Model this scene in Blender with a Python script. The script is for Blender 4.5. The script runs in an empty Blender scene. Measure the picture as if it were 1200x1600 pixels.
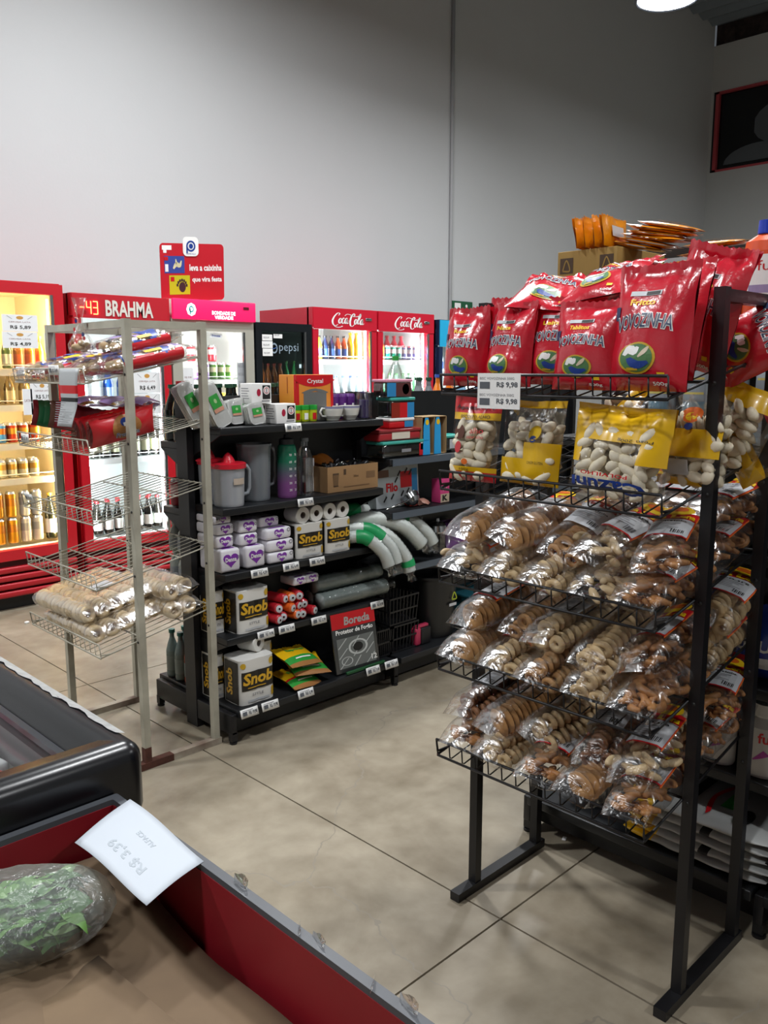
import bpy, bmesh, math, random
from mathutils import Vector, Matrix, noise, Euler
PI = math.pi
sc = bpy.context.scene
col = sc.collection
RND = random.Random(7)

# ------------------------------------------------------------ camera, world, lights, exposure
CAM_H = 1.5
pitch = math.atan(223 / 1330.0)
yaw = math.radians(45.4)
cd = bpy.data.cameras.new('camera')
cam = bpy.data.objects.new('camera', cd)
col.objects.link(cam)
cam.location = (0, 0, CAM_H)
cam.rotation_euler = (PI / 2 - pitch, 0, yaw - PI / 2)
cd.sensor_fit = 'VERTICAL'
cd.sensor_height = 36.0
cd.lens = 36.0 * 1330 / 1600
cd.clip_start = 0.02
sc.camera = cam

sc.view_settings.view_transform = 'Standard'
sc.view_settings.look = 'None'
sc.view_settings.gamma = 1.0
sc.view_settings.use_curve_mapping = False
sc.view_settings.exposure = 0.13
sc.cycles.use_denoising = True
sc.cycles.max_bounces = 8
sc.cycles.transparent_max_bounces = 32
sc.cycles.sample_clamp_indirect = 6.0
sc.cycles.caustics_reflective = False
sc.cycles.caustics_refractive = False

w = bpy.data.worlds.new('world')
sc.world = w
w.use_nodes = True
w.node_tree.nodes['Background'].inputs[0].default_value = (0.62, 0.68, 0.75, 1)
w.node_tree.nodes['Background'].inputs[1].default_value = 0.12

LAMP_POWER = 110.0
LAMPS = [(2.35, 1.0, 4.6), (6.17, 3.33, 4.15), (9.6, 3.0, 4.8), (3.0, 3.9, 4.75), (-0.8, 3.9, 4.75), (-1.6, 0.6, 4.8), (2.2, -3.2, 4.8), (6.4, -2.2, 4.8)]
LAMP_GAIN = [0.76, 0.8, 0.3, 1.0, 1.1, 0.75, 0.8, 0.5]


def area(name, loc, rot, sx, sy, power, color=(1, 1, 1), parent=None, shape='RECTANGLE', spread=PI):
    l = bpy.data.lights.new(name, 'AREA')
    l.shape = shape
    l.size = sx
    l.size_y = sy
    l.energy = power
    l.color = color
    l.spread = spread
    o = bpy.data.objects.new(name, l)
    col.objects.link(o)
    o.location = loc
    o.rotation_euler = rot
    if parent:
        o.parent = parent
    return o


# ------------------------------------------------------------ materials
def lin(c):
    return tuple((x / 12.92 if x <= 0.04045 else ((x + 0.055) / 1.055) ** 2.4) for x in c)


def hexc(h):
    return lin(tuple(int(h[i:i + 2], 16) / 255 for i in (0, 2, 4)))


MATS = {}


def mat(name, color='808080', rough=0.5, metal=0.0, var=0.0, vscale=8.0, bump=0.0, bscale=60.0, emit=0.0,
        alpha=None, color2=None, spec=0.5, coat=0.0, sheen=0.0, trans=0.0):
    if name in MATS:
        return MATS[name]
    m = bpy.data.materials.new(name)
    m.use_nodes = True
    nt = m.node_tree
    b = nt.nodes['Principled BSDF']
    c = hexc(color) if isinstance(color, str) else color
    b.inputs['Base Color'].default_value = (*c, 1)
    b.inputs['Roughness'].default_value = rough
    b.inputs['Metallic'].default_value = metal
    b.inputs['Specular IOR Level'].default_value = spec
    b.inputs['Coat Weight'].default_value = coat
    b.inputs['Transmission Weight'].default_value = trans
    if emit:
        b.inputs['Emission Color'].default_value = (*c, 1)
        b.inputs['Emission Strength'].default_value = emit
    if var or bump:
        tc = nt.nodes.new('ShaderNodeTexCoord')
    if var:
        n = nt.nodes.new('ShaderNodeTexNoise')
        n.inputs['Scale'].default_value = vscale
        n.inputs['Detail'].default_value = 5
        nt.links.new(tc.outputs['Object'], n.inputs['Vector'])
        r = nt.nodes.new('ShaderNodeValToRGB')
        r.color_ramp.elements[0].position = 0.3
        r.color_ramp.elements[1].position = 0.7
        c2 = hexc(color2) if color2 else tuple(x * (1 - var) for x in c)
        r.color_ramp.elements[0].color = (*c2, 1)
        r.color_ramp.elements[1].color = (*c, 1)
        nt.links.new(n.outputs['Fac'], r.inputs['Fac'])
        nt.links.new(r.outputs['Color'], b.inputs['Base Color'])
    if bump:
        n2 = nt.nodes.new('ShaderNodeTexNoise')
        n2.inputs['Scale'].default_value = bscale
        n2.inputs['Detail'].default_value = 4
        nt.links.new(tc.outputs['Object'], n2.inputs['Vector'])
        bp = nt.nodes.new('ShaderNodeBump')
        bp.inputs['Strength'].default_value = bump
        bp.inputs['Distance'].default_value = 0.01
        nt.links.new(n2.outputs['Fac'], bp.inputs['Height'])
        nt.links.new(bp.outputs['Normal'], b.inputs['Normal'])
    MATS[name] = m
    return m


def film(name, tint=(1, 1, 1), gloss=0.12, rough=0.12, milky=0.0, milk=(0.8, 0.8, 0.8), bump=0.6, bscale=25.0):
    """thin clear plastic: see-through with a glossy sheen and creases"""
    if name in MATS:
        return MATS[name]
    m = bpy.data.materials.new(name)
    m.use_nodes = True
    nt = m.node_tree
    nt.nodes.clear()
    out = nt.nodes.new('ShaderNodeOutputMaterial')
    tr = nt.nodes.new('ShaderNodeBsdfTransparent')
    tr.inputs[0].default_value = (*tint, 1)
    gl = nt.nodes.new('ShaderNodeBsdfGlossy')
    gl.inputs['Roughness'].default_value = rough
    gl.inputs['Color'].default_value = (1, 1, 1, 1)
    lw = nt.nodes.new('ShaderNodeLayerWeight')
    lw.inputs['Blend'].default_value = 0.35
    ma = nt.nodes.new('ShaderNodeMath')
    ma.operation = 'MULTIPLY_ADD'
    ma.inputs[1].default_value = 0.38
    ma.inputs[2].default_value = gloss
    nt.links.new(lw.outputs['Fresnel'], ma.inputs[0])
    mx = nt.nodes.new('ShaderNodeMixShader')
    nt.links.new(ma.outputs[0], mx.inputs[0])
    nt.links.new(gl.outputs[0], mx.inputs[2])
    if bump:
        tc = nt.nodes.new('ShaderNodeTexCoord')
        n = nt.nodes.new('ShaderNodeTexNoise')
        n.inputs['Scale'].default_value = bscale
        n.inputs['Detail'].default_value = 3
        n.inputs['Distortion'].default_value = 0.8
        nt.links.new(tc.outputs['Object'], n.inputs['Vector'])
        bp = nt.nodes.new('ShaderNodeBump')
        bp.inputs['Strength'].default_value = bump
        bp.inputs['Distance'].default_value = 0.02
        nt.links.new(n.outputs['Fac'], bp.inputs['Height'])
        nt.links.new(bp.outputs['Normal'], gl.inputs['Normal'])
    if milky:
        df = nt.nodes.new('ShaderNodeBsdfDiffuse')
        df.inputs[0].default_value = (*milk, 1)
        m2 = nt.nodes.new('ShaderNodeMixShader')
        m2.inputs[0].default_value = milky
        nt.links.new(tr.outputs[0], m2.inputs[1])
        nt.links.new(df.outputs[0], m2.inputs[2])
        nt.links.new(m2.outputs[0], mx.inputs[1])
    else:
        nt.links.new(tr.outputs[0], mx.inputs[1])
    nt.links.new(mx.outputs[0], out.inputs[0])
    MATS[name] = m
    return m


# ------------------------------------------------------------ mesh building
class MB:
    def __init__(s):
        s.v, s.f, s.m, s.mats, s.sm = [], [], [], [], []

    def mi(s, m):
        if m not in s.mats:
            s.mats.append(m)
        return s.mats.index(m)

    def add(s, vs, fs, m, smooth=False):
        b = len(s.v)
        s.v += [Vector(p) for p in vs]
        i = s.mi(m)
        for f in fs:
            s.f.append([b + k for k in f])
            s.m.append(i)
            s.sm.append(smooth)
        return s

    def box(s, x0, x1, y0, y1, z0, z1, m, bev=0.0):
        if bev <= 0:
            vs = [(x0, y0, z0), (x1, y0, z0), (x1, y1, z0), (x0, y1, z0), (x0, y0, z1), (x1, y0, z1), (x1, y1, z1), (x0, y1, z1)]
            return s.add(vs, [(0, 3, 2, 1), (4, 5, 6, 7), (0, 1, 5, 4), (1, 2, 6, 5), (2, 3, 7, 6), (3, 0, 4, 7)], m)
        # bevelled box from nested corners
        bm = bmesh.new()
        bmesh.ops.create_cube(bm, size=1)
        for v in bm.verts:
            v.co = Vector(((x0 + x1) / 2 + v.co.x * (x1 - x0), (y0 + y1) / 2 + v.co.y * (y1 - y0), (z0 + z1) / 2 + v.co.z * (z1 - z0)))
        bmesh.ops.bevel(bm, geom=bm.edges[:], offset=bev, segments=3, profile=0.5, affect='EDGES')
        s.bm(bm, m, True)
        return s

    def bm(s, bm, m, smooth=False, mx=None):
        bm.verts.index_update()
        vs = [(mx @ v.co if mx else v.co.copy()) for v in bm.verts]
        s.add(vs, [[v.index for v in f.verts] for f in bm.faces], m, smooth)
        bm.free()
        return s

    def bar(s, p0, p1, w, h, m, up=(0, 0, 1)):
        p0, p1 = Vector(p0), Vector(p1)
        d = (p1 - p0).normalized()
        u = Vector(up)
        if abs(d.dot(u)) > 0.95:
            u = Vector((0, 1, 0))
        r = d.cross(u).normalized()
        u = r.cross(d).normalized()
        vs = []
        for p in (p0, p1):
            for a, b in ((-1, -1), (1, -1), (1, 1), (-1, 1)):
                vs.append(p + r * a * w / 2 + u * b * h / 2)
        return s.add(vs, [(0, 1, 2, 3), (7, 6, 5, 4), (0, 4, 5, 1), (1, 5, 6, 2), (2, 6, 7, 3), (3, 7, 4, 0)], m)

    def tube(s, pts, r, m, n=6, cap=True, radii=None):
        pts = [Vector(p) for p in pts]
        vs, fs = [], []
        u = None
        for i, p in enumerate(pts):
            d = (pts[min(i + 1, len(pts) - 1)] - pts[max(i - 1, 0)]).normalized()
            if u is None:
                u = d.orthogonal().normalized()
            else:
                u = (u - d * u.dot(d))
                u = u.normalized() if u.length > 1e-6 else d.orthogonal().normalized()
            v = d.cross(u)
            rr = radii[i] if radii else r
            for k in range(n):
                a = 2 * PI * k / n
                vs.append(p + (u * math.cos(a) + v * math.sin(a)) * rr)
        for i in range(len(pts) - 1):
            for k in range(n):
                fs.append((i * n + k, i * n + (k + 1) % n, (i + 1) * n + (k + 1) % n, (i + 1) * n + k))
        if cap:
            fs.append(tuple(reversed(range(n))))
            fs.append(tuple(range((len(pts) - 1) * n, len(pts) * n)))
        return s.add(vs, fs, m, True)

    def lathe(s, prof, m, c=(0, 0, 0), n=20, seg_m=None, smooth=True, sx=1, sy=1, mx=None):
        """prof: list of (r, z); seg_m: list of materials per segment"""
        c = Vector(c)
        for i in range(len(prof) - 1):
            (r0, z0), (r1, z1) = prof[i], prof[i + 1]
            vs, fs = [], []
            for (r, z) in ((r0, z0), (r1, z1)):
                for k in range(n):
                    a = 2 * PI * k / n
                    p = Vector((r * math.cos(a) * sx, r * math.sin(a) * sy, z))
                    vs.append(c + (mx @ p if mx else p))
            for k in range(n):
                fs.append((k, (k + 1) % n, n + (k + 1) % n, n + k))
            s.add(vs, fs, seg_m[i] if seg_m else m, smooth)
        return s

    def grid(s, fn, nu, nv, m, smooth=True, mfn=None, closed_u=False):
        vs = [fn(i / nu, j / nv) for j in range(nv + 1) for i in range(nu + (0 if closed_u else 1))]
        W = nu if closed_u else nu + 1
        b = len(s.v)
        s.v += [Vector(p) for p in vs]
        for j in range(nv):
            for i in range(nu):
                i2 = (i + 1) % W if closed_u else i + 1
                s.f.append([b + j * W + i, b + j * W + i2, b + (j + 1) * W + i2, b + (j + 1) * W + i])
                s.m.append(s.mi(mfn((i + .5) / nu, (j + .5) / nv) if mfn else m))
                s.sm.append(smooth)
        return s

    def decal(s, geo, mapf, rect, m, off=0.0008, sub=0.0, shear=0.0):
        """2-D geometry (unit box) laid on a surface given by mapf(u, v, offset)"""
        x0, y0, x1, y1 = rect
        vs, fs = geo
        if sub:
            bm = bmesh.new()
            bv = [bm.verts.new((x0 + a * (x1 - x0) + shear * b * (y1 - y0), y0 + b * (y1 - y0), 0)) for a, b in vs]
            for f in fs:
                try:
                    bm.faces.new([bv[k] for k in f])
                except ValueError:
                    pass
            for ax in (0, 1):
                lo, hi = (min(x0, x1), max(x0, x1)) if ax == 0 else (min(y0, y1), max(y0, y1))
                k = math.floor(lo / sub) + 1
                while k * sub < hi:
                    no = Vector((1, 0, 0)) if ax == 0 else Vector((0, 1, 0))
                    bmesh.ops.bisect_plane(bm, geom=bm.verts[:] + bm.edges[:] + bm.faces[:], plane_co=no * (k * sub), plane_no=no)
                    k += 1
            bm.verts.index_update()
            pv = [mapf(v.co.x, v.co.y, off) for v in bm.verts]
            pf = [[v.index for v in f.verts] for f in bm.faces]
            bm.free()
            s.add(pv, pf, m)
        else:
            pv = [mapf(x0 + a * (x1 - x0) + shear * b * (y1 - y0), y0 + b * (y1 - y0), off) for a, b in vs]
            s.add(pv, fs, m)
        return s

    def mesh(s, name):
        me = bpy.data.meshes.new(name)
        me.from_pydata([tuple(v) for v in s.v], [], s.f)
        for m in s.mats:
            me.materials.append(m)
        me.polygons.foreach_set('material_index', s.m)
        me.polygons.foreach_set('use_smooth', s.sm)
        me.update()
        return me

    def obj(s, name, parent=None, loc=(0, 0, 0), rot=(0, 0, 0)):
        o = bpy.data.objects.new(name, s.mesh(name))
        col.objects.link(o)
        o.location = loc
        o.rotation_euler = rot
        if parent:
            o.parent = parent
        return o


def put(name, me, loc=(0, 0, 0), rot=(0, 0, 0), parent=None):
    o = bpy.data.objects.new(name, me)
    col.objects.link(o)
    o.location = loc
    o.rotation_euler = rot
    if parent:
        o.parent = parent
    return o


def tag(o, label=None, cat=None, group=None, kind=None):
    if label:
        o['label'] = label
    if cat:
        o['category'] = cat
    if group:
        o['group'] = group
    if kind:
        o['kind'] = kind
    return o


def thing(name, label, cat, loc=(0, 0, 0), rot=(0, 0, 0), group=None):
    o = bpy.data.objects.new(name, None)
    o.empty_display_size = 0.05
    col.objects.link(o)
    o.location = loc
    o.rotation_euler = rot
    return tag(o, label, cat, group)


def kids(o):
    return [c for c in KID.get(o.name, [])]


def dup(root, loc, rot=None, label=None, group=None, scale=None):
    def cp(o, par):
        c = o.copy()
        col.objects.link(c)
        if par is not None:
            c.parent = par
        for ch in o.children:
            cp(ch, c)
        return c
    r = cp(root, None)
    r.location = loc
    if rot is not None:
        r.rotation_euler = rot
    if scale:
        r.scale = scale
    if label:
        r['label'] = label
    if group:
        r['group'] = group
    return r


# text and 2-D shapes ------------------------------------------------
TXT = {}


def text_geo(body, bold=0.0, res=2):
    k = (body, bold, res)
    if k not in TXT:
        cu = bpy.data.curves.new('t', 'FONT')
        cu.body = body
        cu.offset = bold
        cu.resolution_u = res
        cu.fill_mode = 'FRONT'
        ob = bpy.data.objects.new('t', cu)
        me = bpy.data.meshes.new_from_object(ob)
        vs = [(v.co.x, v.co.y) for v in me.vertices]
        fs = [list(p.vertices) for p in me.polygons]
        xs = [a for a, b in vs] or [0, 1]
        ys = [b for a, b in vs] or [0, 1]
        mx, my = min(xs), min(ys)
        W, H = max(xs) - mx or 1, max(ys) - my or 1
        vs = [((a - mx) / W, (b - my) / H) for a, b in vs]
        bpy.data.objects.remove(ob)
        bpy.data.curves.remove(cu)
        bpy.data.meshes.remove(me)
        TXT[k] = (vs, fs)
    return TXT[k]


RECT = ([(0, 0), (1, 0), (1, 1), (0, 1)], [(0, 1, 2, 3)])


def disc_geo(n=20):
    vs = [(0.5 + 0.5 * math.cos(2 * PI * k / n), 0.5 + 0.5 * math.sin(2 * PI * k / n)) for k in range(n)]
    return (vs + [(0.5, 0.5)], [(k, (k + 1) % n, n) for k in range(n)])


def ring_geo(t=0.12, n=20, a0=0.0, a1=2 * PI):
    vs, fs = [], []
    for k in range(n + 1):
        a = a0 + (a1 - a0) * k / n
        for r in (0.5, 0.5 - t):
            vs.append((0.5 + r * math.cos(a), 0.5 + r * math.sin(a)))
    for k in range(n):
        fs.append((2 * k, 2 * k + 2, 2 * k + 3, 2 * k + 1))
    return (vs, fs)


def heart_geo(n=24):
    p = []
    for k in range(n):
        t = 2 * PI * k / n
        p.append((16 * math.sin(t) ** 3 / 34 + .5, (13 * math.cos(t) - 5 * math.cos(2 * t) - 2 * math.cos(3 * t) - math.cos(4 * t) + 17) / 30))
    return (p + [(.5, .5)], [((k + 1) % n, k, n) for k in range(n)])


def stroke_geo(paths, w):
    """thick pen strokes; each path a list of (x, y, width factor), smoothed"""
    vs, fs = [], []
    for path in paths:
        P = []
        n = len(path)
        for i in range(n - 1):
            p0, p1, p2, p3 = path[max(i - 1, 0)], path[i], path[i + 1], path[min(i + 2, n - 1)]
            for k in range(5):
                t = k / 5
                P.append([0.5 * (2 * p1[j] + (p2[j] - p0[j]) * t + (2 * p0[j] - 5 * p1[j] + 4 * p2[j] - p3[j]) * t * t + (3 * p1[j] - p0[j] - 3 * p2[j] + p3[j]) * t ** 3) for j in range(3)])
        P.append(list(path[-1]))
        b = len(vs)
        for i, p in enumerate(P):
            a, c = P[max(i - 1, 0)], P[min(i + 1, len(P) - 1)]
            dx, dy = c[0] - a[0], c[1] - a[1]
            L = math.hypot(dx, dy) or 1
            ww = w * max(p[2], .1) / 2
            vs.append((p[0] - dy / L * ww, p[1] + dx / L * ww))
            vs.append((p[0] + dy / L * ww, p[1] - dx / L * ww))
        for i in range(len(P) - 1):
            fs.append((b + 2 * i, b + 2 * i + 1, b + 2 * i + 3, b + 2 * i + 2))
    return (vs, fs)


def plane(o, ux, uy):
    o, ux, uy = Vector(o), Vector(ux).normalized(), Vector(uy).normalized()
    n = ux.cross(uy)
    return lambda u, v, off=0.0: o + ux * u + uy * v + n * off


def fy(x, y, z=0.0):
    """upright face looking to -Y: u to +X, v up"""
    return plane((x, y, z), (1, 0, 0), (0, 0, 1))


def fx(x, y, z=0.0):
    """upright face looking to -X: u to -Y, v up"""
    return plane((x, y, z), (0, -1, 0), (0, 0, 1))


def top(x, y, z, a=0.0):
    return plane((x, y, z), (math.cos(a), math.sin(a), 0), (-math.sin(a), math.cos(a), 0))


WHITE = mat('white_print', 'F2F2F0', 0.5)
BLACKP = mat('black_print', '161616', 0.5)
REDP = mat('red_print', 'C8141E', 0.4)
YELP = mat('yellow_print', 'F2C81A', 0.4)
BLUEP = mat('blue_print', '1C3E90', 0.4)
GREENP = mat('green_print', '2F9A3C', 0.4)
PURP = mat('purple_print', '7A2FA0', 0.4)
GREYP = mat('grey_print', '8C8C90', 0.5)
PAPER = mat('paper', 'E8EAEC', 0.7)
BLACKM = mat('black_powder_coat', '17171A', 0.42, var=0.25, vscale=30)
BLACKS = mat('black_shelf_steel', '1B1D20', 0.38, var=0.2, vscale=12)
GOLDP = mat('gold_print', 'C9A227', 0.35)

# ------------------------------------------------------------ the room
XR, YB, XL, YF, ZC = 12.95, 6.2, -5.0, -6.5, 6.44


def floor_mat():
    m = bpy.data.materials.new('polished_concrete')
    m.use_nodes = True
    nt = m.node_tree
    b = nt.nodes['Principled BSDF']
    tc = nt.nodes.new('ShaderNodeTexCoord')
    n1 = nt.nodes.new('ShaderNodeTexNoise')
    n1.inputs['Scale'].default_value = 2.2
    n1.inputs['Detail'].default_value = 8
    n1.inputs['Roughness'].default_value = 0.6
    n1.inputs['Distortion'].default_value = 0.6
    n2 = nt.nodes.new('ShaderNodeTexNoise')
    n2.inputs['Scale'].default_value = 11
    n2.inputs['Detail'].default_value = 6
    r = nt.nodes.new('ShaderNodeValToRGB')
    e = r.color_ramp.elements
    e[0].position, e[1].position = 0.3, 0.68
    e[0].color = (*hexc('746957'), 1)
    e[1].color = (*hexc('A89E8B'), 1)
    mx = nt.nodes.new('ShaderNodeMath')
    mx.operation = 'MULTIPLY_ADD'
    mx.inputs[1].default_value = 0.35
    nt.links.new(tc.outputs['Object'], n1.inputs['Vector'])
    nt.links.new(tc.outputs['Object'], n2.inputs['Vector'])
    sub = nt.nodes.new('ShaderNodeMath')
    sub.operation = 'MULTIPLY'
    sub.inputs[1].default_value = 0.65
    nt.links.new(n1.outputs['Fac'], sub.inputs[0])
    nt.links.new(n2.outputs['Fac'], mx.inputs[0])
    nt.links.new(sub.outputs[0], mx.inputs[2])
    nt.links.new(mx.outputs[0], r.inputs['Fac'])
    # hairline cracks
    vo = nt.nodes.new('ShaderNodeTexVoronoi')
    vo.feature = 'DISTANCE_TO_EDGE'
    vo.inputs['Scale'].default_value = 0.9
    nz = nt.nodes.new('ShaderNodeTexNoise')
    nz.inputs['Scale'].default_value = 3
    nz.inputs['Detail'].default_value = 5
    add = nt.nodes.new('ShaderNodeMixRGB')
    add.inputs[0].default_value = 0.25
    nt.links.new(tc.outputs['Object'], nz.inputs['Vector'])
    nt.links.new(tc.outputs['Object'], add.inputs[1])
    nt.links.new(nz.outputs['Color'], add.inputs[2])
    nt.links.new(add.outputs[0], vo.inputs['Vector'])
    lt = nt.nodes.new('ShaderNodeMath')
    lt.operation = 'LESS_THAN'
    lt.inputs[1].default_value = 0.0016
    nt.links.new(vo.outputs['Distance'], lt.inputs[0])
    cr = nt.nodes.new('ShaderNodeMixRGB')
    cr.inputs[2].default_value = (*hexc('8A8274'), 1)
    nt.links.new(lt.outputs[0], cr.inputs[0])
    nt.links.new(r.outputs['Color'], cr.inputs[1])
    nt.links.new(cr.outputs[0], b.inputs['Base Color'])
    rr = nt.nodes.new('ShaderNodeMapRange')
    rr.inputs['To Min'].default_value = 0.28
    rr.inputs['To Max'].default_value = 0.5
    nt.links.new(n1.outputs['Fac'], rr.inputs['Value'])
    nt.links.new(rr.outputs[0], b.inputs['Roughness'])
    return m


FL = floor_mat()
JO = mat('slab_joint', '3A352E', 0.9)
mb = MB()
# slabs divided by saw-cut joints, joints are 6 mm wide grooves
JX, JY, g = [-4.9, -1.6, 1.73, 5.05, 8.4, 11.7], [-6.2, -3.7, -1.2, 1.295, 3.79, 6.1], 0.003
xs = [XL - .2] + JX + [XR + .2]
ys = [YF - .2] + JY + [YB + .2]
for i in range(len(xs) - 1):
    for j in range(len(ys) - 1):
        mb.box(xs[i] + g, xs[i + 1] - g, ys[j] + g, ys[j + 1] - g, -0.1, 0.0, FL)
mb.box(XL - .2, XR + .2, YF - .2, YB + .2, -0.12, -0.008, JO)
tag(mb.obj('floor'), kind='structure')

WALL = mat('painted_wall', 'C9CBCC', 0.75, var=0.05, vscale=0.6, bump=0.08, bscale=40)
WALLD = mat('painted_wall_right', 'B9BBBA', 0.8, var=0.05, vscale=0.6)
tag(MB().box(XL, XR, YB, YB + .2, 0, ZC + .3, WALL).obj('wall_back'), kind='structure')
# right wall with a high window opening
wy0, wy1, wz0, wz1 = 4.0, 6.12, 4.41, 5.54
mb = MB()
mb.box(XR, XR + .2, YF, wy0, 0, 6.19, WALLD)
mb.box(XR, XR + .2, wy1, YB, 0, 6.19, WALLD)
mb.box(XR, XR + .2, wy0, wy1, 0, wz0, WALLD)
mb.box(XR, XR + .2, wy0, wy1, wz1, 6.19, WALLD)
tag(mb.obj('wall_right'), kind='structure')
tag(MB().box(XL - .2, XL, YF, YB, 0, ZC, WALL).obj('wall_left'), kind='structure')
tag(MB().box(XL, XR, YF - .2, YF, 0, ZC, WALL).obj('wall_front'), kind='structure')
# corrugated metal ceiling with its joists at the right end
CEIL = mat('galvanised_roof_sheet', '8D979F', 0.4, metal=0.5)
mb = MB()
n = 120
pts = []
for i in range(n + 1):
    x = XL + (XR + .2 - XL) * i / n
    pts.append((x, 0.05 if i % 2 else 0.0))
vs = [(x, YF, ZC + d) for x, d in pts] + [(x, YB, ZC + d) for x, d in pts] 
mb.add(vs, [(i, i + 1, n + 2 + i, n + 1 + i) for i in range(n)], CEIL)
tag(mb.obj('ceiling'), kind='structure')
DARKB = mat('dark_brick', '3B2E2C', 0.9, var=0.5, vscale=14, color2='1E1818')
mb = MB()
mb.box(XR + .06, XR + .2, YF, YB, 6.19, ZC + .05, DARKB)
for k in range(22):
    mb.box(XR - .02, XR + .06, YB - .3 - k * .5, YB - .16 - k * .5, 6.2, 6.4, DARKB)
tag(mb.obj('trim_2'), kind='structure')
# window: frame, pane, frosted curved vents behind
wr = thing('window_1', None, None, (XR, 0, 0))
wr['kind'] = 'structure'
RF = mat('red_window_frame', 'B0434A', 0.5)
FB = mat('black_frame', '15151A', 0.5)
mb = MB()
for (a, b, c, d) in ((wy0, wy1, wz0, wz0 + .03), (wy0, wy1, wz1 - .03, wz1), (wy0, wy0 + .05, wz0, wz1), (wy1 - .05, wy1, wz0, wz1)):
    mb.box(-.01, 0.08, a, b, c, d, RF)
mb.box(-.005, 0.0, wy1 - .0, wy1 + .03, wz0, wz1, FB)
mb.obj('window_frame', wr)
MB().box(0.05, 0.06, wy0, wy1, wz0, wz1, mat('dark_glass', '0B0C10', 0.15)).obj('window_pane', wr)
GL = mat('grey_curved_panel', '565B60', 0.7)
mb = MB()
for (cy, cz, R_) in ((5.28, 4.92, .3), (5.62, 4.2, .46)):
    pass
def arcp(cy, cz, ry, rz, a0, a1):
    ps = [(cy + ry * math.cos(math.radians(a0 + (a1 - a0) * k / 16)), cz + rz * math.sin(math.radians(a0 + (a1 - a0) * k / 16))) for k in range(17)]
    return ps
p1_ = arcp(5.45, 4.5, .52, .24, 0, 180)
mb.add([(0.035, a, max(b, wz0 + .03)) for a, b in p1_] + [(0.045, a, max(b, wz0 + .03)) for a, b in p1_], [tuple(range(17)), tuple(range(33, 16, -1))], GL)
p2_ = arcp(5.2, 4.98, .36, .28, 20, 340)
mb.add([(0.035, a, b) for a, b in p2_] + [(0.045, a, b) for a, b in p2_], [tuple(range(17)), tuple(range(33, 16, -1))], GL)
mb.obj('frosted_panel', wr)
# conduit running up the back wall
mb = MB()
mb.tube([(7.09, YB - .02, 0), (7.09, YB - .02, ZC)], 0.018, mat('grey_conduit', 'A9ABAD', 0.6), 10)
tag(mb.obj('trim_1'), kind='structure')

# hanging lamps
LAMPG = mat('lamp_glow', 'F4F8FF', 0.5, emit=14.0)
LAMPB = mat('lamp_housing', '3A3D42', 0.5)
LLAB = ['round white high bay lamp hanging at the top right of the picture',
        'round high bay lamp hanging above the row of drink fridges',
        'round high bay lamp hanging over the left part of the shop',
        'round high bay lamp hanging above the biscuit rack',
        'round high bay lamp hanging behind the camera on the left',
        'round high bay lamp hanging behind the camera on the right',
        'round high bay lamp hanging at the far right end of the shop',
        'round high bay lamp hanging beyond the tall shelving on the right']
order = [3, 0, 6, 1, 2, 4, 5, 7]
for i, (x, y, z) in enumerate(LAMPS):
    t = thing('high_bay_lamp', LLAB[order[i]], 'lamp', (x, y, z), group='hanging shop lamps')
    MB().lathe([(0, .0), (.21, .0), (.21, -.0005)], LAMPG, n=32).obj('diffuser', t)
    MB().lathe([(.215, -.01), (.235, .0), (.23, .05), (.10, .1), (.08, .2), (0, .2)], LAMPB, n=32).obj('housing', t)
    MB().tube([(0, 0, .2), (0, 0, ZC - z)], .004, LAMPB, 6).obj('cable', t)
    area('lamp_light', (0, 0, -.012), (0, 0, 0), .42, .42, LAMP_POWER * LAMP_GAIN[i], (0.97, 0.985, 1.0), t, 'DISK')

# emergency exit sign on the back wall
t = thing('exit_sign', 'small green and white emergency exit sign on the back wall beside the conduit', 'sign', (7.30, YB - .012, 2.11))
MB().box(-.17, .17, -.004, .004, -.12, .12, mat('sign_green', '1E5B3C', 0.4)).obj('panel', t)
mb = MB()
f = fy(0, -.004, 0)
mb.decal(RECT, f, (-.13, -.06, -.03, .1), WHITE, .001)
mb.decal(stroke_geo([[(.35, .1, 1), (.5, .4, 1), (.45, .75, 1)], [(.5, .4, 1), (.75, .1, 1)], [(.2, .5, 1), (.45, .7, 1), (.75, .55, 1)]], .12), f, (.01, -.08, .13, .07), WHITE, .001)
mb.decal(disc_geo(12), f, (.05, .055, .085, .09), WHITE, .001)
mb.decal(stroke_geo([[(.5, .1, 1), (.4, .45, 1), (.6, .8, 1)], [(.4, .45, 1), (.8, .2, 1)]], .14), f, (-.12, -.05, -.04, .08), MATS['sign_green'], .002)
mb.obj('symbol', t)
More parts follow.
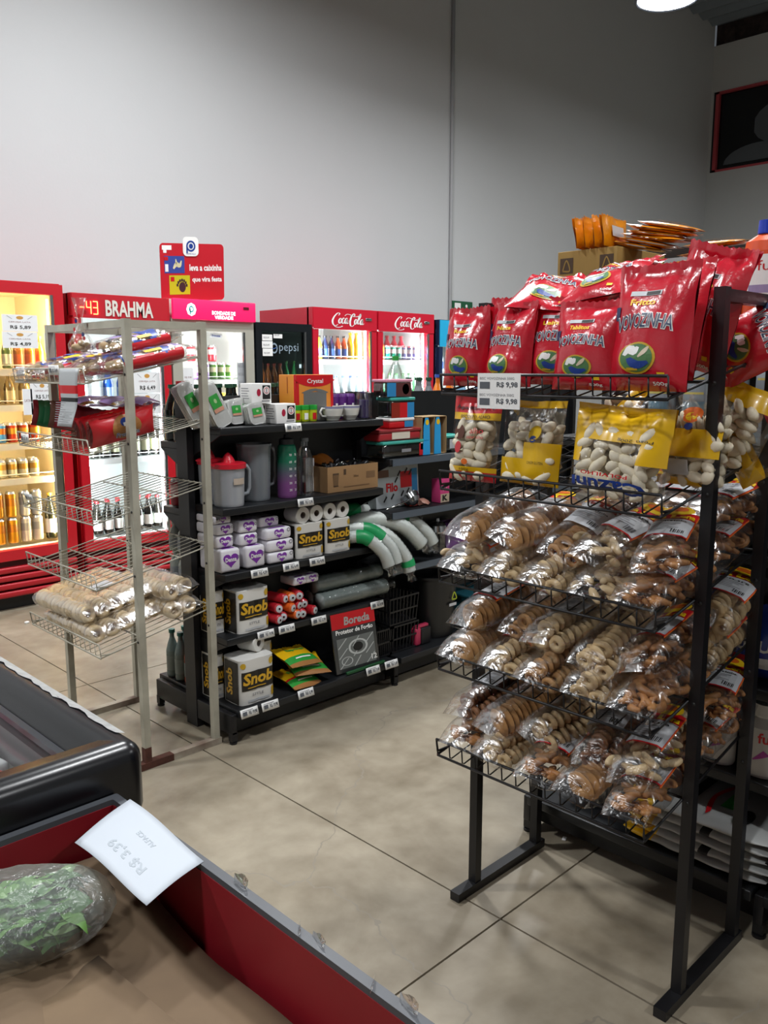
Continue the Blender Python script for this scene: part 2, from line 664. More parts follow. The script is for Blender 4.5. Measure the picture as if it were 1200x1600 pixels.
# ------------------------------------------------------------ wire racks
def basket_mb(m, x0, x1, y0, y1, zf, rise, lip, r, step, side=0.0, loops=False):
    """open wire tray: front lip at x0, floor climbing to x1"""
    mb = MB()
    n = round((y1 - y0) / step)
    z = lambda x: zf + rise * (x - x0) / (x1 - x0)
    for i in range(n + 1):
        y = y0 + (y1 - y0) * i / n
        k = [(x0 - .004, y, zf + lip), (x0, y, zf + .004), (x0 + .008, y, zf), (x1, y, z(x1))]
        mb.tube(k, r * .75, m, 5)
    R_ = r * 1.35
    mb.tube([(x0 + .04, y0, z(x0 + .04) + .0), (x0, y0, zf + .01), (x0 - .006, y0, zf + lip), (x0 - .006, y1, zf + lip), (x0, y1, zf + .01), (x0 + .04, y1, z(x0 + .04))], R_, m, 6)
    mb.tube([(x0, y0, zf - .002), (x0, y1, zf - .002)], R_, m, 6)
    for xx in (x0 + (x1 - x0) * .36, x0 + (x1 - x0) * .7, x1):
        mb.tube([(xx, y0, z(xx) - 2 * r), (xx, y1, z(xx) - 2 * r)], R_, m, 6)
    for y in (y0, y1):
        mb.tube([(x0, y, zf), (x1, y, z(x1))], R_, m, 6)
    return mb


def rack(name, label, cat, m, xf, xb, y0, y1, H, foot0, foot1, x0, levels, xback, rise, lip, step, r, footm=None):
    t = thing(name, label, cat, (xf, (y0 + y1) / 2, 0))
    off = Vector((-xf, -(y0 + y1) / 2, 0))
    w_ = .026
    for x in (xf, xb):
        for y in (y0, y1):
            mb = MB()
            mb.box(x - w_ / 2, x + w_ / 2, y - w_ / 2, y + w_ / 2, .024, H, m)
            for zf in levels:
                mb.tube([(x - w_ / 2 - .002, y, zf + lip * .2 + .02), (x + w_ / 2 + .002, y, zf + lip * .2 + .02)], .005, BLACKP, 8)
            mb.obj('post', t, off)
    for y in (y0, y1):
        mb = MB()
        mb.box(foot0, foot1, y - .016, y + .016, 0, .026, footm or m)
        mb.obj('foot', t, off)
        mb = MB()
        mb.box(xf + w_ / 2, xb - w_ / 2, y - w_ / 2, y + w_ / 2, H - w_ - .004, H - .004, m)
        mb.obj('top_bar', t, off)
    for zf in levels:
        b = basket_mb(m, x0, xback, y0 + .014, y1 - .014, zf, rise, lip, r, step)
        b.obj('wire_basket', t, off)
    return t


CREAM = mat('cream_painted_steel', 'B9B6A6', 0.45, var=0.2, vscale=9, color2='9C988A')
CRUST = mat('rust_and_cream_paint', 'B9B3A2', 0.6, var=0.6, vscale=7, color2='5A3A30')
CWIRE = mat('cream_wire', 'B4AFA0', 0.4, metal=0.3)
BL_LV = [1.442, 1.203, .960, .725, .484]
WH_LV = [1.452, 1.207, .960, .722, .470]
black_rack = rack('display_rack', 'tall black tubular steel rack with five wire baskets full of biscuits and snacks', 'rack', BLACKM,
                  1.79, 2.09, .807, 1.437, 1.67, 1.70, 2.12, 1.605, BL_LV, 2.12, .10, .045, .042, .0026)
white_rack = rack('display_rack', 'cream painted metal rack with five wire baskets, mostly empty, near the fridges', 'rack', CREAM,
                  1.494, 1.80, 2.80, 3.43, 1.675, 1.35, 1.82, 1.34, WH_LV, 1.83, .10, .05, .040, .0022, CRUST)

# top cross bars joining the posts at the back of each rack
for rk, y0, y1, m in ((white_rack, 2.80, 3.43, CREAM),):
    mb = MB()
    mb.box(1.80 - .013, 1.80 + .013, y0 + .013, y1 - .013, 1.645, 1.671, m)
    mb.obj('back_bar', rk, (-1.494, -(y0 + y1) / 2, 0))
    mb = MB()
    mb.box(1.494 - .012, 1.494 + .012, y0 + .013, y1 - .013, 1.645, 1.671, m)
    mb.obj('front_bar', rk, (-1.494, -(y0 + y1) / 2, 0))

RUST = mat('rust', '5A3428', .85, var=.4, vscale=40)
mb = MB()
mb.box(1.494 - .0135, 1.494 + .0135, 2.80 - .0135, 2.80 + .0135, .024, .085, RUST)
mb.box(1.349, 1.60, 2.7835, 2.8165, .0005, .0268, RUST)
mb.obj('rust_patch', white_rack, (-1.494, -3.115, 0))
# ------------------------------------------------------------ gondola shelving
RAIL = mat('grey_price_rail', '5C6672', 0.4, metal=0.3)


def shelf_x(t, x0, x1, yf, yb, z, rail=False, sgn=-1):
    """shelf along X with its front lip at yf and tapering end brackets"""
    mb = MB()
    a, b = min(yf, yb), max(yf, yb)
    mb.box(x0 + .006, x1 - .006, a, b, z - .03, z, BLACKS, .004)
    for x in (x0 + .004, x1 - .010):
        vs = [(x, yf, z - .028), (x, yb, z - .028), (x, yb, z - .13), (x + .006, yf, z - .028), (x + .006, yb, z - .028), (x + .006, yb, z - .13)]
        mb.add(vs, [(0, 1, 2), (5, 4, 3), (0, 3, 4, 1), (1, 4, 5, 2), (2, 5, 3, 0)], BLACKS)
    o = mb.obj('shelf', t)
    if rail:
        yy = yf + sgn * .006
        q = MB()
        q.box(x0 + .02, x1 - .02, min(yf + sgn * .001, yy), max(yf + sgn * .001, yy), z - .034, z - .002, RAIL)
        q.obj('price_rail', o)
    return o


t = thing('shelving_unit', 'long low black double-sided gondola shelving filled with paper goods and kitchenware', 'shelving', (0, 0, 0))
gon = t
MB().box(1.87, 4.63, 3.02, 3.04, .1, 1.39, BLACKS).obj('back_panel', t)
for x in (1.85, 2.78, 3.70, 4.63):
    mb = MB()
    mb.box(x - .015, x + .015, 2.99, 3.07, .0, 1.395, BLACKM)
    mb.obj('upright', t)
    for (a, b, s) in ((2.735, 2.99, 0), (3.07, 3.325, 1)):
        mb = MB()
        mb.box(x - .013, x + .013, a, b, .04, .125, BLACKM, .003)
        yy = a + .012 if s == 0 else b - .012
        mb.box(x - .014, x + .014, yy - .012, yy + .012, .012, .05, BLACKM)
        mb.lathe([(0, 0), (.016, 0), (.016, .008), (.007, .01), (.007, .03)], BLACKM, (x, yy, 0), 12)
        mb.obj('foot', t)
for i, (x0, x1) in enumerate(((1.865, 2.765), (2.795, 3.685), (3.715, 4.615))):
    lv = [1.275, .955, .688, .42] if i == 0 else [1.085, .83, .56]
    for z in lv:
        shelf_x(t, x0, x1, 2.80, 3.018, z, rail=(i > 0))
    for z in (1.20, .92, .60):
        shelf_x(t, x0, x1, 3.26, 3.042, z, sgn=1)
    mb = MB()
    mb.box(x0, x1, 2.715, 3.018, .108, .138, BLACKS, .004)
    mb.box(x0, x1, 3.042, 3.345, .108, .138, BLACKS, .004)
    mb.box(x0, x1, 2.80, 2.81, .02, .108, BLACKS)
    mb.box(x0, x1, 3.25, 3.26, .02, .108, BLACKS)
    mb.obj('base_shelf', t)

t = thing('shelving_unit', 'tall black gondola shelving behind the biscuit rack at the right edge of the picture', 'shelving', (0, 0, 0))
gonr = t
MB().box(2.555, 2.575, -1.2, 1.53, .1, 1.60, BLACKS).box(2.555, 2.575, -1.2, 1.53, 1.84, 1.87, BLACKS).obj('back_panel', t)
MB().box(2.553, 2.577, -1.2, 1.53, 1.60, 1.84, mat('grey_upper_panel', 'A9ABAE', .6)).obj('upper_panel', t)
for y in (1.515, .765, .0, -.75):
    mb = MB()
    mb.box(2.53, 2.60, y - .015, y + .015, 0, 1.87, BLACKM)
    mb.obj('upright', t)
    mb = MB()
    mb.box(2.15, 2.53, y - .013, y + .013, .04, .125, BLACKM, .003)
    mb.box(2.155, 2.18, y - .014, y + .014, .012, .05, BLACKM)
    mb.lathe([(0, 0), (.018, 0), (.018, .008), (.008, .01), (.008, .03)], BLACKM, (2.167, y, 0), 12)
    mb.obj('foot', t)
for (y0, y1) in ((.78, 1.50), (.015, .75), (-.735, -.015)):
    for z in (1.62, 1.30, 1.02, .66, .40):
        mb = MB()
        mb.box(2.22, 2.553, y0, y1, z - .03, z, BLACKS, .004)
        for y in (y0, y1 - .006):
            mb.add([(2.225, y, z - .028), (2.55, y, z - .028), (2.55, y, z - .14), (2.225, y + .006, z - .028), (2.55, y + .006, z - .028), (2.55, y + .006, z - .14)],
                   [(0, 1, 2), (5, 4, 3), (0, 3, 4, 1), (1, 4, 5, 2), (2, 5, 3, 0)], BLACKS)
        mb.obj('shelf', t)
    mb = MB()
    mb.box(2.13, 2.553, y0, y1, .108, .138, BLACKS, .004)
    mb.box(2.21, 2.22, y0, y1, .02, .108, BLACKS)
    mb.obj('base_shelf', t)

# ------------------------------------------------------------ drink fridges
def glassm(name, tint, gloss):
    return film(name, tint, gloss, 0.03, bump=0)


CLEARG = glassm('fridge_glass', (.97, .98, .98), .03)
DARKG = glassm('tinted_fridge_glass', (.30, .33, .33), .04)
CHROME = mat('chrome', 'C8CACC', 0.2, metal=1.0)
LINER = mat('fridge_liner', 'DADCDA', 0.5)
FRED = mat('fridge_red', 'C01826', 0.35, coat=0.3)
FREDD = mat('fridge_red_grille', 'B01A26', 0.4)
LED_W = mat('cool_led', 'F2FAFF', 0.5, emit=9.0)
LED_Y = mat('warm_led', 'FFE2A0', 0.5, emit=6.0)


def fridge(label, x0, x1, H, body, frame, led, ledcol, power, glass=CLEARG, liner=LINER, gz0=.36, gz1=None, header=None, shelves=(.38, .72, 1.02, 1.32),
           grille=FREDD, yf=5.33, depth=.70, fr=.045, nled=None, extra=None):
    t = thing('display_fridge', label, 'fridge', ((x0 + x1) / 2, yf, 0))
    off = Vector((-(x0 + x1) / 2, -yf, 0))
    yb = yf + depth
    ydoor = yf + .05
    gz1 = gz1 or H - .12
    mb = MB()
    th = .04
    mb.box(x0, x0 + th, ydoor, yb, .08, H, body)
    mb.box(x1 - th, x1, ydoor, yb, .08, H, body)
    mb.box(x0 + th, x1 - th, yb - .04, yb, .08, H, body)
    mb.box(x0 + th, x1 - th, ydoor, yb - .04, H - .04, H, body)
    mb.box(x0 + th, x1 - th, ydoor, yb - .04, .08, gz0 - .02, body)
    if header:
        mb.box(x0, x1, yf, ydoor + .02, gz1 + .02, H, body)
    mb.obj('cabinet', t, off)
    mb = MB()
    e = .002
    mb.box(x0 + th + e, x0 + th + e + .004, ydoor + .03, yb - .05, gz0, H - .05, liner)
    mb.box(x1 - th - e - .004, x1 - th - e, ydoor + .03, yb - .05, gz0, H - .05, liner)
    mb.box(x0 + th + e, x1 - th - e, yb - .05, yb - .045, gz0, H - .05, liner)
    mb.box(x0 + th + e, x1 - th - e, ydoor + .03, yb - .05, H - .05, H - .045, liner)
    mb.box(x0 + th + e, x1 - th - e, ydoor + .01, yb - .05, gz0 - .018, gz0, liner)
    mb.obj('liner', t, off)
    for z in shelves[1:]:
        mb = MB()
        SW = liner
        mb.box(x0 + th + .01, x1 - th - .01, ydoor + .04, ydoor + .052, z - .02, z + .02, SW)
        mb.tube([(x0 + th + .01, ydoor + .045, z + .045), (x1 - th - .01, ydoor + .045, z + .045)], .003, SW, 6)
        mb.box(x0 + th + .01, x1 - th - .01, ydoor + .05, yb - .06, z - .008, z, SW)
        mb.obj('shelf', t, off)
    # door: frame, pane, handle
    mb = MB()
    dz0, dz1 = gz0 - fr, (gz1 + fr if not header else gz1 + .004)
    mb.box(x0 + .002, x0 + fr, yf, ydoor - .004, dz0, dz1, frame)
    mb.box(x1 - fr, x1 - .002, yf, ydoor - .004, dz0, dz1, frame)
    mb.box(x0 + fr, x1 - fr, yf, ydoor - .004, dz0, gz0, frame)
    if not header:
        mb.box(x0 + fr, x1 - fr, yf, ydoor - .004, gz1, dz1, frame)
    d = mb.obj('door', t, off)
    MB().box(x0 + fr, x1 - fr, yf + .018, yf + .022, gz0, gz1, glass).obj('glass_pane', d)
    h = MB()
    h.box(x1 - fr - .022, x1 - fr - .004, yf - .004, yf + .012, gz0, gz1, CHROME)
    h.obj('handle_strip', d)
    # interior light strips
    for sx in ((x0 + fr + .012, 1), (x1 - fr - .012, -1)):
        mb = MB()
        if nled:
            for k in range(nled):
                z = gz1 - .28 - k * .095
                mb.box(sx[0] - .008, sx[0] + .008, ydoor + .012, ydoor + .02, z, z + .03, led)
        else:
            mb.box(sx[0] - .006, sx[0] + .006, ydoor + .012, ydoor + .022, gz0 + .02, gz1 - .02, led)
        s_ = mb.obj('light_strip', t, off)
        a_ = area('fridge_light', Vector((sx[0] + sx[1] * .02, ydoor + .03, (gz0 + gz1) / 2)) + off, (0, 0, 0), .02, gz1 - gz0 - .1, power, ledcol, t)
        dirv = Vector((sx[1] * .75, .65, 0)).normalized()
        a_.rotation_mode = 'QUATERNION'
        a_.rotation_quaternion = dirv.to_track_quat('-Z', 'Y')
    # base grille with rounded louvres
    mb = MB()
    mb.box(x0 + .01, x1 - .01, yf + .06, yb, .0, .09, BLACKM)
    mb.obj('base', t, off)
    mb = MB()
    n = 4 if grille is FREDD else 3
    zz0, zz1 = .085, dz0 - .03
    for k in range(n):
        za = zz0 + (zz1 - zz0) * k / n
        hgt = (zz1 - zz0) / n - .012
        mb.box(x0 + .006, x1 - .006, yf - .0, yf + .05, za, za + hgt, grille, .012)
    mb.box(x0 + .006, x1 - .006, yf + .035, yf + .055, .08, dz0 - .005, mat('dark_red_recess', '4A0A10', 0.6) if grille is FREDD else BLACKM)
    mb.obj('vent_grille', t, off)
    if header:
        q = MB()
        q.box(x0 + .004, x1 - .004, yf - .006, yf + .0, gz1 + .006, H - .004, header)
        q.obj('header_panel', t, off)
    return t, off


# beer fridge with warm light
f1, o1 = fridge('red beer fridge with warm yellow light at the left edge of the picture', 1.70, 2.425, 2.03, FRED, FRED, LED_Y, (1.0, .78, .42), 17,
                liner=mat('warm_liner', 'E8DCC0', 0.5), gz0=.385, gz1=1.955, shelves=(.385, .80, 1.02, 1.26, 1.48), fr=.065)
# Brahma fridge
f2, o2 = fridge('red drinks fridge with silver block lettering and a red digital display', 2.475, 3.175, 1.98, FRED, FRED, LED_W, (.85, .97, 1.0), 13,
                gz0=.36, gz1=1.82, header=mat('header_red', 'B8202C', 0.35), shelves=(.36, .88, 1.25, 1.55), fr=.06)
f = fy(2.70 + o2.x, 5.324 + o2.y, 0)
mb = MB()
mb.decal(text_geo('BRAHMA', .03), f, (0, 1.842, .345, 1.945), mat('silver_letter', 'D9D6CC', 0.4), .004)
mb.obj('lettering', f2)
mb = MB()
DIG = mat('led_digits', 'FF5030', 0.4, emit=12.0)
for k, dig in enumerate(('-', '4', '3')):
    ux = -.175 + k * .045
    seg = {'-': ['g'], '4': list('fgbc'), '3': list('abgcd')}[dig]
    S = {'a': (0, .075, .032, .082), 'b': (.027, .04, .034, .08), 'c': (.027, .0, .034, .04), 'd': (0, -.004, .032, .003), 'f': (-.002, .04, .005, .08), 'g': (0, .036, .032, .043)}
    for q in seg:
        a, b, c, d = S[q]
        mb.decal(RECT, f, (ux + a, 1.852 + b, ux + c, 1.852 + d), DIG, .004)
mb.obj('digital_display', f2)
# white fridge with lit pink header
PINK = mat('pink_light_box', 'D81858', 0.4, emit=0.75)
f3, o3 = fridge('off white fridge with a glowing pink header panel', 3.185, 3.885, 1.985, mat('cream_fridge', 'BFBDB2', 0.45), mat('cream_fridge_door', 'A9A79B', 0.45),
                LED_W, (1, .99, .95), 15, gz0=.36, gz1=1.77, shelves=(.36, .78, 1.10, 1.40), grille=mat('cream_grille', 'A8A69A', 0.5), fr=.08)
mb = MB()
mb.box(3.19, 3.885, 5.30, 5.33, 1.845, 1.985, PINK, .006)
mb.obj('header_panel', f3, o3)
f = fy(3.26 + o3.x, 5.299 + o3.y, 0)
mb = MB()
GLOWW = mat('white_light_print', 'FFFFFF', 0.4, emit=1.1)
mb.decal(text_geo('BONDADE DE', .04), f, (.24, 1.885, .44, 1.912), GLOWW, .002)
mb.decal(text_geo('VERDADE', .04), f, (.26, 1.855, .42, 1.88), GLOWW, .002)
mb.decal(disc_geo(8), f, (.03, 1.868, .11, 1.958), GLOWW, .002)
mb.decal(ring_geo(.2), f, (.05, 1.893, .09, 1.938), mat('teal_print', '12A0A0', 0.4), .003)
mb.decal(RECT, f, (.055, 1.88, .064, 1.92), MATS['teal_print'], .003)
mb.decal(RECT, f, (.51, 1.93, .56, 1.95), mat('dark_red_knob', '5A0818', 0.4), .004)
mb.obj('lettering', f3)
# dark fridge
BLKF = mat('black_fridge', '14181C', 0.3)
f4, o4 = fridge('black fridge with dark tinted glass, shorter than its neighbours', 3.90, 4.452, 1.84, BLKF, BLKF, LED_W, (.8, 1, .95), 5.0, glass=DARKG,
                liner=mat('dark_liner', '5A6664', 0.5), gz0=.30, gz1=1.79, shelves=(.30, .70, 1.0, 1.29), grille=BLACKM, fr=.06, nled=6)
f = fy(3.90 + o4.x, 5.352 + o4.y - .006, 0)
mb = MB()
SILP = mat('silver_blue_print', '8FA0AE', 0.35)
mb.decal(text_geo('pepsi', .0), f, (.23, 1.62, .42, 1.70), SILP, .003)
mb.decal(ring_geo(.15), f, (.15, 1.62, .215, 1.70), SILP, .003)
mb.decal(stroke_geo([[(0, .6, 1), (.4, .45, 1), (1, .65, 1)]], .1), f, (.155, 1.63, .21, 1.69), mat('blue_swoosh', '4468A8', 0.4), .003)
mb.obj('lettering', f4)
mb = MB()
f = fy(3.90 + o4.x, 5.33 + o4.y, 0)
for (a, b, c, d) in ((.06, 1.60, .155, 1.66), (.055, 1.66, .155, 1.715), (.058, 1.715, .153, 1.765), (.165, 1.735, .25, 1.77)):
    mb.decal(RECT, f, (a, b, c, d - .004), WHITE, .003)
    mb.decal(text_geo('R$ 8,49', .01), f, (a + .012, b + .014, c - .03, b + .03), GREYP, .004)
mb.obj('price_sticker', f4)


# Coca-Cola fridges: script lettering drawn as pen strokes
def coca_geo():
    P = []
    # C
    P.append([(.17, .80, .5), (.20, .93, .9), (.14, .98, 1.0), (.05, .72, 1.3), (.01, .40, 1.5), (.05, .12, 1.3), (.13, .06, .9), (.19, .16, .5)])
    # flourish below
    P.append([(.05, .10, .5), (.12, -.02, 1.0), (.22, -.06, 1.1), (.33, .02, .8), (.29, .06, .4)])
    # o
    P.append([(.235, .62, 1), (.20, .45, 1.2), (.215, .26, 1.1), (.25, .24, .8), (.275, .42, 1), (.265, .58, .9), (.235, .62, .7)])
    # c
    P.append([(.355, .58, .9), (.33, .65, .9), (.30, .48, 1.2), (.305, .28, 1.1), (.335, .22, .8), (.37, .34, .5)])
    # a
    P.append([(.455, .60, .9), (.42, .64, .8), (.385, .45, 1.2), (.395, .25, 1.1), (.425, .26, .8), (.455, .58, .9), (.45, .30, 1), (.47, .22, .8), (.50, .32, .5)])
    # hyphen
    P.append([(.49, .42, 1), (.54, .44, 1)])
    # second C with the long top sweep
    P.append([(.64, .74, .5), (.665, .90, .9), (.63, .99, 1), (.57, .78, 1.4), (.545, .42, 1.5), (.57, .12, 1.3), (.63, .05, .9), (.69, .2, .5)])
    P.append([(.36, .78, .4), (.42, .92, .9), (.52, .90, 1.0), (.62, .80, 1.0), (.74, .78, .9), (.84, .90, .8), (.86, .98, .4)])
    # o
    P.append([(.715, .60, 1), (.685, .43, 1.2), (.70, .24, 1.1), (.73, .22, .8), (.755, .42, 1), (.745, .56, .9), (.715, .60, .7)])
    # l
    P.append([(.80, .40, .5), (.855, .82, .8), (.845, 1.0, .9), (.81, .80, 1.1), (.79, .40, 1.2), (.80, .22, 1), (.835, .30, .5)])
    # a
    P.append([(.935, .56, .9), (.905, .60, .8), (.865, .42, 1.2), (.875, .22, 1.1), (.905, .23, .8), (.935, .54, .9), (.93, .28, 1), (.95, .20, .8), (.985, .30, .5)])
    return stroke_geo(P, .036)


COCA = coca_geo()
CFRED = mat('coke_red', 'C41830', 0.35, coat=0.3)
for i, (a, b, lab) in enumerate(((4.46, 5.17, 'red fridge with white script lettering, left of the pair, red side visible'),
                                 (5.185, 5.895, 'red fridge with white script lettering, right of the pair'))):
    ff, oo = fridge(lab, a, b, 1.99, CFRED, CFRED, LED_W, (.93, .98, 1.0), 62 if i == 0 else 46, gz0=.36, gz1=1.815, header=CFRED, shelves=(.36, .80, 1.18, 1.56), fr=.06)
    f = fy(a + oo.x, 5.324 + oo.y, 0)
    mb = MB()
    mb.decal(COCA, f, (.19, 1.845, .55, 1.955), WHITE, .003, shear=0.18)
    mb.obj('lettering', ff)
    mb = MB()
    mb.box(b - .14 + oo.x, b - .07 + oo.x, -.016, -.004, 1.90, 1.925, CHROME, .006)
    mb.obj('lock', ff)
# blue fridge at the end of the row
f7, o7 = fridge('blue and white drinks fridge at the right end of the row, almost hidden', 5.97, 6.62, 1.95, mat('navy_fridge', '1A2B4C', 0.4), mat('navy_frame', '1A2B4C', 0.4), LED_W, (.9, .97, 1), 16,
                gz0=.36, gz1=1.70, header=mat('cyan_header', '25A8D8', 0.4), shelves=(.36, .8, 1.15, 1.45), grille=BLACKM, fr=.05)

# promotional board standing on the pink fridge
t = thing('promotional_board', 'red cardboard sign reading leva a caixinha que vira festa on top of the fridges', 'sign', (3.42, 5.42, 1.985), (math.radians(8), math.radians(-4.5), 0))
RB = mat('red_board', 'C4202E', 0.3, coat=0.3)


def rounded(x0, x1, z0, z1, r, y0, y1, m, mb, n=6):
    ps = []
    for cx, cz, a0 in ((x1 - r, z1 - r, 0), (x0 + r, z1 - r, 90), (x0 + r, z0 + r, 180), (x1 - r, z0 + r, 270)):
        for k in range(n + 1):
            a = math.radians(a0 + 90 * k / n)
            ps.append((cx + r * math.cos(a), cz + r * math.sin(a)))
    N = len(ps)
    mb.add([(x, y0, z) for x, z in ps] + [(x, y1, z) for x, z in ps],
           [tuple(range(N)), tuple(range(2 * N - 1, N - 1, -1))] + [(k, N + k, N + (k + 1) % N, (k + 1) % N) for k in range(N)], m)
    return mb


rounded(-.25, .27, .0, .39, .03, -.003, .003, RB, MB()).obj('board', t)
mb = MB()
f = fy(0, -.003, 0)
mb.decal(text_geo('leva a caixinha', .03), f, (-.02, .205, .25, .25), WHITE, .001)
mb.decal(text_geo('que vira festa', .03), f, (.0, .12, .25, .165), WHITE, .001)
mb.decal(RECT, f, (-.22, .19, -.06, .305), mat('blue_box_print', '3A4A9A', 0.4), .001)
mb.decal(stroke_geo([[(.2, .2, 1), (.45, .5, 2.4), (.7, .4, 2), (.85, .75, .6)], [(.45, .5, 1.5), (.4, .85, .5)]], .12), f, (-.17, .20, -.07, .30), mat('cream_print', 'D8D0A8', 0.5), .002)
mb.decal(RECT, f, (-.215, .20, -.19, .25), WHITE, .002)
mb.decal(RECT, f, (-.22, .275, -.19, .30), REDP, .002)
mb.decal(RECT, f, (-.185, .045, -.02, .175), mat('yellow_box_print', 'C8C222', 0.4), .001)
mb.decal(disc_geo(14), f, (-.11, .06, -.055, .13), mat('dark_chocolate_print', '40222A', 0.5), .002)
for k in range(7):
    a = k * PI / 7 + .2
    mb.decal(RECT, f, (-.085 + .038 * math.cos(a) - .007, .098 + .045 * math.sin(a) - .009, -.085 + .038 * math.cos(a) + .007, .098 + .045 * math.sin(a) + .009), MATS['dark_chocolate_print'], .002)
mb.decal(RECT, f, (-.175, .135, -.145, .165), REDP, .002)
mb.decal(RECT, f, (-.235, .345, -.16, .375), WHITE, .001)
mb.decal(RECT, f, (-.225, .325, -.2, .345), WHITE, .001)
mb.obj('print', t)
mb = MB()
rounded(-.07, .055, .305, .435, .03, -.008, -.004, WHITE, mb)
f = fy(0, -.008, 0)
mb.decal(ring_geo(.16), f, (-.045, .335, .03, .41), BLUEP, .001)
mb.decal(disc_geo(12), f, (-.024, .355, .01, .39), BLUEP, .002)
mb.decal(RECT, f, (-.045, .325, -.033, .375), BLUEP, .001)
mb.decal(text_geo('SEMPRE AQUI', 0), f, (-.045, .315, .03, .325), BLUEP, .001)
mb.obj('badge', t)

# ------------------------------------------------------------ chest freezer, front left
FBLK = mat('freezer_black_plastic', '0C0D11', 0.27)
FBLK2 = mat('freezer_black_body', '0D0E12', 0.3)
t = thing('chest_freezer', 'black glass-topped island freezer at the left with a worn white strip on its rim', 'freezer', (0, 2.1, 0))
ax0, ax1, ay0, ay1, az = -.75, .70, 1.308, 2.95, .85
o = Vector((0, -2.1, 0))
mb = MB()
mb.box(ax0 + .03, ax1 - .03, ay0 + .03, ay0 + .09, .06, .73, FBLK2)
mb.box(ax0 + .03, ax1 - .03, ay1 - .09, ay1 - .03, .06, .73, FBLK2)
mb.box(ax0 + .03, ax0 + .09, ay0 + .09, ay1 - .09, .06, .73, FBLK2)
mb.box(ax1 - .09, ax1 - .03, ay0 + .09, ay1 - .09, .06, .73, FBLK2)
mb.box(ax0 + .09, ax1 - .09, ay0 + .09, ay1 - .09, .06, .12, FBLK2)
mb.box(ax0 + .1, ax1 - .1, ay0 + .1, ay1 - .1, .0, .06, FBLK2)
mb.obj('body', t, o)


def rim_profile():
    # (inset from outer edge, z)
    P = [(.03, .715), (.004, .715), (.0, .73)]
    for k in range(6):
        a = math.radians(90 * k / 5)
        P.append((.032 - .032 * math.cos(a), az - .032 + .032 * math.sin(a)))
    P += [(.062, az), (.064, az - .020), (.086, az - .022), (.088, az - .045), (.115, az - .047), (.118, az - .12)]
    return P


def ring_from_profile(P, x0, x1, y0, y1, m, mb, R_=.035, seg=6, smooth=True):
    loops = []
    for (ins, z) in P:
        L = []
        r = max(R_ - ins, .004)
        for cx, cy, a0 in ((x1 - ins - r, y1 - ins - r, 0), (x0 + ins + r, y1 - ins - r, 90), (x0 + ins + r, y0 + ins + r, 180), (x1 - ins - r, y0 + ins + r, 270)):
            for k in range(seg + 1):
                a = math.radians(a0 + 90 * k / seg)
                L.append((cx + r * math.cos(a), cy + r * math.sin(a), z))
        loops.append(L)
    N = len(loops[0])
    vs = [p for L in loops for p in L]
    fs = []
    for i in range(len(loops) - 1):
        for k in range(N):
            fs.append((i * N + k, i * N + (k + 1) % N, (i + 1) * N + (k + 1) % N, (i + 1) * N + k))
    return mb.add(vs, fs, m, smooth)


ring_from_profile(rim_profile(), ax0, ax1, ay0, ay1, FBLK, MB()).obj('rim', t, o)
# worn white strip along the right-hand rim edge
mb = MB()
rng = random.Random(3)
n = 60
vs = []
for i in range(n + 1):
    y = ay0 + .07 + (ay1 - .14 - ay0) * i / n
    vs += [(ax1 - .006, y, az - .006), (ax1 - .022 - rng.random() * .010, y, az + .001)]
mb.add(vs, [(2 * i, 2 * i + 2, 2 * i + 3, 2 * i + 1) for i in range(n)], mat('worn_white_strip', 'A9AAA8', 0.6, var=.3, vscale=60))
mb.obj('worn_strip', t, o)
mb = MB()
GLF = glassm('freezer_glass', (.90, .92, .93), .06)
ny = 24
mb.grid(lambda u, v: Vector((ax0 + .10 + (ax1 - ax0 - .20) * u, ay0 + .10 + (ay1 - ay0 - .20) * v, az - .043)), 2, ny, GLF)
mb.obj('glass_lid', t, o)
MB().bar((ax1 - .105, ay0 + .10, az - .034), (ax1 - .105, ay1 - .10, az - .034), .014, .012, mat('dark_aluminium', '3A3F45', 0.35, metal=.6)).obj('lid_rail', t, o)
mb = MB()
for x in (-.2, .35):
    mb.bar((x, ay0 + .14, az - .05), (x, ay1 - .14, az - .05), .006, .12, BLACKM)
mb.obj('divider', t, o)
MB().box(ax0 + .09, ax1 - .09, ay0 + .09, ay1 - .09, .62, .63, mat('frost_floor', '9AA0A2', 0.7)).obj('inner_tray', t, o)

# frozen packs inside
rng = random.Random(5)
cols = [('red', REDP), ('white', WHITE), ('pink', mat('pink_print', 'D8607A', .4))]
k = 0
for j in range(7):
    for i, xx in enumerate((.49, .30)):
        nm, cm = cols[(i + j) % 3]
        mb = MB()
        mb.box(-.08, .08, -.095, .095, 0, .05, cm, .012)
        mb.decal(RECT, top(0, 0, .05), (-.05, -.03, .05, .05), WHITE if cm is not WHITE else REDP, .001)
        for lv in range(2):
            oo = put('frozen_pack', mb.mesh('frozen_pack') if lv == 0 else oo.data, (xx, ay0 + .22 + j * .20, .631 + lv * .055), (0, 0, rng.uniform(-.2, .2)))
            tag(oo, f'{nm} frozen food pack under the glass of the black chest freezer', 'food pack', f'{nm} packs in the freezer')

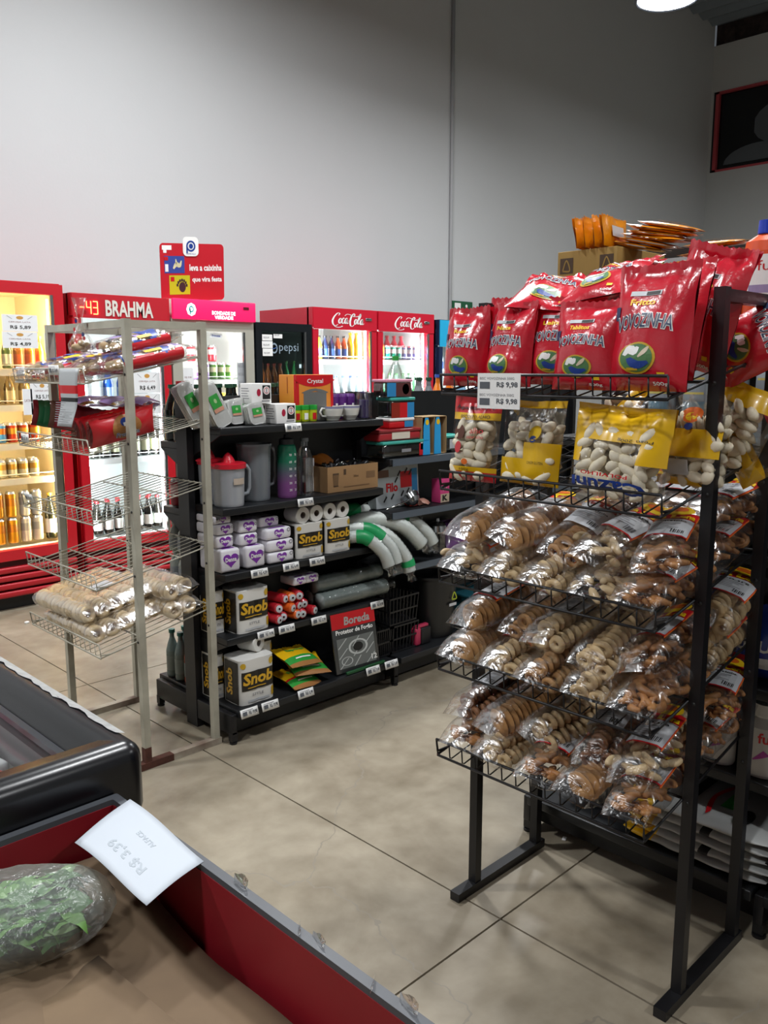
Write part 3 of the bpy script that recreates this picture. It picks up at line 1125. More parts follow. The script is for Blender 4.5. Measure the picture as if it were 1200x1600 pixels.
# ------------------------------------------------------------ red produce bin, front left
BRED = mat('bin_red', '8E1B26', 0.4, var=.15, vscale=6)
BGREY = mat('bin_rim_grey', '4A4D52', 0.4)
t = thing('produce_bin', 'red produce bin with a dark grey rim in the lower left foreground', 'bin', (0, .6, 0))
o = Vector((0, -.6, 0))
bx0, bx1, by0, by1, bz = -.75, .636, -.35, 1.305, .775
mb = MB()
w2 = .012
mb.box(bx1 - .016, bx1 - .006, by0 + .012, by1 - .012, .30, bz - .01, BRED)
mb.box(bx0 + .010, bx0 + .022, by0 + .012, by1 - .012, .30, bz - .01, BRED)
mb.box(bx0 + .022, bx1 - .016, by1 - .016, by1 - .006, .30, bz - .01, BRED)
mb.box(bx0 + .022, bx1 - .022, by0 + .010, by0 + .022, .30, bz - .01, BRED)
mb.box(bx0 + .012, bx1 - .012, by0 + .012, by1 - .012, .29, .30, BRED)
mb.obj('tub', t, o)
P = [(.015, bz - .010), (.015, bz), (.0, bz), (.0, bz - .03), (.004, bz - .03)]
ring_from_profile(P[::-1], bx0, bx1, by0, by1, BGREY, MB(), .004, 2, False).obj('rim', t, o)
for x in (bx0 + .05, bx1 - .06):
    for y in (by0 + .05, by1 - .06):
        MB().box(x - .02, x + .02, y - .02, y + .02, 0, .30, BLACKM).obj('leg', t, o)
# cardboard lining
CARD = mat('cardboard', '7D684F', 0.85, var=.2, vscale=5, color2='655340')
mb = MB()


def cardz(x, y):
    z = .655 + .045 * max(0, min(1, (y - .95) / .3)) ** 1.5
    z += .012 * noise.noise(Vector((x * 4, y * 4, 1))) + (.012 if (x < .38) else 0) * max(0, min(1, (.40 - x) / .03))
    return z


mb.grid(lambda u, v: Vector((bx0 + .03 + (bx1 - bx0 - .06) * u, by0 + .03 + (by1 - by0 - .06) * v, cardz(bx0 + .03 + (bx1 - bx0 - .06) * u, by0 + .03 + (by1 - by0 - .06) * v))), 60, 60, CARD)
cb = mb.obj('cardboard_sheet')
md = cb.modifiers.new('thick', 'SOLIDIFY')
md.thickness = .004
tag(cb, 'brown cardboard sheet lining the red produce bin', 'cardboard')
mb = MB()
mb.grid(lambda u, v: Vector((.20 + .30 * u, .62 + .30 * v + .05 * u, .672 + .03 * u * (1 - v) + .004 * math.sin(u * 6))), 8, 8, CARD)
cf = mb.obj('cardboard_flap', None, (-.02, .1, 0))
cf.modifiers.new('thick', 'SOLIDIFY').thickness = .003
tag(cf, 'loose folded cardboard flap lying on the cardboard lining of the bin', 'cardboard')

# sheet of paper on the rim, print showing faintly from the far side
mb = MB()
c00, c10, c11, c01 = Vector((.513, 1.203, .766)), Vector((.514, .985, .768)), Vector((.628, 1.02, .779)), Vector((.638, 1.262, .779))


def sheet(u, v, off=0.0):
    p = c01.lerp(c11, u).lerp(c00.lerp(c10, u), v)
    p.z += .010 * v * v + .006 * math.sin(PI * v) + off + .004 * math.sin(u * 5)
    return p


mb.grid(lambda u, v: sheet(u, v), 12, 10, mat('sheet_white', 'BAC1C9', 0.6))
FAINT = mat('faint_print', 'A8B0B8', 0.6)
mb.decal(text_geo('R$ 3,39', .02), lambda u, v, o_: sheet(u, v, o_), (.74, .62, .28, .78), FAINT, .0008, sub=.05)
mb.decal(text_geo('ALFACE', .02), lambda u, v, o_: sheet(u, v, o_), (.62, .32, .40, .40), FAINT, .0008, sub=.05)
sh = mb.obj('paper_sign')
sh.modifiers.new('thick', 'SOLIDIFY').thickness = .0004
tag(sh, 'plain white sheet of paper lying across the rim of the red bin', 'paper')
# tape scraps on the rim
TAPE = film('clear_tape', (.95, .95, .95), .35, .15, milky=.15)
for i, (y, a, hh) in enumerate(((.93, .4, .018), (.80, -.3, .008), (.76, .2, .012), (.66, -.5, .008), (.60, .3, .016))):
    mb = MB()
    mb.grid(lambda u, v: Vector((.012 * (u - .5) + .004 * v, .03 * (u - .5), hh * v + .004 * math.sin(5 * u))), 4, 4, TAPE)
    tag(mb.obj('tape_scrap', None, (.630, y, bz - .002), (0, 0, a)), 'scrap of clear tape stuck to the rim of the red bin', 'tape', 'tape scraps on the rim')

# clear bag of greens
GREENL = [mat('leaf_a', '35602A', 0.5), mat('leaf_b', '557F38', 0.5), mat('leaf_c', '86A670', 0.5)]
t = thing('bag_of_greens', 'clear plastic bag stuffed with fresh leafy greens in the lower left corner', 'vegetables', (.345, 1.185, .708), (0, 0, math.radians(-23)))
rng = random.Random(11)
mb = MB()
for k in range(620):
    cx, cy = rng.uniform(-.18, .135), rng.uniform(-.06, .06)
    cz = .006 + rng.uniform(-.012, .034) * (1 - (cy / .10) ** 2) * (1 - (cx / .22) ** 4)
    a, L, b = rng.uniform(-.9, .9), rng.uniform(.02, .036), rng.uniform(-.25, .25)
    mx = Matrix.Translation((cx, cy, cz)) @ Euler((rng.uniform(-.7, .7), b, a)).to_matrix().to_4x4()
    wd = rng.uniform(.006, .014)
    gm = GREENL[rng.choice((0, 0, 1, 1, 2))]
    mb.grid(lambda u, v: mx @ Vector((L * (u - .5) * 2, wd * (v - .5) * 2 * math.sin(PI * (u * .9 + .05)), .012 * math.sin(PI * u) + .004 * math.sin(9 * u + v))), 6, 2, gm)
tag(mb.obj('leaves', t), kind='stuff')
BAGF = film('cloudy_bag', (.97, .98, .97), .02, .32, milky=.13, milk=(.62, .68, .62), bump=.8, bscale=26)
mb = MB()


def bagf(u, v):
    a = 2 * PI * u
    s = v * 2 - 1
    wr = 1 + .05 * noise.noise(Vector((math.cos(a) * 3, math.sin(a) * 3, s * 7)))
    tp = max(0, 1 - abs(s) ** 4) ** .5
    return Vector((s * .20, math.cos(a) * (.105 - .03 * s) * max(tp, .25 if s > 0 else .5) * wr, (.016 + math.sin(a) * .058 * tp * wr)))


mb.grid(bagf, 40, 36, BAGF, closed_u=True)
mb.obj('plastic_bag', t)
# ------------------------------------------------------------ biscuits and their bags
def sgnp(x, p):
    return math.copysign(abs(x) ** p, x)


def ring_mesh(R_, r, m, n=14, k=7, flat=1.0):
    mb = MB()
    mb.grid(lambda u, v: Vector(((R_ + r * math.cos(2 * PI * v)) * math.cos(2 * PI * u), r * flat * math.sin(2 * PI * v), (R_ + r * math.cos(2 * PI * v)) * math.sin(2 * PI * u))), n, k, m)
    return mb.mesh('biscuit')


def disc_mesh(R_, h, m, hole=False):
    mb = MB()
    rot = Matrix.Rotation(PI / 2, 3, 'X')
    r0 = .004 if hole else 0
    mb.lathe([(r0, -h * .4), (R_ * .85, -h / 2), (R_, -h * .25), (R_, h * .25), (R_ * .85, h / 2), (r0, h * .4)], m, n=16, mx=rot)
    return mb.mesh('biscuit')


def crescent_mesh(R_, r, m, arc=PI * .9):
    mb = MB()
    pts, rad = [], []
    for i in range(9):
        a = -arc / 2 + arc * i / 8
        pts.append((R_ * math.cos(a) - R_ * .6, R_ * math.sin(a), .1 * r * math.sin(3 * a)))
        rad.append(r * (.45 + .6 * math.sin(PI * (i + .6) / 9.2)))
    mb.tube(pts, r, m, 8, radii=rad)
    return mb.mesh('biscuit')


def puff_mesh(a, b, m, seed=0):
    mb = MB()
    mb.grid(lambda u, v: Vector((a * math.cos(PI * v), b * math.sin(PI * v) * math.cos(2 * PI * u), b * math.sin(PI * v) * math.sin(2 * PI * u))) * (1 + .14 * noise.noise(Vector((seed + 3 * math.cos(2 * PI * u), 3 * v, 3 * math.sin(2 * PI * u))))), 10, 8, m, closed_u=True)
    return mb.mesh('biscuit')


BR = [mat('biscuit_golden', 'BF935E', 0.6, var=.25, vscale=30, color2='9E7040'), mat('biscuit_pale', 'DCC8A0', 0.65, var=.15, vscale=30, color2='C09E6C'),
      mat('biscuit_brown', '8E6340', 0.6, var=.25, vscale=30, color2='6E4222'), mat('biscuit_cream', 'DCC9A6', 0.7, var=.15, vscale=24, color2='C9AE82'),
      mat('biscuit_orange', 'BA8650', 0.55, var=.25, vscale=30, color2='966236')]
PUFF = mat('polvilho_puff', 'F0E8D4', 0.8, var=.12, vscale=40, color2='DDD0B0')
FILM = film('clear_bag_film', (.985, .98, .975), .0, .24, bump=.5, bscale=20)
FILM2 = film('clear_bag_film_soft', (.985, .98, .97), .0, .24, bump=.5, bscale=16)
OLAB = mat('orange_label', 'D8661A', .4)
BRLAB = mat('brown_red_label', '8C2414', .4)
SILV = mat('label_grey_panel', 'BFC2C6', .4)


def pack_film(L, a, b, seed, e=.75, fin=.03):
    def f(u, s, off=0.0):
        # u angle (0..1), s along (-1..1)
        t = 2 * PI * u
        tp = 1 if abs(s) < .72 else max(0, 1 - ((abs(s) - .72) / .28) ** 2.2) ** .5
        bb = b * (.10 + .90 * tp)
        aa = a * (.80 + .20 * tp) * (1 + .12 * (1 - tp))
        n_ = noise.noise(Vector((math.cos(t) * 2.2 + seed * 7, math.sin(t) * 2.2, s * 3.5)))
        k = 1 + .055 * n_ + off / b
        return Vector((sgnp(math.cos(t), e) * aa * k, s * (L / 2 + fin * (1 - tp)), b * .98 + sgnp(math.sin(t), e) * bb * k))
    return f


def pack_label(f, a, b, L, style, seed):
    def mp(x, y, off):
        th = PI / 2 - x / ((a + b) * .52)
        return f((th / (2 * PI)) % 1.0, y / (L / 2), off + .0015)
    mb = MB()
    hw, y0, y1 = .038, -.045, .075
    if style == 'tia':
        mb.decal(RECT, mp, (-hw, y0 - .003, hw, y1 - .012), REDP, .0, sub=.012)
        mb.decal(RECT, mp, (-hw - .003, y0 - .007, -hw, y1 * .8), OLAB, .0, sub=.012)
        mb.decal(RECT, mp, (hw, y0 - .007, hw + .003, y1 * .8), OLAB, .0, sub=.012)
        mb.decal(RECT, mp, (-hw + .002, y0, hw - .002, y0 + .076), SILV, .0008, sub=.012)
        mb.decal(disc_geo(16), mp, (-.026, y1 - .022, .026, y1 + .018), YELP, .0008, sub=.012)
        mb.decal(disc_geo(12), mp, (-.013, y1 - .008, .013, y1 + .012), OLAB, .0013, sub=.012)
        mb.decal(text_geo('Tia Lena', .04), mp, (-.033, y0 + .078, .033, y0 + .095), YELP, .0016, sub=.012)
    elif style == 'white':
        mb.decal(RECT, mp, (-hw, y0, hw, y1 - .02), SILV, .0, sub=.012)
        mb.decal(RECT, mp, (-hw, y1 - .02, hw, y1 - .012), BRLAB, .0, sub=.012)
        mb.decal(text_geo('Tia Lena', .04), mp, (-.03, y1 - .034, .03, y1 - .022), BRLAB, .001, sub=.012)
    for k in range(5):
        mb.decal(RECT, mp, (-.030, y0 + .052 - k * .007, .012 - (k % 3) * .006, y0 + .0545 - k * .007), GREYP, .0014, sub=.012)
    for k in range(7):
        mb.decal(RECT, mp, (.004 + k * .0032, y0 + .008, .004 + k * .0032 + (.002 if k % 2 else .0012), y0 + .024), BLACKP, .0014, sub=.012)
    mb.decal(text_geo('Fofura' if seed % 2 else 'Rosquinha', .02), mp, (-.028, y0 + .060, .020, y0 + .068), BLACKP, .0016, sub=.012)
    return mb


def make_pack(kind, style, seed):
    rng = random.Random(seed)
    L, a, b = .23, .049, .040
    t = thing('biscuit_package', 'clear bag', 'biscuits', (0, 0, -50))
    f = pack_film(L, a, b, seed)
    mb = MB()
    mb.grid(lambda u, v: f(u, v * 2 - 1), 28, 26, FILM, closed_u=True)
    mb.obj('clear_film', t)
    nm, cm, me, P = {
        'ring': ('biscuit', BR[0], None, None), 'pale': ('biscuit', BR[1], None, None), 'toast': ('biscuit', BR[0], None, None),
        'crescent': ('biscuit', BR[4], None, None), 'finger': ('biscuit', BR[3], None, None), 'dark': ('biscuit', BR[2], None, None)}[kind]
    if kind in ('ring', 'dark', 'pale'):
        me = ring_mesh(.0135, .0072, cm) if kind != 'pale' else disc_mesh(.0205, .013, cm, True)
        if kind == 'pale':
            me = ring_mesh(.0125, .0085, cm, flat=.8)
        for (x, z) in ((-.021, .023), (.021, .023), (0, .056)):
            for k in range(11):
                put('biscuit', me, (x + rng.uniform(-.002, .002), -.096 + k * .0192, z + rng.uniform(-.002, .002)), (rng.uniform(-.25, .25), 0, rng.uniform(-.3, .3)), t)
    elif kind == 'toast':
        me = ring_mesh(.019, .0155, cm, 18, 8, .42)
        for k in range(14):
            o_ = put('biscuit', me, (rng.uniform(-.003, .003), -.095 + k * .0146, .039), (rng.uniform(-.12, .12), 0, rng.uniform(-.12, .12)), t)
    else:
        ms = [crescent_mesh(.017, .0075, cm), crescent_mesh(.022, .0085, cm)] if kind == 'crescent' else [crescent_mesh(.05, .0085, cm, .9), puff_mesh(.02, .009, cm)]
        for k in range(30):
            lay = k % 3
            y = -.098 + (k // 3) * .0215
            x = (-.024, .0, .024)[k % 3] + rng.uniform(-.006, .006)
            z = .022 + rng.uniform(0, .036)
            put('biscuit', ms[k % 2], (x, y, z), (rng.uniform(-.5, .5), rng.uniform(-.6, .6), rng.uniform(0, 6)), t)
    if style:
        pack_label(f, a, b, L, style, seed).obj('label', t)
    return t


PROTO = {}
NICE = {'ring': 'golden ring biscuits', 'pale': 'pale ring biscuits', 'toast': 'round golden toasts', 'crescent': 'curved orange-brown biscuits', 'finger': 'cream finger biscuits', 'dark': 'dark brown ring biscuits'}
ORD = ['first', 'second', 'third', 'fourth', 'fifth', 'sixth', 'seventh']
BORD = {2: 'third', 3: 'fourth', 4: 'bottom'}


def place_pack(kind, style, loc, rot, label, group):
    k = (kind, style)
    if k not in PROTO:
        PROTO[k] = make_pack(kind, style, len(PROTO) + 1)
    pr = PROTO[k]
    if not pr.get('used'):
        pr['used'] = 1
        pr.scale = (1.17, 1.10, 1.10)
        pr.location, pr.rotation_euler = loc, rot
        pr['label'], pr['group'] = label, group
        return pr
    o_ = dup(pr, loc, rot, label, group)
    if 'used' in o_:
        del o_['used']
    return o_


LAY = {
    2: (['finger', 'pale', 'ring', 'pale', 'finger', 'crescent'], ['toast', 'toast', 'ring', 'finger', 'crescent'],
        [None, None, 'white', 'tia', 'tia'], ['ring', 'toast', 'dark', 'ring', 'crescent', 'finger']),
    3: (['toast', 'pale', 'crescent', 'ring', 'pale', 'crescent'], ['toast', 'ring', 'pale', 'pale', 'crescent'],
        ['tia', None, 'white', None, 'tia'], ['ring', 'dark', 'ring', 'toast', 'pale', 'finger']),
    4: (['crescent', 'pale', 'pale', 'crescent', 'toast', 'crescent'], ['dark', 'toast', 'pale', 'dark', 'finger'],
        ['white', None, None, 'white', 'tia'], ['crescent', 'toast', 'dark', 'ring', 'crescent', 'finger'])}
rng = random.Random(21)
TILT = math.atan(.10 / .515)
for bi in (2, 3, 4):
    zf = BL_LV[bi]
    low, up, ust, back = LAY[bi]
    zat = lambda x: zf + .10 * (x - 1.605) / .515 + .003
    for i in range(5):      # lower layer
        y = 1.364 - i * .123
        place_pack(low[i + (i > 1)], 'tia' if (i + bi) % 2 == 0 else None, (1.752 + rng.uniform(-.012, .008), y, zat(1.752)), (TILT + rng.uniform(-.03, .03), rng.uniform(-.1, .1), -PI / 2 + rng.uniform(-.10, .10)),
                   f'bag of {NICE[low[i + (i > 1)]]}, {BORD[bi]} basket, front lower layer, {ORD[i]} from left', 'biscuit bags on the black rack')
        place_pack(back[i], 'tia', (2.02, y, zat(2.02)), (TILT, rng.uniform(-.1, .1), -PI / 2 + rng.uniform(-.06, .06)),
                   f'bag of {NICE[back[i]]}, {BORD[bi]} basket, back lower layer, {ORD[i]} from left', 'biscuit bags on the black rack')
    for i in range(5):
        y = 1.345 - i * .118
        place_pack(up[i], ust[i], (1.775 + rng.uniform(-.025, .03), y, zat(1.775) + .082 + rng.uniform(-.006, .004)), (TILT + rng.uniform(.0, .14), rng.uniform(-.35, .35), -PI / 2 + rng.uniform(-.28, .22)),
                   f'bag of {NICE[up[i]]}, {BORD[bi]} basket, front upper layer, {ORD[i]} from left', 'biscuit bags on the black rack')
        if i > 1:
            place_pack(back[i], 'tia', (2.05, y - .01, zat(2.05) + .082), (TILT, rng.uniform(-.3, .3), -PI / 2 + rng.uniform(-.2, .2)),
                       f'bag of {NICE[back[i]]}, {BORD[bi]} basket, back upper layer, {ORD[i]} from left', 'biscuit bags on the black rack')
for pr in PROTO.values():
    if 'used' in pr:
        del pr['used']


# ---------------------------------------------------------------- pillow bags
def bag_fn(w, h, T, seed, fat=.30, wr=1.0, flop=0.0, tw=0.0):
    """front(u, v, off): u in +-w/2, v in 0..h; facing -Y, standing on z=0"""
    def thick(u, v):
        q = min(1, abs(2 * u / w))
        s = v / h
        a = max(0, 1 - q ** 3.0) ** .65
        if s < fat:
            b = math.sin(PI / 2 * (s / fat)) ** .55
        else:
            b = math.cos(PI / 2 * min(1, (s - fat) / (.93 - fat))) ** .75 if s < .93 else 0
        return T * a * (b if b > 0 else 0)

    def pos(u, v, side, off=0.0):
        t = thick(u, v)
        s = v / h
        nz = noise.noise(Vector((u * 16 + seed * 3.1, v * 13, side * 2.0 + seed)))
        n2 = noise.noise(Vector((u * 42, v * 9 + seed * 5, 3.0 * side)))
        pin = 1 - .10 * (t / T if T else 0) - .03 * math.sin(PI * s)
        x = u * pin + tw * s * s * .05
        y = side * (t * (1 + .35 * nz * wr) + .0012) + wr * (.010 * nz * s + .007 * n2 * s * s)
        z = v * (1 - .05 * (1 - abs(2 * u / w)) * s * .4)
        # upper part folds over towards the front / back
        if flop and s > .6:
            k = (s - .6) / .4
            y += flop * k * k * .10
            z -= abs(flop) * k * k * .045
        p = Vector((x, y, z))
        if off:
            p.y += side * off
        return p
    return pos


def bag_mesh(w, h, T, seed, m, mfn=None, nu=22, nv=26, name='bag_foil', **k):
    pos = bag_fn(w, h, T, seed, **k)
    mb = MB()
    mb.grid(lambda u, v: pos((u - .5) * w, v * h, -1), nu, nv, m, mfn=mfn)
    mb.grid(lambda u, v: pos((.5 - u) * w, v * h, 1), nu, nv, m, mfn=(lambda u, v: mfn(1 - u, v)) if mfn else None)
    # zig-zag crimp
    n = 22
    vs = []
    for i in range(n + 1):
        u = (i / n - .5) * w
        p = pos(u, h, -1)
        vs += [p, p + Vector((0, 0, .004 if i % 2 else .0))]
    mb.add(vs, [(2 * i, 2 * i + 2, 2 * i + 3, 2 * i + 1) for i in range(n)], m)
    return mb, (lambda u, v, off=0.0: pos(u, v, -1, off + .0006))


FOIL = mat('red_foil', 'C2142A', 0.25, spec=0.6, coat=.5, bump=.5, bscale=18)
NAVY = mat('navy_print', '1A3158', .4)
EMB_G = mat('emblem_green', '4E7A4A', .4)


def snack_print(mp, w, h, seed, small='Tablitos'):
    mb = MB()
    S = .014
    # word with a white outline, arched
    def arch(u, v, off):
        return mp(u, v + .16 * w * (1 - (2 * u / w) ** 2) * .45, off)
    hw = w * .40
    mb.decal(text_geo('VOVOZINHA', .055), arch, (-hw, h * .425, hw, h * .555), WHITE, .0012, sub=S)
    mb.decal(text_geo('VOVOZINHA', .0), arch, (-hw + .002, h * .433, hw - .002, h * .547), NAVY, .0026, sub=S)
    mb.decal(text_geo('ROSCA', .0), arch, (-w * .12, h * .575, w * .14, h * .59), mat('pink_small_print', 'E07A80', .4), .0012, sub=S)
    mb.decal(text_geo(small, .03), mp, (-w * .22, h * .665, w * .12, h * .715), YELP, .0014, sub=S)
    mb.decal(RECT, mp, (-w * .26, h * .745, w * .16, h * .785), SILV, .0010, sub=S)
    mb.decal(RECT, mp, (-w * .04, h * .750, w * .14, h * .78), BLACKP, .0016, sub=S)
    # oval emblem, plain shapes only
    mb.decal(disc_geo(24), mp, (-w * .25, h * .12, w * .25, h * .37), GOLDP, .0010, sub=S)
    mb.decal(disc_geo(24), mp, (-w * .22, h * .135, w * .22, h * .355), EMB_G, .0016, sub=S)
    PK = mat('emblem_cream', 'D8C8B0', .4)
    mb.decal(stroke_geo([[(0, .2, 1), (.3, .8, 2.2), (.55, .5, 2.6), (.8, .9, 1)]], .22), mp, (-w * .17, h * .24, w * .05, h * .34), WHITE, .0020, sub=S)
    mb.decal(stroke_geo([[(0, .8, 1), (.4, .3, 2.4), (1, .5, .8)]], .26), mp, (-w * .10, h * .16, w * .17, h * .26), BLUEP, .0024, sub=S)
    mb.decal(stroke_geo([[(0, 0, .6), (.6, .5, 1.6), (1, 1, .6)]], .3), mp, (w * .03, h * .25, w * .16, h * .33), PK, .0022, sub=S)
    mb.decal(RECT, mp, (-w * .12, h * .145, w * .02, h * .165), GOLDP, .0022, sub=S)
    mb.decal(RECT, mp, (w * .26, h * .10, w * .34, h * .135), YELP, .0012, sub=S)
    mb.decal(text_geo('500g', .02), mp, (w * .18, h * .03, w * .36, h * .065), WHITE, .0012, sub=S)
    mb.decal(RECT, mp, (-w * .47, h * .55, -w * .38, h * .66), NAVY, .0012, sub=S)
    return mb


def snack_bag(label, loc, rot, w=.17, h=.27, T=.045, seed=1, small='Tablitos', **k):
    t = thing('snack_bag', label, 'snack bag', loc, rot, 'red snack bags in the top basket')
    mb, mp = bag_mesh(w, h, T, seed, FOIL, **k)
    mb.obj('foil', t)
    snack_print(mp, w, h, seed, small).obj('print', t)
    return t


zb = lambda x, bi: BL_LV[bi] + .10 * (x - 1.605) / .515 + .004
R90 = -PI / 2
LEAN = -.12
snack_bag('red snack bag standing at the far left of the top basket', (1.67, 1.405, zb(1.67, 0)), (LEAN, 0, R90 + .05), .135, .195, .035, 1, 'Rosca', wr=1.3)
snack_bag('red snack bag standing second from the left in the top basket, gold print glinting', (1.67, 1.268, zb(1.67, 0)), (LEAN, 0, R90 - .12), .145, .20, .038, 2, 'Nata', wr=1.4)
snack_bag('red snack bag third from the left in the top basket, partly behind the middle bag', (1.70, 1.155, zb(1.70, 0)), (LEAN, 0, R90 + .08), .15, .205, .036, 3, 'Leite', wr=1.2)
snack_bag('middle red snack bag, fourth from the left at the front of the top basket', (1.65, 1.045, zb(1.65, 0)), (LEAN, 0, R90 - .05), .17, .195, .040, 4, 'Tablitos')
snack_bag('tallest red snack bag at the front right of the top basket', (1.65, .895, zb(1.65, 0)), (LEAN, 0, R90 - .10), .19, .262, .046, 5, 'Fritto', wr=1.1)
snack_bag('large red snack bag standing behind the tallest one at the right of the top basket', (1.76, .915, zb(1.76, 0)), (LEAN - .08, 0, R90 - .30), .17, .262, .042, 6, 'Fritto')
snack_bag('red snack bag with a pointed corner rising at the right of the top basket', (1.90, .925, zb(1.90, 0)), (-.05, .25, R90 - .20), .18, .275, .04, 7, 'Fritto', wr=1.6)
snack_bag('red snack bag standing in the second row behind the left bags of the top basket', (1.80, 1.36, zb(1.80, 0)), (LEAN, 0, R90 + .1), .15, .20, .036, 8, 'Leite', wr=1.4)
snack_bag('red snack bag in the second row of the top basket holding up the lying bags', (1.82, 1.19, zb(1.82, 0)), (LEAN, 0, R90), .17, .20, .04, 9, 'Nata')
snack_bag('red snack bag lying crumpled on top of the others, white stripe showing, left one', (1.69, 1.20, zb(1.69, 0) + .175), (-1.1, .1, R90 + .3), .17, .20, .028, 10, 'Nata', wr=2.2, fat=.5)
snack_bag('red snack bag lying crumpled on top of the others, white stripe showing, right one', (1.70, 1.075, zb(1.7, 0) + .190), (-1.1, -.1, R90 - .1), .18, .20, .028, 11, 'Rosca', wr=2.2, fat=.5)
snack_bag('red snack bag drooping over the right end of the top basket behind the post', (1.98, .90, zb(1.98, 0) - .0), (-.2, 1.1, R90 - .1), .15, .26, .03, 12, 'Leite', wr=1.6)


def clear_bag(label, loc, rot, w, h, T, seed, bands, texts, puffs, cat='snack bag', name='polvilho_bag', **k):
    """see-through bag with printed bands (v0, v1, material) and texts, filled with puffs"""
    t = thing(name, label, cat, loc, rot, 'bags in the second basket')

    def mfn(u, v):
        for (u0, u1, v0, v1, m) in bands:
            if u0 <= u <= u1 and v0 <= v <= v1:
                return m
        return FILM2
    mb, mp = bag_mesh(w, h, T, seed, FILM2, mfn=mfn, nu=30, nv=36, **k)
    mb.obj('bag', t)
    mb = MB()
    for (txt, r, m, bold) in texts:
        g = txt if not isinstance(txt, str) else text_geo(txt, bold)
        mb.decal(g, mp, (r[0] * w, r[1] * h, r[2] * w, r[3] * h), m, .0022, sub=.014)
    if texts:
        mb.obj('print', t)
    if puffs:
        rng = random.Random(seed)
        ms = [puff_mesh(.023, .0125, PUFF, 1), puff_mesh(.018, .0135, PUFF, 2), puff_mesh(.027, .012, PUFF, 3)]
        rows = max(3, int(h * .72 / .0235))
        for j in range(rows):
            for i in range(int(w * .8 / .034)):
                x = -w * .38 + .018 + i * .035 + rng.uniform(-.006, .006)
                z = .020 + j * .0235
                for s in (-1, 1):
                    put('puff', ms[rng.randrange(3)], (x, s * T * .42, z + rng.uniform(-.004, .004)), (rng.uniform(-.4, .4), rng.uniform(-1.3, 1.3), rng.uniform(-.3, .3)), t)
    return t


YF_ = mat('yellow_bag_print', 'E3B415', .3, coat=.3)
RF_ = mat('red_bag_print', 'C4202A', .3, coat=.3)
clear_bag('red, yellow and clear snack bag standing at the far left of the second basket', (1.67, 1.375, zb(1.67, 1)), (LEAN, 0, R90 + .02), .150, .215, .03, 21,
          [(0, 1, .0, .10, RF_), (0, 1, .10, .17, YF_), (0, 1, .72, .80, YF_), (0, 1, .80, 1, RF_)],
          [('Água BISCOITO', (-.42, .84, .42, .90), BLACKP, .02), ('BISCOITO ALHO', (-.30, .74, .35, .78), BLACKP, .0), ('alho', (.0, .56, .3, .63), RF_, .0), ('sabor alho', (-.05, .50, .32, .54), RF_, .0),
           (disc_geo(), (-.10, .19, .05, .26), OLAB, 0), (disc_geo(), (-.38, .48, -.12, .66), mat('brown_print', '5A3020', .5), 0), (disc_geo(), (-.33, .32, -.17, .46), RF_, 0), ('100g', (-.15, .115, .05, .15), BLACKP, .0)], True)
clear_bag('clear and yellow bag of white puffed biscuits, second from the left in the second basket', (1.69, 1.215, zb(1.69, 1)), (LEAN, 0, R90 - .06), .18, .205, .042, 22,
          [(0, 1, .0, .10, YF_), (.0, .55, .10, .30, YF_), (.55, 1, .10, .50, YF_), (.62, .9, .12, .32, SILV), (0, 1, .93, 1, YF_)],
          [('CONTÉM GLÚTEN', (.12, .25, .38, .29), BLACKP, 0), (disc_geo(), (.10, .52, .30, .70), YELP, 0), (disc_geo(), (.14, .50, .26, .58), BLUEP, 0)], True)
clear_bag('large bag of white puffs with upside-down blue lettering, middle of the second basket', (1.665, .968, zb(1.665, 1)), (LEAN, .05, R90 + .02), .235, .205, .05, 23,
          [(.0, .12, .35, 1, YF_), (.12, 1, .60, 1, YF_), (.80, 1, .40, .60, YF_), (.0, .45, .78, .93, SILV)],
          [('Cazuni', (.40, .20, -.42, .06), BLUEP, .03), ('POLVILHO', (.25, .27, -.30, .23), REDP, .02), ('Peso 200g', (.4, .66, .05, .62), BLACKP, 0)], True, wr=1.2)
clear_bag('clear bag of white puffed biscuits with a yellow front behind the right post, second basket', (1.80, .86, zb(1.80, 1)), (LEAN, 0, R90 - .15), .17, .205, .042, 24,
          [(0, .7, .0, .08, YF_), (.1, .95, .30, .62, YF_), (.2, .6, .12, .28, SILV)],
          [(disc_geo(), (-.16, .68, .18, .86), OLAB, 0), (disc_geo(), (-.08, .70, .10, .80), YELP, 0), (disc_geo(), (-.06, .60, .08, .68), BLUEP, 0)], True)
clear_bag('clear snack bag with a yellow stripe lying high in the second basket', (1.80, 1.10, zb(1.8, 1) + .05), (-.5, .5, R90), .17, .20, .03, 25,
          [(.3, .5, 0, 1, YF_)], [], True)
clear_bag('red and yellow snack bag leaning out at the right end of the second basket', (2.0, .86, zb(2.0, 1) + .0), (-.2, 1.0, R90 - .1), .15, .22, .03, 26,
          [(0, 1, .0, .25, YF_), (0, 1, .55, 1, RF_)], [], False)
clear_bag('clear bag with a yellow corner high behind the right post of the second basket', (1.96, .87, zb(1.96, 1) + .0), (-.1, .35, R90), .16, .20, .03, 27,
          [(0, 1, .75, 1, YF_)], [], True)

# ------------------------------------------------------------ goods on the cream rack
zw = lambda x, bi: WH_LV[bi] + .10 * (x - 1.34) / .49 + .004
POLV = film('bread_bag_film', (.96, .94, .93), .07, .1, bump=.8, bscale=20)


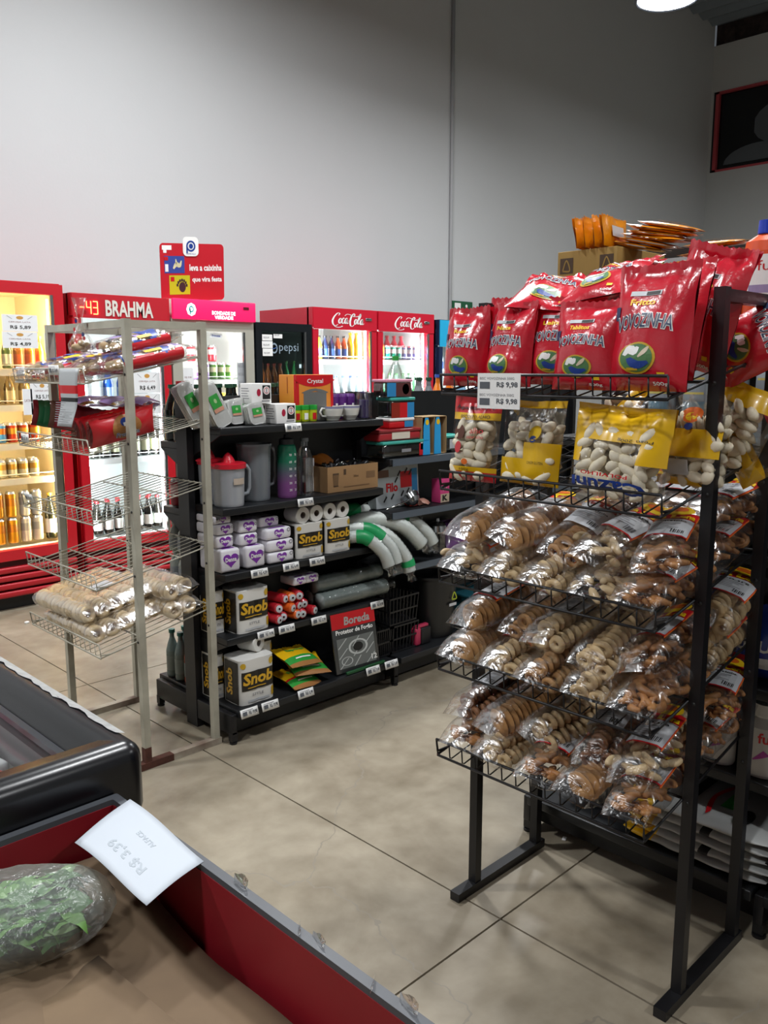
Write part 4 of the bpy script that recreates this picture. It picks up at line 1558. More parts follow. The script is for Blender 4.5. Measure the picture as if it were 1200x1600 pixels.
def bread_bag(label, loc, rot, seed, red=True, hang=False):
    t = thing('bread_bag', label, 'bread bag', loc, rot, 'bread bags')
    rng = random.Random(seed)
    L, a, b = .32, .07, .032
    f = pack_film(L, a, b, seed, e=.85, fin=.05)

    def mfn(u, v):
        t_ = math.sin(2 * PI * u)
        q = noise.noise(Vector((u * 6 + seed, v * 5, 0)))
        if v < .12 or v > .9:
            return POLV
        if t_ < .42 + .3 * q:
            return RF_
        if q > .28:
            return PURP2
        if q < -.30:
            return BLUEP
        return POLV if t_ < .9 else POLV
    mb = MB()
    mb.grid(lambda u, v: f(u, v * 2 - 1), 32, 30, POLV, mfn=mfn, closed_u=True)
    mb.obj('bag', t)
    m2 = puff_mesh(.032, .02, BR[1], 2)
    for k in range(14):
        put('bread_roll', m2, ((-.03, .03)[k % 2], -.115 + (k // 2) * .038, .030 + rng.uniform(-.004, .01)), (0, 0, rng.uniform(0, 3)), t)
    mb = MB()
    mp = lambda x, y, off: f(((PI / 2 - x / .06) / (2 * PI)) % 1, y / (L / 2), off + .0015)
    mb.decal(disc_geo(), mp, (-.02, .01, .03, .04), BLUEP, .001, sub=.012)
    mb.decal(text_geo('bisnaguinha', .03), mp, (-.035, -.06, .035, -.045), BLUEP, .001, sub=.012)
    mb.decal(RECT, mp, (.03, -.02, .05, .05), YELP, .0012, sub=.012)
    mb.obj('print', t)
    return t


PURP2 = mat('lilac_print', '9A84B8', .4)
TW = math.atan(.10 / .49)
bread_bag('red and clear bread bag lying at the near right of the cream rack top basket', (1.60, 2.865, zw(1.60, 0)), (TW, 0, R90), 31)
bread_bag('red and clear bread bag, second from the near end of the cream rack top basket', (1.56, 3.00, zw(1.56, 0)), (TW, 0, R90 + .1), 32)
bread_bag('red and clear bread bag, third from the near end of the cream rack top basket', (1.52, 3.15, zw(1.52, 0)), (TW, 0, R90 - .05), 33)
bread_bag('red and clear bread bag at the far left of the cream rack top basket', (1.50, 3.31, zw(1.50, 0)), (TW, 0, R90 + .05), 34)
bread_bag('red and clear bread bag on top of the others in the cream rack top basket', (1.64, 3.02, zw(1.64, 0) + .052), (TW, .1, R90 + .25), 35)
# thin clear bag with red dots standing up with a gathered neck
t = thing('dotted_bag', 'clear bag with red dots and a gathered neck standing in the cream rack top basket', 'bag', (1.46, 3.08, zw(1.46, 0) + .07))
mb = MB()
mb.lathe([(.0, 0), (.045, .01), (.05, .04), (.03, .075), (.012, .11), (.010, .135), (.022, .19), (.028, .21)], POLV, n=18, sx=1, sy=.7)
mb.obj('bag', t)
mb = MB()
for k in range(10):
    a, z_ = k * 2.4, .03 + .016 * k
    r_ = .04 if z_ < .06 else .022
    mb.decal(disc_geo(10), plane((r_ * math.cos(a), r_ * .75 * math.sin(a), z_), (-math.sin(a), math.cos(a), 0), (0, 0, 1)), (-.006, -.008, .006, .008), REDP if k % 3 else BLUEP, .004)
mb.obj('print', t)
for k in range(3):
    put('bread_roll', puff_mesh(.024, .015, BR[1], k), (.015 * (k - 1), 0, .03 + .012 * (k % 2)), (0, .3 * k, k), t)

# second basket: packs on edge and the big red pack with a tan window
SL = [('maroon', mat('maroon_pack', '7A1C26', .3, coat=.4)), ('green', mat('green_pack', '20603A', .3, coat=.4)), ('green', MATS['green_pack']), ('brown', mat('brown_pack', '6A4A3C', .35, coat=.4)), ('maroon', MATS['maroon_pack'])]
for i, (nm, cm) in enumerate(SL):
    mb, mp = bag_mesh(.34, .10, .020, 40 + i, cm, nu=18, nv=12, fat=.5, wr=.5)
    q = MB()
    q.v, q.f, q.m, q.mats, q.sm = mb.v, mb.f, mb.m, mb.mats, mb.sm
    o_ = thing('biscuit_pack', f'{nm} flat pack on edge, second basket of the cream rack, {ORD[i]} from left', 'biscuit pack', (1.535, 3.365 - i * .052, zw(1.535, 1)), (.12, -TW, PI), 'packs on edge on the cream rack')
    q.obj('wrapper', o_)
    pb = MB()
    pb.decal(RECT, mp, (-.08, .035, .08, .065), SILV, .001, sub=.02)
    pb.decal(text_geo('biscoito', .02), mp, (-.05, .04, .05, .06), cm, .002, sub=.02)
    pb.obj('print', o_)
for i in range(3):
    t = thing('biscuit_pack', ['big red pack with tan window, nearest in the second basket of the cream rack', 'big red pack with clear ends, middle of the second basket of the cream rack',
                               'big red pack beside the maroon packs in the second basket of the cream rack'][i], 'biscuit pack', (1.505 + .01 * i, 2.885 + i * .072, zw(1.505, 1)), (.35, -TW, .0), 'big red packs on the cream rack')
    mb, mp = bag_mesh(.28, .112, .030, 50 + i, RF_, nu=28, nv=16, fat=.5, wr=.8, mfn=lambda u, v: (POLV if (u < .05 or u > .95) else RF_))
    mb.obj('wrapper', t)
    pb = MB()
    pb.decal(disc_geo(24), mp, (-.06, .02, .07, .105), mat('tan_window', 'A9743F', .4), .001, sub=.014)
    pb.decal(disc_geo(), mp, (-.02, .07, .03, .098), BLUEP, .002, sub=.014)
    pb.decal(RECT, mp, (-.01, .073, .025, .085), WHITE, .003, sub=.014)
    pb.decal(text_geo('Premiatta', .05), mp, (-.045, .03, .06, .052), WHITE, .0025, sub=.014)
    pb.decal(text_geo('Premiatta', .0), mp, (-.044, .031, .059, .051), BLUEP, .0035, sub=.014)
    pb.obj('print', t)
for i in range(3):
    t = thing('biscuit_pack', f'clear lilac and yellow pack lying on the red packs, {ORD[i]} from left', 'biscuit pack', (1.56 + .06 * i, 3.14 - i * .10, zw(1.6, 1) + .10), (-1.35, 0, .3 + .2 * i), 'clear packs on the cream rack')
    mb, mp = bag_mesh(.20, .12, .018, 60 + i, POLV, nu=18, nv=12, fat=.5, mfn=lambda u, v: PURP2 if .2 < v < .55 else (YF_ if (.7 < v < .85 and .3 < u < .7) else POLV))
    mb.obj('wrapper', t)

# lowest basket: clear bags of ring-shaped puffs
for bi_, (lb, loc, rot, cols_, nrow, lay) in enumerate((
        ('clear bag of pale ring puffs, lower one in the bottom basket of the cream rack', (1.515, 3.12, zw(1.515, 4)), (0, -TW, 0), 5, 14, 1),
        ('clear bag of pale ring puffs, upper one in the bottom basket of the cream rack', (1.50, 3.17, zw(1.50, 4) + .072), (0, -TW, .05), 5, 14, 1),
        ('clear bag of ring puffs, near back corner of the cream rack bottom basket', (1.70, 2.95, zw(1.70, 4)), (0, -TW, .0), 2, 9, 1),
        ('clear bag of ring puffs stacked at the back of the cream rack bottom basket', (1.69, 3.02, zw(1.69, 4) + .072), (0, -TW, .1), 2, 12, 1))):
    t = thing('puff_ring_bag', lb, 'snack bag', loc, rot, 'bags of ring puffs')
    rng = random.Random(70 + bi_)
    me = ring_mesh(.024, .0105, BR[3], 14, 7, 1.15)
    pitch_, cw = .0275, .062
    for c in range(cols_):
        for k in range(nrow):
            put('ring_puff', me, (-(cols_ - 1) * cw / 2 + c * cw + rng.uniform(-.003, .003), -(nrow - 1) * pitch_ / 2 + k * pitch_, .037 + rng.uniform(-.002, .003)), (rng.uniform(-.18, .18), 0, rng.uniform(-.2, .2)), t)
    f = pack_film(nrow * pitch_ + .03, cols_ * cw / 2 + .006, .039, 70 + bi_, e=.5, fin=.03)
    mb = MB()
    mb.grid(lambda u, v: f(u, v * 2 - 1), 40, 34, FILM2, closed_u=True)
    mb.obj('clear_film', t)
    if bi_ < 3:
        mb = MB()
        mb.decal(RECT, lambda u, v, o_: Vector((u, v, .081 + o_)), (-.03, -.09, .05, -.03), SILV, .0)
        mb.obj('label', t)
# ------------------------------------------------------------ drinks in the fridges
SILVER = mat('can_silver', 'C9CCCE', .25, metal=.8)


def can_me(body, band, h=.122, r=.032):
    mb = MB()
    mb.lathe([(0, .003), (r * .72, .0), (r * .9, .004), (r, .014), (r, h * .45), (r, h * .75), (r, h - .014), (r * .80, h - .002), (r * .80, h), (r * .74, h - .004), (0, h - .004)],
             body, n=14, seg_m=[SILVER, SILVER, body, body, band, body, SILVER, SILVER, SILVER, SILVER])
    return mb.mesh('drink_can')


def bottle_me(body, label, cap, h=.24, r=.03, neck=.45, capr=.5):
    mb = MB()
    n0 = h * (1 - neck)
    mb.lathe([(0, .002), (r * .9, .0), (r, .008), (r, n0 * .25), (r * 1.005, n0 * .25), (r * 1.005, n0 * .8), (r, n0 * .8), (r, n0), (r * .75, n0 + h * neck * .3), (r * .38, n0 + h * neck * .62), (r * .34, h - .016), (r * capr, h - .016), (r * capr, h), (0, h)],
             body, n=14, seg_m=[body, body, body, body, label, label, body, body, body, body, cap, cap, cap])
    return mb.mesh('bottle')


def row(name, me, label, group, cat, x0, x1, n, y, z, rz=0):
    for k in range(n):
        x = x0 if n == 1 else x0 + (x1 - x0) * k / (n - 1)
        tag(put(name, me, (x, y, z), (0, 0, RND.uniform(0, 6) if rz else 0)), label, cat, group)


C = lambda n, h, **k: mat(n, h, k.pop('r', .35), **k)
GOLD = C('gold_can', 'C58A18', metal=.35)
YF0 = 5.33 + .13
# beer fridge
row('beer_bottle', bottle_me(C('green_glass', '5A6A2A', r=.15), C('cream_label', 'D9D2B0'), C('green_cap', '3C6A2C'), .20, .03), 'green bottle with cream label on the top shelf of the warm-lit fridge', 'green bottles', 'bottle', 1.86, 2.10, 4, YF0, 1.505)
row('beer_bottle', bottle_me(C('amber_glass', 'C0741A', r=.15), C('orange_label', 'D88A28'), C('gold_cap', 'C8A030'), .20, .03), 'amber bottle on the top shelf of the warm-lit fridge', 'amber bottles', 'bottle', 2.17, 2.31, 3, YF0, 1.505)
row('beer_bottle', bottle_me(C('olive_glass', '6E5A34', r=.15), C('beige_label', 'A8946A'), C('brown_cap', '5A4A30'), .19, .034), 'brown bottle on the second shelf of the warm-lit fridge', 'brown bottles second shelf', 'bottle', 1.84, 2.30, 6, YF0 + .04, 1.285)
row('drink_can', can_me(C('orange_red_can', 'D2441A'), C('gold_band', 'E0A030')), 'orange-red can stacked on the third shelf of the warm-lit fridge', 'orange cans third shelf', 'can', 2.10, 2.24, 3, YF0, 1.045)
row('drink_can', MATS and bpy.data.objects['drink_can'].data, 'orange-red can stacked on the third shelf of the warm-lit fridge', 'orange cans third shelf', 'can', 1.96, 2.24, 5, YF0 + .07, 1.045)
row('drink_can', can_me(C('light_blue_can', '4A8AB8'), C('orange_dot', 'D87020')), 'light blue can on the third shelf of the warm-lit fridge', 'blue cans third shelf', 'can', 1.95, 2.03, 2, YF0, 1.045)
row('drink_can', can_me(C('white_gold_can', 'D8C89A'), C('gold_band2', 'C89030'), .115), 'white and gold can on the fourth shelf of the warm-lit fridge', 'white gold cans fourth shelf', 'can', 1.88, 2.22, 6, YF0, .825)
row('drink_can', bpy.data.objects['drink_can.010'].data, 'white and gold can on the fourth shelf of the warm-lit fridge', 'white gold cans fourth shelf', 'can', 1.90, 2.24, 6, YF0 + .075, .825)
g_ = can_me(GOLD, C('gold_red_band', 'B06A14'), .165, .033)
for z in (.405, .572):
    row('beer_can', g_, 'tall gold beer can in the double stack at the bottom of the warm-lit fridge', 'tall gold cans', 'can', 1.98, 2.06, 2, YF0, z)
s_ = can_me(C('cream_can', 'D2CCB8'), C('grey_band', 'A8A69A'), .165, .033)
for z in (.405, .572):
    row('beer_can', s_, 'tall cream can in the double stack at the bottom of the warm-lit fridge', 'tall cream cans', 'can', 2.145, 2.22, 2, YF0, z)
b_ = can_me(C('blue_can', '3A4C8C'), C('white_band', 'C8C8D0'), .165, .033)
for z in (.405, .572):
    row('beer_can', b_, 'tall blue can in the double stack at the bottom of the warm-lit fridge', 'tall blue cans', 'can', 1.82, 1.89, 2, YF0, z)
row('wine_bottle', bottle_me(C('dark_glass_b', '1E2014', r=.12), WHITE, C('gold_cap2', 'C8A030'), .30, .036), 'dark bottle with white label at the bottom right of the warm-lit fridge', None, 'bottle', 2.31, 2.31, 1, YF0, .405)

# silver-lettered fridge
DK = C('dark_bottle_glass', '14120E', r=.12)
row('beer_bottle', bottle_me(DK, C('pale_label', 'D8DAD0'), C('red_cap', 'A81C24'), .23, .031), 'dark red-capped bottle on the lowest shelf of the silver-lettered fridge', 'dark bottles lowest shelf', 'bottle', 2.56, 3.09, 8, YF0, .38)
row('beer_bottle', bpy.data.objects['beer_bottle.013'].data, 'dark red-capped bottle on the lowest shelf of the silver-lettered fridge', 'dark bottles lowest shelf', 'bottle', 2.58, 3.07, 7, YF0 + .08, .38)
row('beer_bottle', bottle_me(DK, C('cream_label2', 'C8C8A8'), C('black_cap', '1A1A18'), .26, .031), 'dark bottle with cream label on the middle shelf of the silver-lettered fridge', 'dark bottles middle shelf', 'bottle', 2.56, 3.09, 8, YF0, .905)
row('drink_bottle', bottle_me(C('blue_plastic', '2458B8', r=.2), C('light_label', '9AB4E0'), C('white_cap', 'E8E8E8'), .24, .034), 'blue bottle on the upper shelf of the silver-lettered fridge', 'blue bottles', 'bottle', 2.76, 2.86, 2, YF0, 1.275)
row('drink_bottle', bottle_me(C('clear_plastic_b', 'B8CCD0', r=.2), C('pale_label2', 'D0DCE0'), C('white_cap', 'E8E8E8'), .24, .034), 'pale bottle on the upper shelf of the silver-lettered fridge', 'pale bottles', 'bottle', 2.58, 2.68, 2, YF0, 1.275)

# pink-header fridge: boxes, trays, cans
for k, (x, z, w_, h_, cm, lb) in enumerate((
        (3.50, 1.125, .12, .10, C('yellow_carton', 'E8B010'), 'yellow carton, lower left, in the pink-header fridge'), (3.63, 1.125, .12, .10, MATS['yellow_carton'], 'yellow carton, lower right, in the pink-header fridge'),
        (3.50, 1.227, .12, .10, MATS['yellow_carton'], 'yellow carton, upper left, in the pink-header fridge'), (3.63, 1.227, .12, .10, MATS['yellow_carton'], 'yellow carton, upper right, in the pink-header fridge'))):
    mb = MB()
    mb.box(-w_ / 2, w_ / 2, -.05, .05, 0, h_, cm, .006)
    mb.decal(RECT, fy(0, -.05, 0), (-.03, .04, .03, .07), WHITE, .001)
    tag(mb.obj('juice_carton', None, (x, YF0 + .02, z)), lb, 'carton')
row('drink_can', can_me(C('purple_can', '7A5AA0'), WHITE), 'purple can on the top shelf of the pink-header fridge', 'purple cans', 'can', 3.46, 3.53, 2, YF0, 1.425)
row('drink_can', can_me(C('green_can', '5A8A3A'), C('cream_label', 'D9D2B0')), 'green can on the top shelf of the pink-header fridge', 'green cans', 'can', 3.60, 3.74, 3, YF0, 1.425)
row('drink_can', can_me(C('red_can', 'B82030'), WHITE), 'red can on the top shelf of the pink-header fridge', 'red cans', 'can', 3.48, 3.66, 3, YF0 + .1, 1.555)
row('drink_bottle', bottle_me(C('red_drink', 'B02434', r=.2), C('pink_label', 'E8A0A8'), C('red_cap', 'A81C24'), .25, .032), 'red bottle on the second shelf of the pink-header fridge', 'red bottles', 'bottle', 3.30, 3.42, 3, YF0, 1.125)
row('drink_can', bpy.data.objects['drink_can.022'].data if 'drink_can.022' in bpy.data.objects else bpy.data.objects['drink_can'].data, 'can on the third shelf of the pink-header fridge', 'cans third shelf pink fridge', 'can', 3.30, 3.76, 6, YF0, .805)

# black fridge
row('soda_bottle', bottle_me(C('orange_soda', 'C8642A', r=.2), C('orange_label2', 'B85424'), C('red_cap', 'A81C24'), .23, .031), 'orange soda bottle behind the dark glass of the black fridge', 'orange bottles in the black fridge', 'bottle', 4.06, 4.24, 4, YF0 + .02, 1.315)
row('soda_bottle', bottle_me(C('green_soda', '1E7A3A', r=.2), C('green_label', '2A8A48'), C('green_cap', '3C6A2C'), .25, .031), 'green soda bottle behind the dark glass of the black fridge', 'green bottles in the black fridge', 'bottle', 4.30, 4.38, 2, YF0 + .02, 1.315)
row('soda_bottle', bottle_me(C('cola', '20100C', r=.15), C('navy_label', '20305A'), C('black_cap', '1A1A18'), .25, .031), 'dark cola bottle on the lower shelf of the black fridge', 'cola bottles in the black fridge', 'bottle', 4.0, 4.36, 6, YF0 + .02, 1.025)

# matching red fridges
def soda(color, lab, cap, n, x0, x1, z, lb, h=.20):
    row('soda_bottle', bottle_me(color, lab, cap, h, .031), lb, lb[:40], 'bottle', x0, x1, n, YF0, z)


soda(C('yellow_drink', 'D8A820', r=.2), C('blue_label', '3A5AA0'), C('black_cap', '1A1A18'), 2, 4.56, 4.63, 1.585, 'yellow bottle on the top shelf of the left script-lettered fridge', .19)
soda(C('navy_drink', '1C2A4A', r=.2), C('blue_label', '3A5AA0'), C('black_cap', '1A1A18'), 2, 4.70, 4.77, 1.585, 'navy bottle on the top shelf of the left script-lettered fridge', .19)
soda(C('orange_soda', 'C8642A'), C('blue_label', '3A5AA0'), C('black_cap', '1A1A18'), 2, 4.84, 4.91, 1.585, 'orange bottle on the top shelf of the left script-lettered fridge', .19)
soda(C('bright_yellow', 'F0D020', r=.2), C('yellow_label', 'E8C818'), C('yellow_cap', 'F0D020'), 2, 4.98, 5.05, 1.585, 'bright yellow bottle on the top shelf of the left script-lettered fridge', .22)
soda(C('clear_plastic_b', 'B8CCD0'), C('pale_label2', 'D0DCE0'), C('blue_cap', '3858B0'), 7, 4.56, 5.07, 1.205, 'clear bottle on the second shelf of the left script-lettered fridge', .24)
soda(C('clear_plastic_b', 'B8CCD0'), C('grey_label', '9098A0'), C('black_cap', '1A1A18'), 7, 4.56, 5.07, .825, 'clear bottle on the third shelf of the left script-lettered fridge', .26)
soda(C('orange_soda', 'C8642A'), C('orange_label2', 'B85424'), C('black_cap', '1A1A18'), 2, 5.28, 5.35, 1.585, 'orange bottle on the top shelf of the right script-lettered fridge', .19)
row('drink_can', can_me(C('teal_can', '109070'), WHITE), 'green can on the top shelf of the right script-lettered fridge', 'green cans right', 'can', 5.42, 5.56, 3, YF0, 1.585)
row('drink_can', can_me(C('lilac_can', '9090D0'), WHITE), 'lilac can on the top shelf of the right script-lettered fridge', 'lilac cans right', 'can', 5.63, 5.77, 3, YF0, 1.585)
row('soda_bottle', bottle_me(C('red_soda', 'B01C34', r=.2), C('red_label', 'C82040'), C('red_cap', 'A81C24'), .215, .036), 'large red bottle behind the cans of the right script-lettered fridge', 'large red bottles right', 'bottle', 5.45, 5.72, 4, YF0 + .12, 1.585)
soda(C('pale_green', '90C0A0', r=.2), C('green_label', '2A8A48'), C('green_cap', '3C6A2C'), 7, 5.29, 5.79, 1.205, 'pale green bottle on the second shelf of the right script-lettered fridge', .26)
soda(C('water_clear', 'C0CCD4', r=.2), C('blue_label', '3A5AA0'), C('blue_cap', '3858B0'), 6, 6.04, 6.54, 1.475, 'water bottle on the top shelf of the blue fridge at the row end', .22)


# price sheets taped on the glass
def price_sheet(label, x, y, z, w, h, big, small='CERVEJA LATA', rotz=0.0, logo=True):
    t = thing('price_sheet', label, 'price sheet', (x, y, z), (0, 0, rotz))
    MB().box(-w / 2, w / 2, -.001, .0, 0, h, PAPER).obj('paper', t)
    f = fy(0, -.001, 0)
    mb = MB()
    if big:
        mb.decal(text_geo(big, .02), f, (-w * .28, h * .12, w * .30, h * .36), BLACKP, .0006)
    mb.decal(text_geo(small, .0), f, (-w * .32, h * .50, w * .30, h * .60), mat('wine_print', '8A5A5A', .5), .0006)
    if logo:
        mb.decal(disc_geo(), f, (-w * .10, h * .72, w * .10, h * .92), mat('ochre_print', 'C8964A', .5), .0006)
        for s in (-1, 1):
            mb.decal(stroke_geo([[(0, 0, 1), (1, 1, 1)]], .12), f, (s * w * .22, h * .74, s * w * .36, h * .92), GREYP, .0006)
    mb.obj('print', t)


YG = 5.33 + .016
price_sheet('price sheet R$ 5,89 on the glass of the warm-lit fridge', 2.15, YG, 1.728, .215, .10, 'R$ 5,89', 'CERVEJA LATA')
price_sheet('price sheet R$ 4,89 just under the R$ 5,89 sheet', 2.145, YG, 1.628, .215, .098, 'R$ 4,89', 'CERVEJA LATA')
price_sheet('price sheet R$ 5,19 at the middle right of the warm-lit fridge glass', 2.26, YG, 1.30, .15, .12, 'R$ 5,19', 'CERVEJA LATA')
price_sheet('price sheet with an orange emblem below the R$ 5,19 sheet', 2.26, YG, 1.18, .15, .115, None, 'CERVEJA LATA')
price_sheet('blank pinkish sheet left of the R$ 5,19 sheet', 2.165, YG, 1.22, .06, .16, None, 'LATA', logo=False)
price_sheet('small price sheet near the right edge of the warm-lit fridge glass', 2.325, YG, 1.60, .06, .12, None, 'R$ 3,99', logo=False)
price_sheet('price sheet R$ 5,99 at the upper right of the silver-lettered fridge glass', 2.99, YG, 1.62, .20, .14, 'R$ 5,99', 'CERVEJA LATA')
price_sheet('price sheet R$ 6,49 on the silver-lettered fridge glass', 2.99, YG, 1.34, .20, .14, 'R$ 6,49', 'CERVEJA LATA')
price_sheet('price sheet R$ 4,99 under the R$ 6,49 sheet', 2.985, YG, 1.195, .20, .14, 'R$ 4,99', 'CERVEJA LATA')
price_sheet('small green and yellow sheet under the R$ 4,99 sheet', 2.98, YG, 1.09, .18, .10, None, 'CERVEJA LATA')
price_sheet('white sheet at the left of the glass of the pink-header fridge', 3.315, YG, 1.36, .09, .15, None, 'R$ 9,90', logo=False)
price_sheet('white sheet at the lower left of the glass of the pink-header fridge', 3.31, YG, 1.18, .09, .14, None, 'R$ 7,90', logo=False)
t = thing('price_list', 'grey price list strip at the right of the glass of the pink-header fridge', 'price sheet', (3.765, YG, 1.19))
MB().box(-.03, .045, -.001, 0, 0, .36, mat('grey_paper', 'B4B8BC', .6)).obj('paper', t)
mb = MB()
for k in range(6):
    mb.decal(text_geo('R$ 5,%d9' % (k + 2), .02), fy(0, -.001), (-.02, .02 + k * .06, .03, .045 + k * .06), GREYP, .0006)
mb.obj('print', t)
t = thing('price_sheet', 'small white strip under the header of the pink-header fridge', 'price sheet', (3.56, YG, 1.725))
MB().box(-.05, .05, -.001, 0, 0, .03, PAPER).obj('paper', t)
mb = MB()
mb.decal(text_geo('Frimesa', .02), fy(0, -.001), (-.035, .006, .035, .024), BLUEP, .0006)
mb.obj('print', t)
t = thing('glass_lettering', 'dark lettering on the glass of the left script-lettered fridge', 'lettering', (4.80, YG, 1.22))
mb = MB()
mb.decal(text_geo('ALWAYS', .03), fy(0, 0), (-.22, .0, .22, .07), mat('glass_grey_print', '50605C', .5), .0)
mb.decal(text_geo('OR', .03), fy(0, 0), (-.22, -.14, -.02, -.07), MATS['glass_grey_print'], .0)
mb.obj('lettering', t)

# ------------------------------------------------------------ goods on the low double-sided shelving, front side
TRAYW = mat('foam_white', 'DADCD8', .7)


def foam_stack(label, x, y, z, n, w, d, h, lean, grp):
    t = thing('foam_tray_pack', label, 'tray pack', (x, y, z), (0, lean, 0), grp)
    mb = MB()
    for k in range(n):
        xx = k * .0065
        mb.box(xx - .004, xx + .003, -d / 2, d / 2, .0, h, TRAYW, .003)
    mb.obj('trays', t)
    return t


def tray_pack(label, x, y, z, w, h, dp, lean, grp=None):
    """shrink-wrapped foam trays standing on edge with a green label on the front"""
    t = thing('foam_tray_pack', label, 'tray pack', (x, y, z), (-.15, lean, 0), grp)
    mb = MB()
    n = max(3, int(dp / .012))
    for k in range(n):
        rounded(-w / 2, w / 2, 0, h, .02, -dp / 2 + k * dp / n, -dp / 2 + k * dp / n + dp / n * .7, TRAYW, mb, 3)
    mb.obj('trays', t)
    q = MB()
    q.box(-w / 2 - .002, w / 2 + .002, -dp / 2 - .002, dp / 2 + .002, -.0, h + .002, film('tray_wrap', (1, 1, 1), .05, .1, bump=.4), .01)
    q.obj('wrap', t)
    q = MB()
    f = fy(0, -dp / 2 - .003)
    q.decal(RECT, f, (-w * .28, h * .35, w * .32, h * .75), GREENP, .0)
    q.decal(RECT, f, (-w * .28, h * .35, w * .32, h * .44), mat('salmon_print', 'C89078', .5), .0006)
    q.decal(disc_geo(), f, (-w * .05, h * .55, w * .12, h * .66), mat('pale_green_print', 'A8C890', .5), .0006)
    q.obj('label', t)
    return t


tray_pack('tall white foam tray pack leaning left near the end of the top shelf', 1.925, 2.86, 1.277, .075, .175, .05, -.42)
tray_pack('white foam tray pack leaning behind the tall green-labelled one, nearest the cream rack', 1.87, 2.93, 1.277, .07, .185, .05, -.45)
tray_pack('small foam tray pack, left of the three short ones on the top shelf', 2.00, 2.90, 1.277, .07, .10, .07, -.05)
tray_pack('small foam tray pack, middle of the three short ones on the top shelf', 2.055, 2.93, 1.277, .07, .105, .06, -.05)
tray_pack('small foam tray pack, right of the three short ones, green label facing out', 2.075, 2.85, 1.277, .075, .088, .05, -.12)
for lb, x, y, z in (('small white box with black circle emblem, stacked on top of two others', 2.115, 2.90, 1.361), ('small white box with black circle emblem, lower right of the three', 2.21, 2.86, 1.277), ('small white box, lower left under the stacked one', 2.108, 2.93, 1.277)):
    t = thing('small_white_box', lb, 'box', (x, y, z))
    MB().box(-.05, .05, -.04, .04, 0, .082, WHITE, .002).obj('carton', t)
    mb = MB()
    f = fy(0, -.04)
    mb.decal(RECT, f, (.005, .018, .044, .074), BLACKP, .001)
    mb.decal(disc_geo(), f, (.008, .036, .041, .070), WHITE, .0016)
    mb.decal(ring_geo(.1), f, (.012, .040, .037, .066), REDP, .0022)
    mb.decal(RECT, f, (.022, .042, .027, .062), GREYP, .0022)
    mb.decal(disc_geo(), f, (-.024, .03, -.004, .06), mat('crimson_print', 'B02040', .4), .001)
    mb.decal(RECT, f, (.0, .008, .04, .013), GREYP, .001)
    f2_ = plane((-.05, 0, 0), (0, -1, 0), (0, 0, 1))
    for k in range(5):
        mb.decal(RECT, f2_, (-.03, .02 + k * .01, .025 - .006 * (k % 3), .023 + k * .01), GREYP, .001)
    mb.obj('print', t)
for k in range(5):
    t = thing('lidded_tub', f'yellow tub with green lid beside the small white boxes, {ORD[k]} from left', 'tub', (2.275 + .046 * (k % 4), 2.90 + .06 * (k // 4), 1.277), group='green-lidded tubs')
    MB().lathe([(0, 0), (.022, 0), (.024, .01), (.024, .05), (0, .05)], mat('tub_yellow', 'B8C41E', .35), n=18).obj('tub', t)
    MB().lathe([(0, .05), (.0255, .05), (.0255, .068), (.023, .070), (0, .070)], mat('lid_green', '1E9A34', .35), n=18).obj('lid', t)
    mb = MB()
    mb.decal(RECT, lambda u, v, o_: Vector((.0243 * math.sin(u / .024), -.0243 * math.cos(u / .024) - o_, v)), (-.012, .008, .008, .036), REDP if k % 2 else WHITE, .0006, sub=.004)
    mb.obj('label', t)
# orange box with a window
OBX = mat('orange_carton', 'D8862E', .5)
t = thing('glassware_box', 'orange and red windowed box behind the tubs on the top shelf', 'box', (2.43, 2.955, 1.277))
MB().box(-.105, .105, -.06, .06, 0, .20, OBX, .002).obj('carton', t)
mb = MB()
f = fy(0, -.06)
mb.decal(RECT, f, (-.105, .165, .105, .199), REDP, .0008)
mb.decal(stroke_geo([[(0, .9, 1), (.25, .45, 1.2), (.5, .3, 1.4), (.75, .45, 1.2), (1, .9, 1)]], .35), f, (-.09, .145, .09, .185), REDP, .0010)
mb.decal(RECT, f, (-.105, .0, -.09, .17), REDP, .0008)
mb.decal(RECT, f, (.09, .0, .105, .17), REDP, .0008)
mb.decal(text_geo('Crystal', .01), f, (-.045, .158, .045, .182), WHITE, .0022)
mb.decal(RECT, f, (-.065, .0, .065, .125), mat('window_grey', '6E6E6C', .2), .0008)
mb.decal(stroke_geo([[(0, .5, 1), (.5, 1, 1.4), (1, .5, 1)]], .25), f, (-.065, .105, .065, .135), MATS['window_grey'], .0012)
f2_ = plane((-.105, 0, 0), (0, -1, 0), (0, 0, 1))
mb.decal(RECT, f2_, (-.002, .12, .002, .19), BRLAB, .001)
mb.decal(RECT, f2_, (.045, .0, .06, .2), REDP, .001)
mb.obj('print', t)
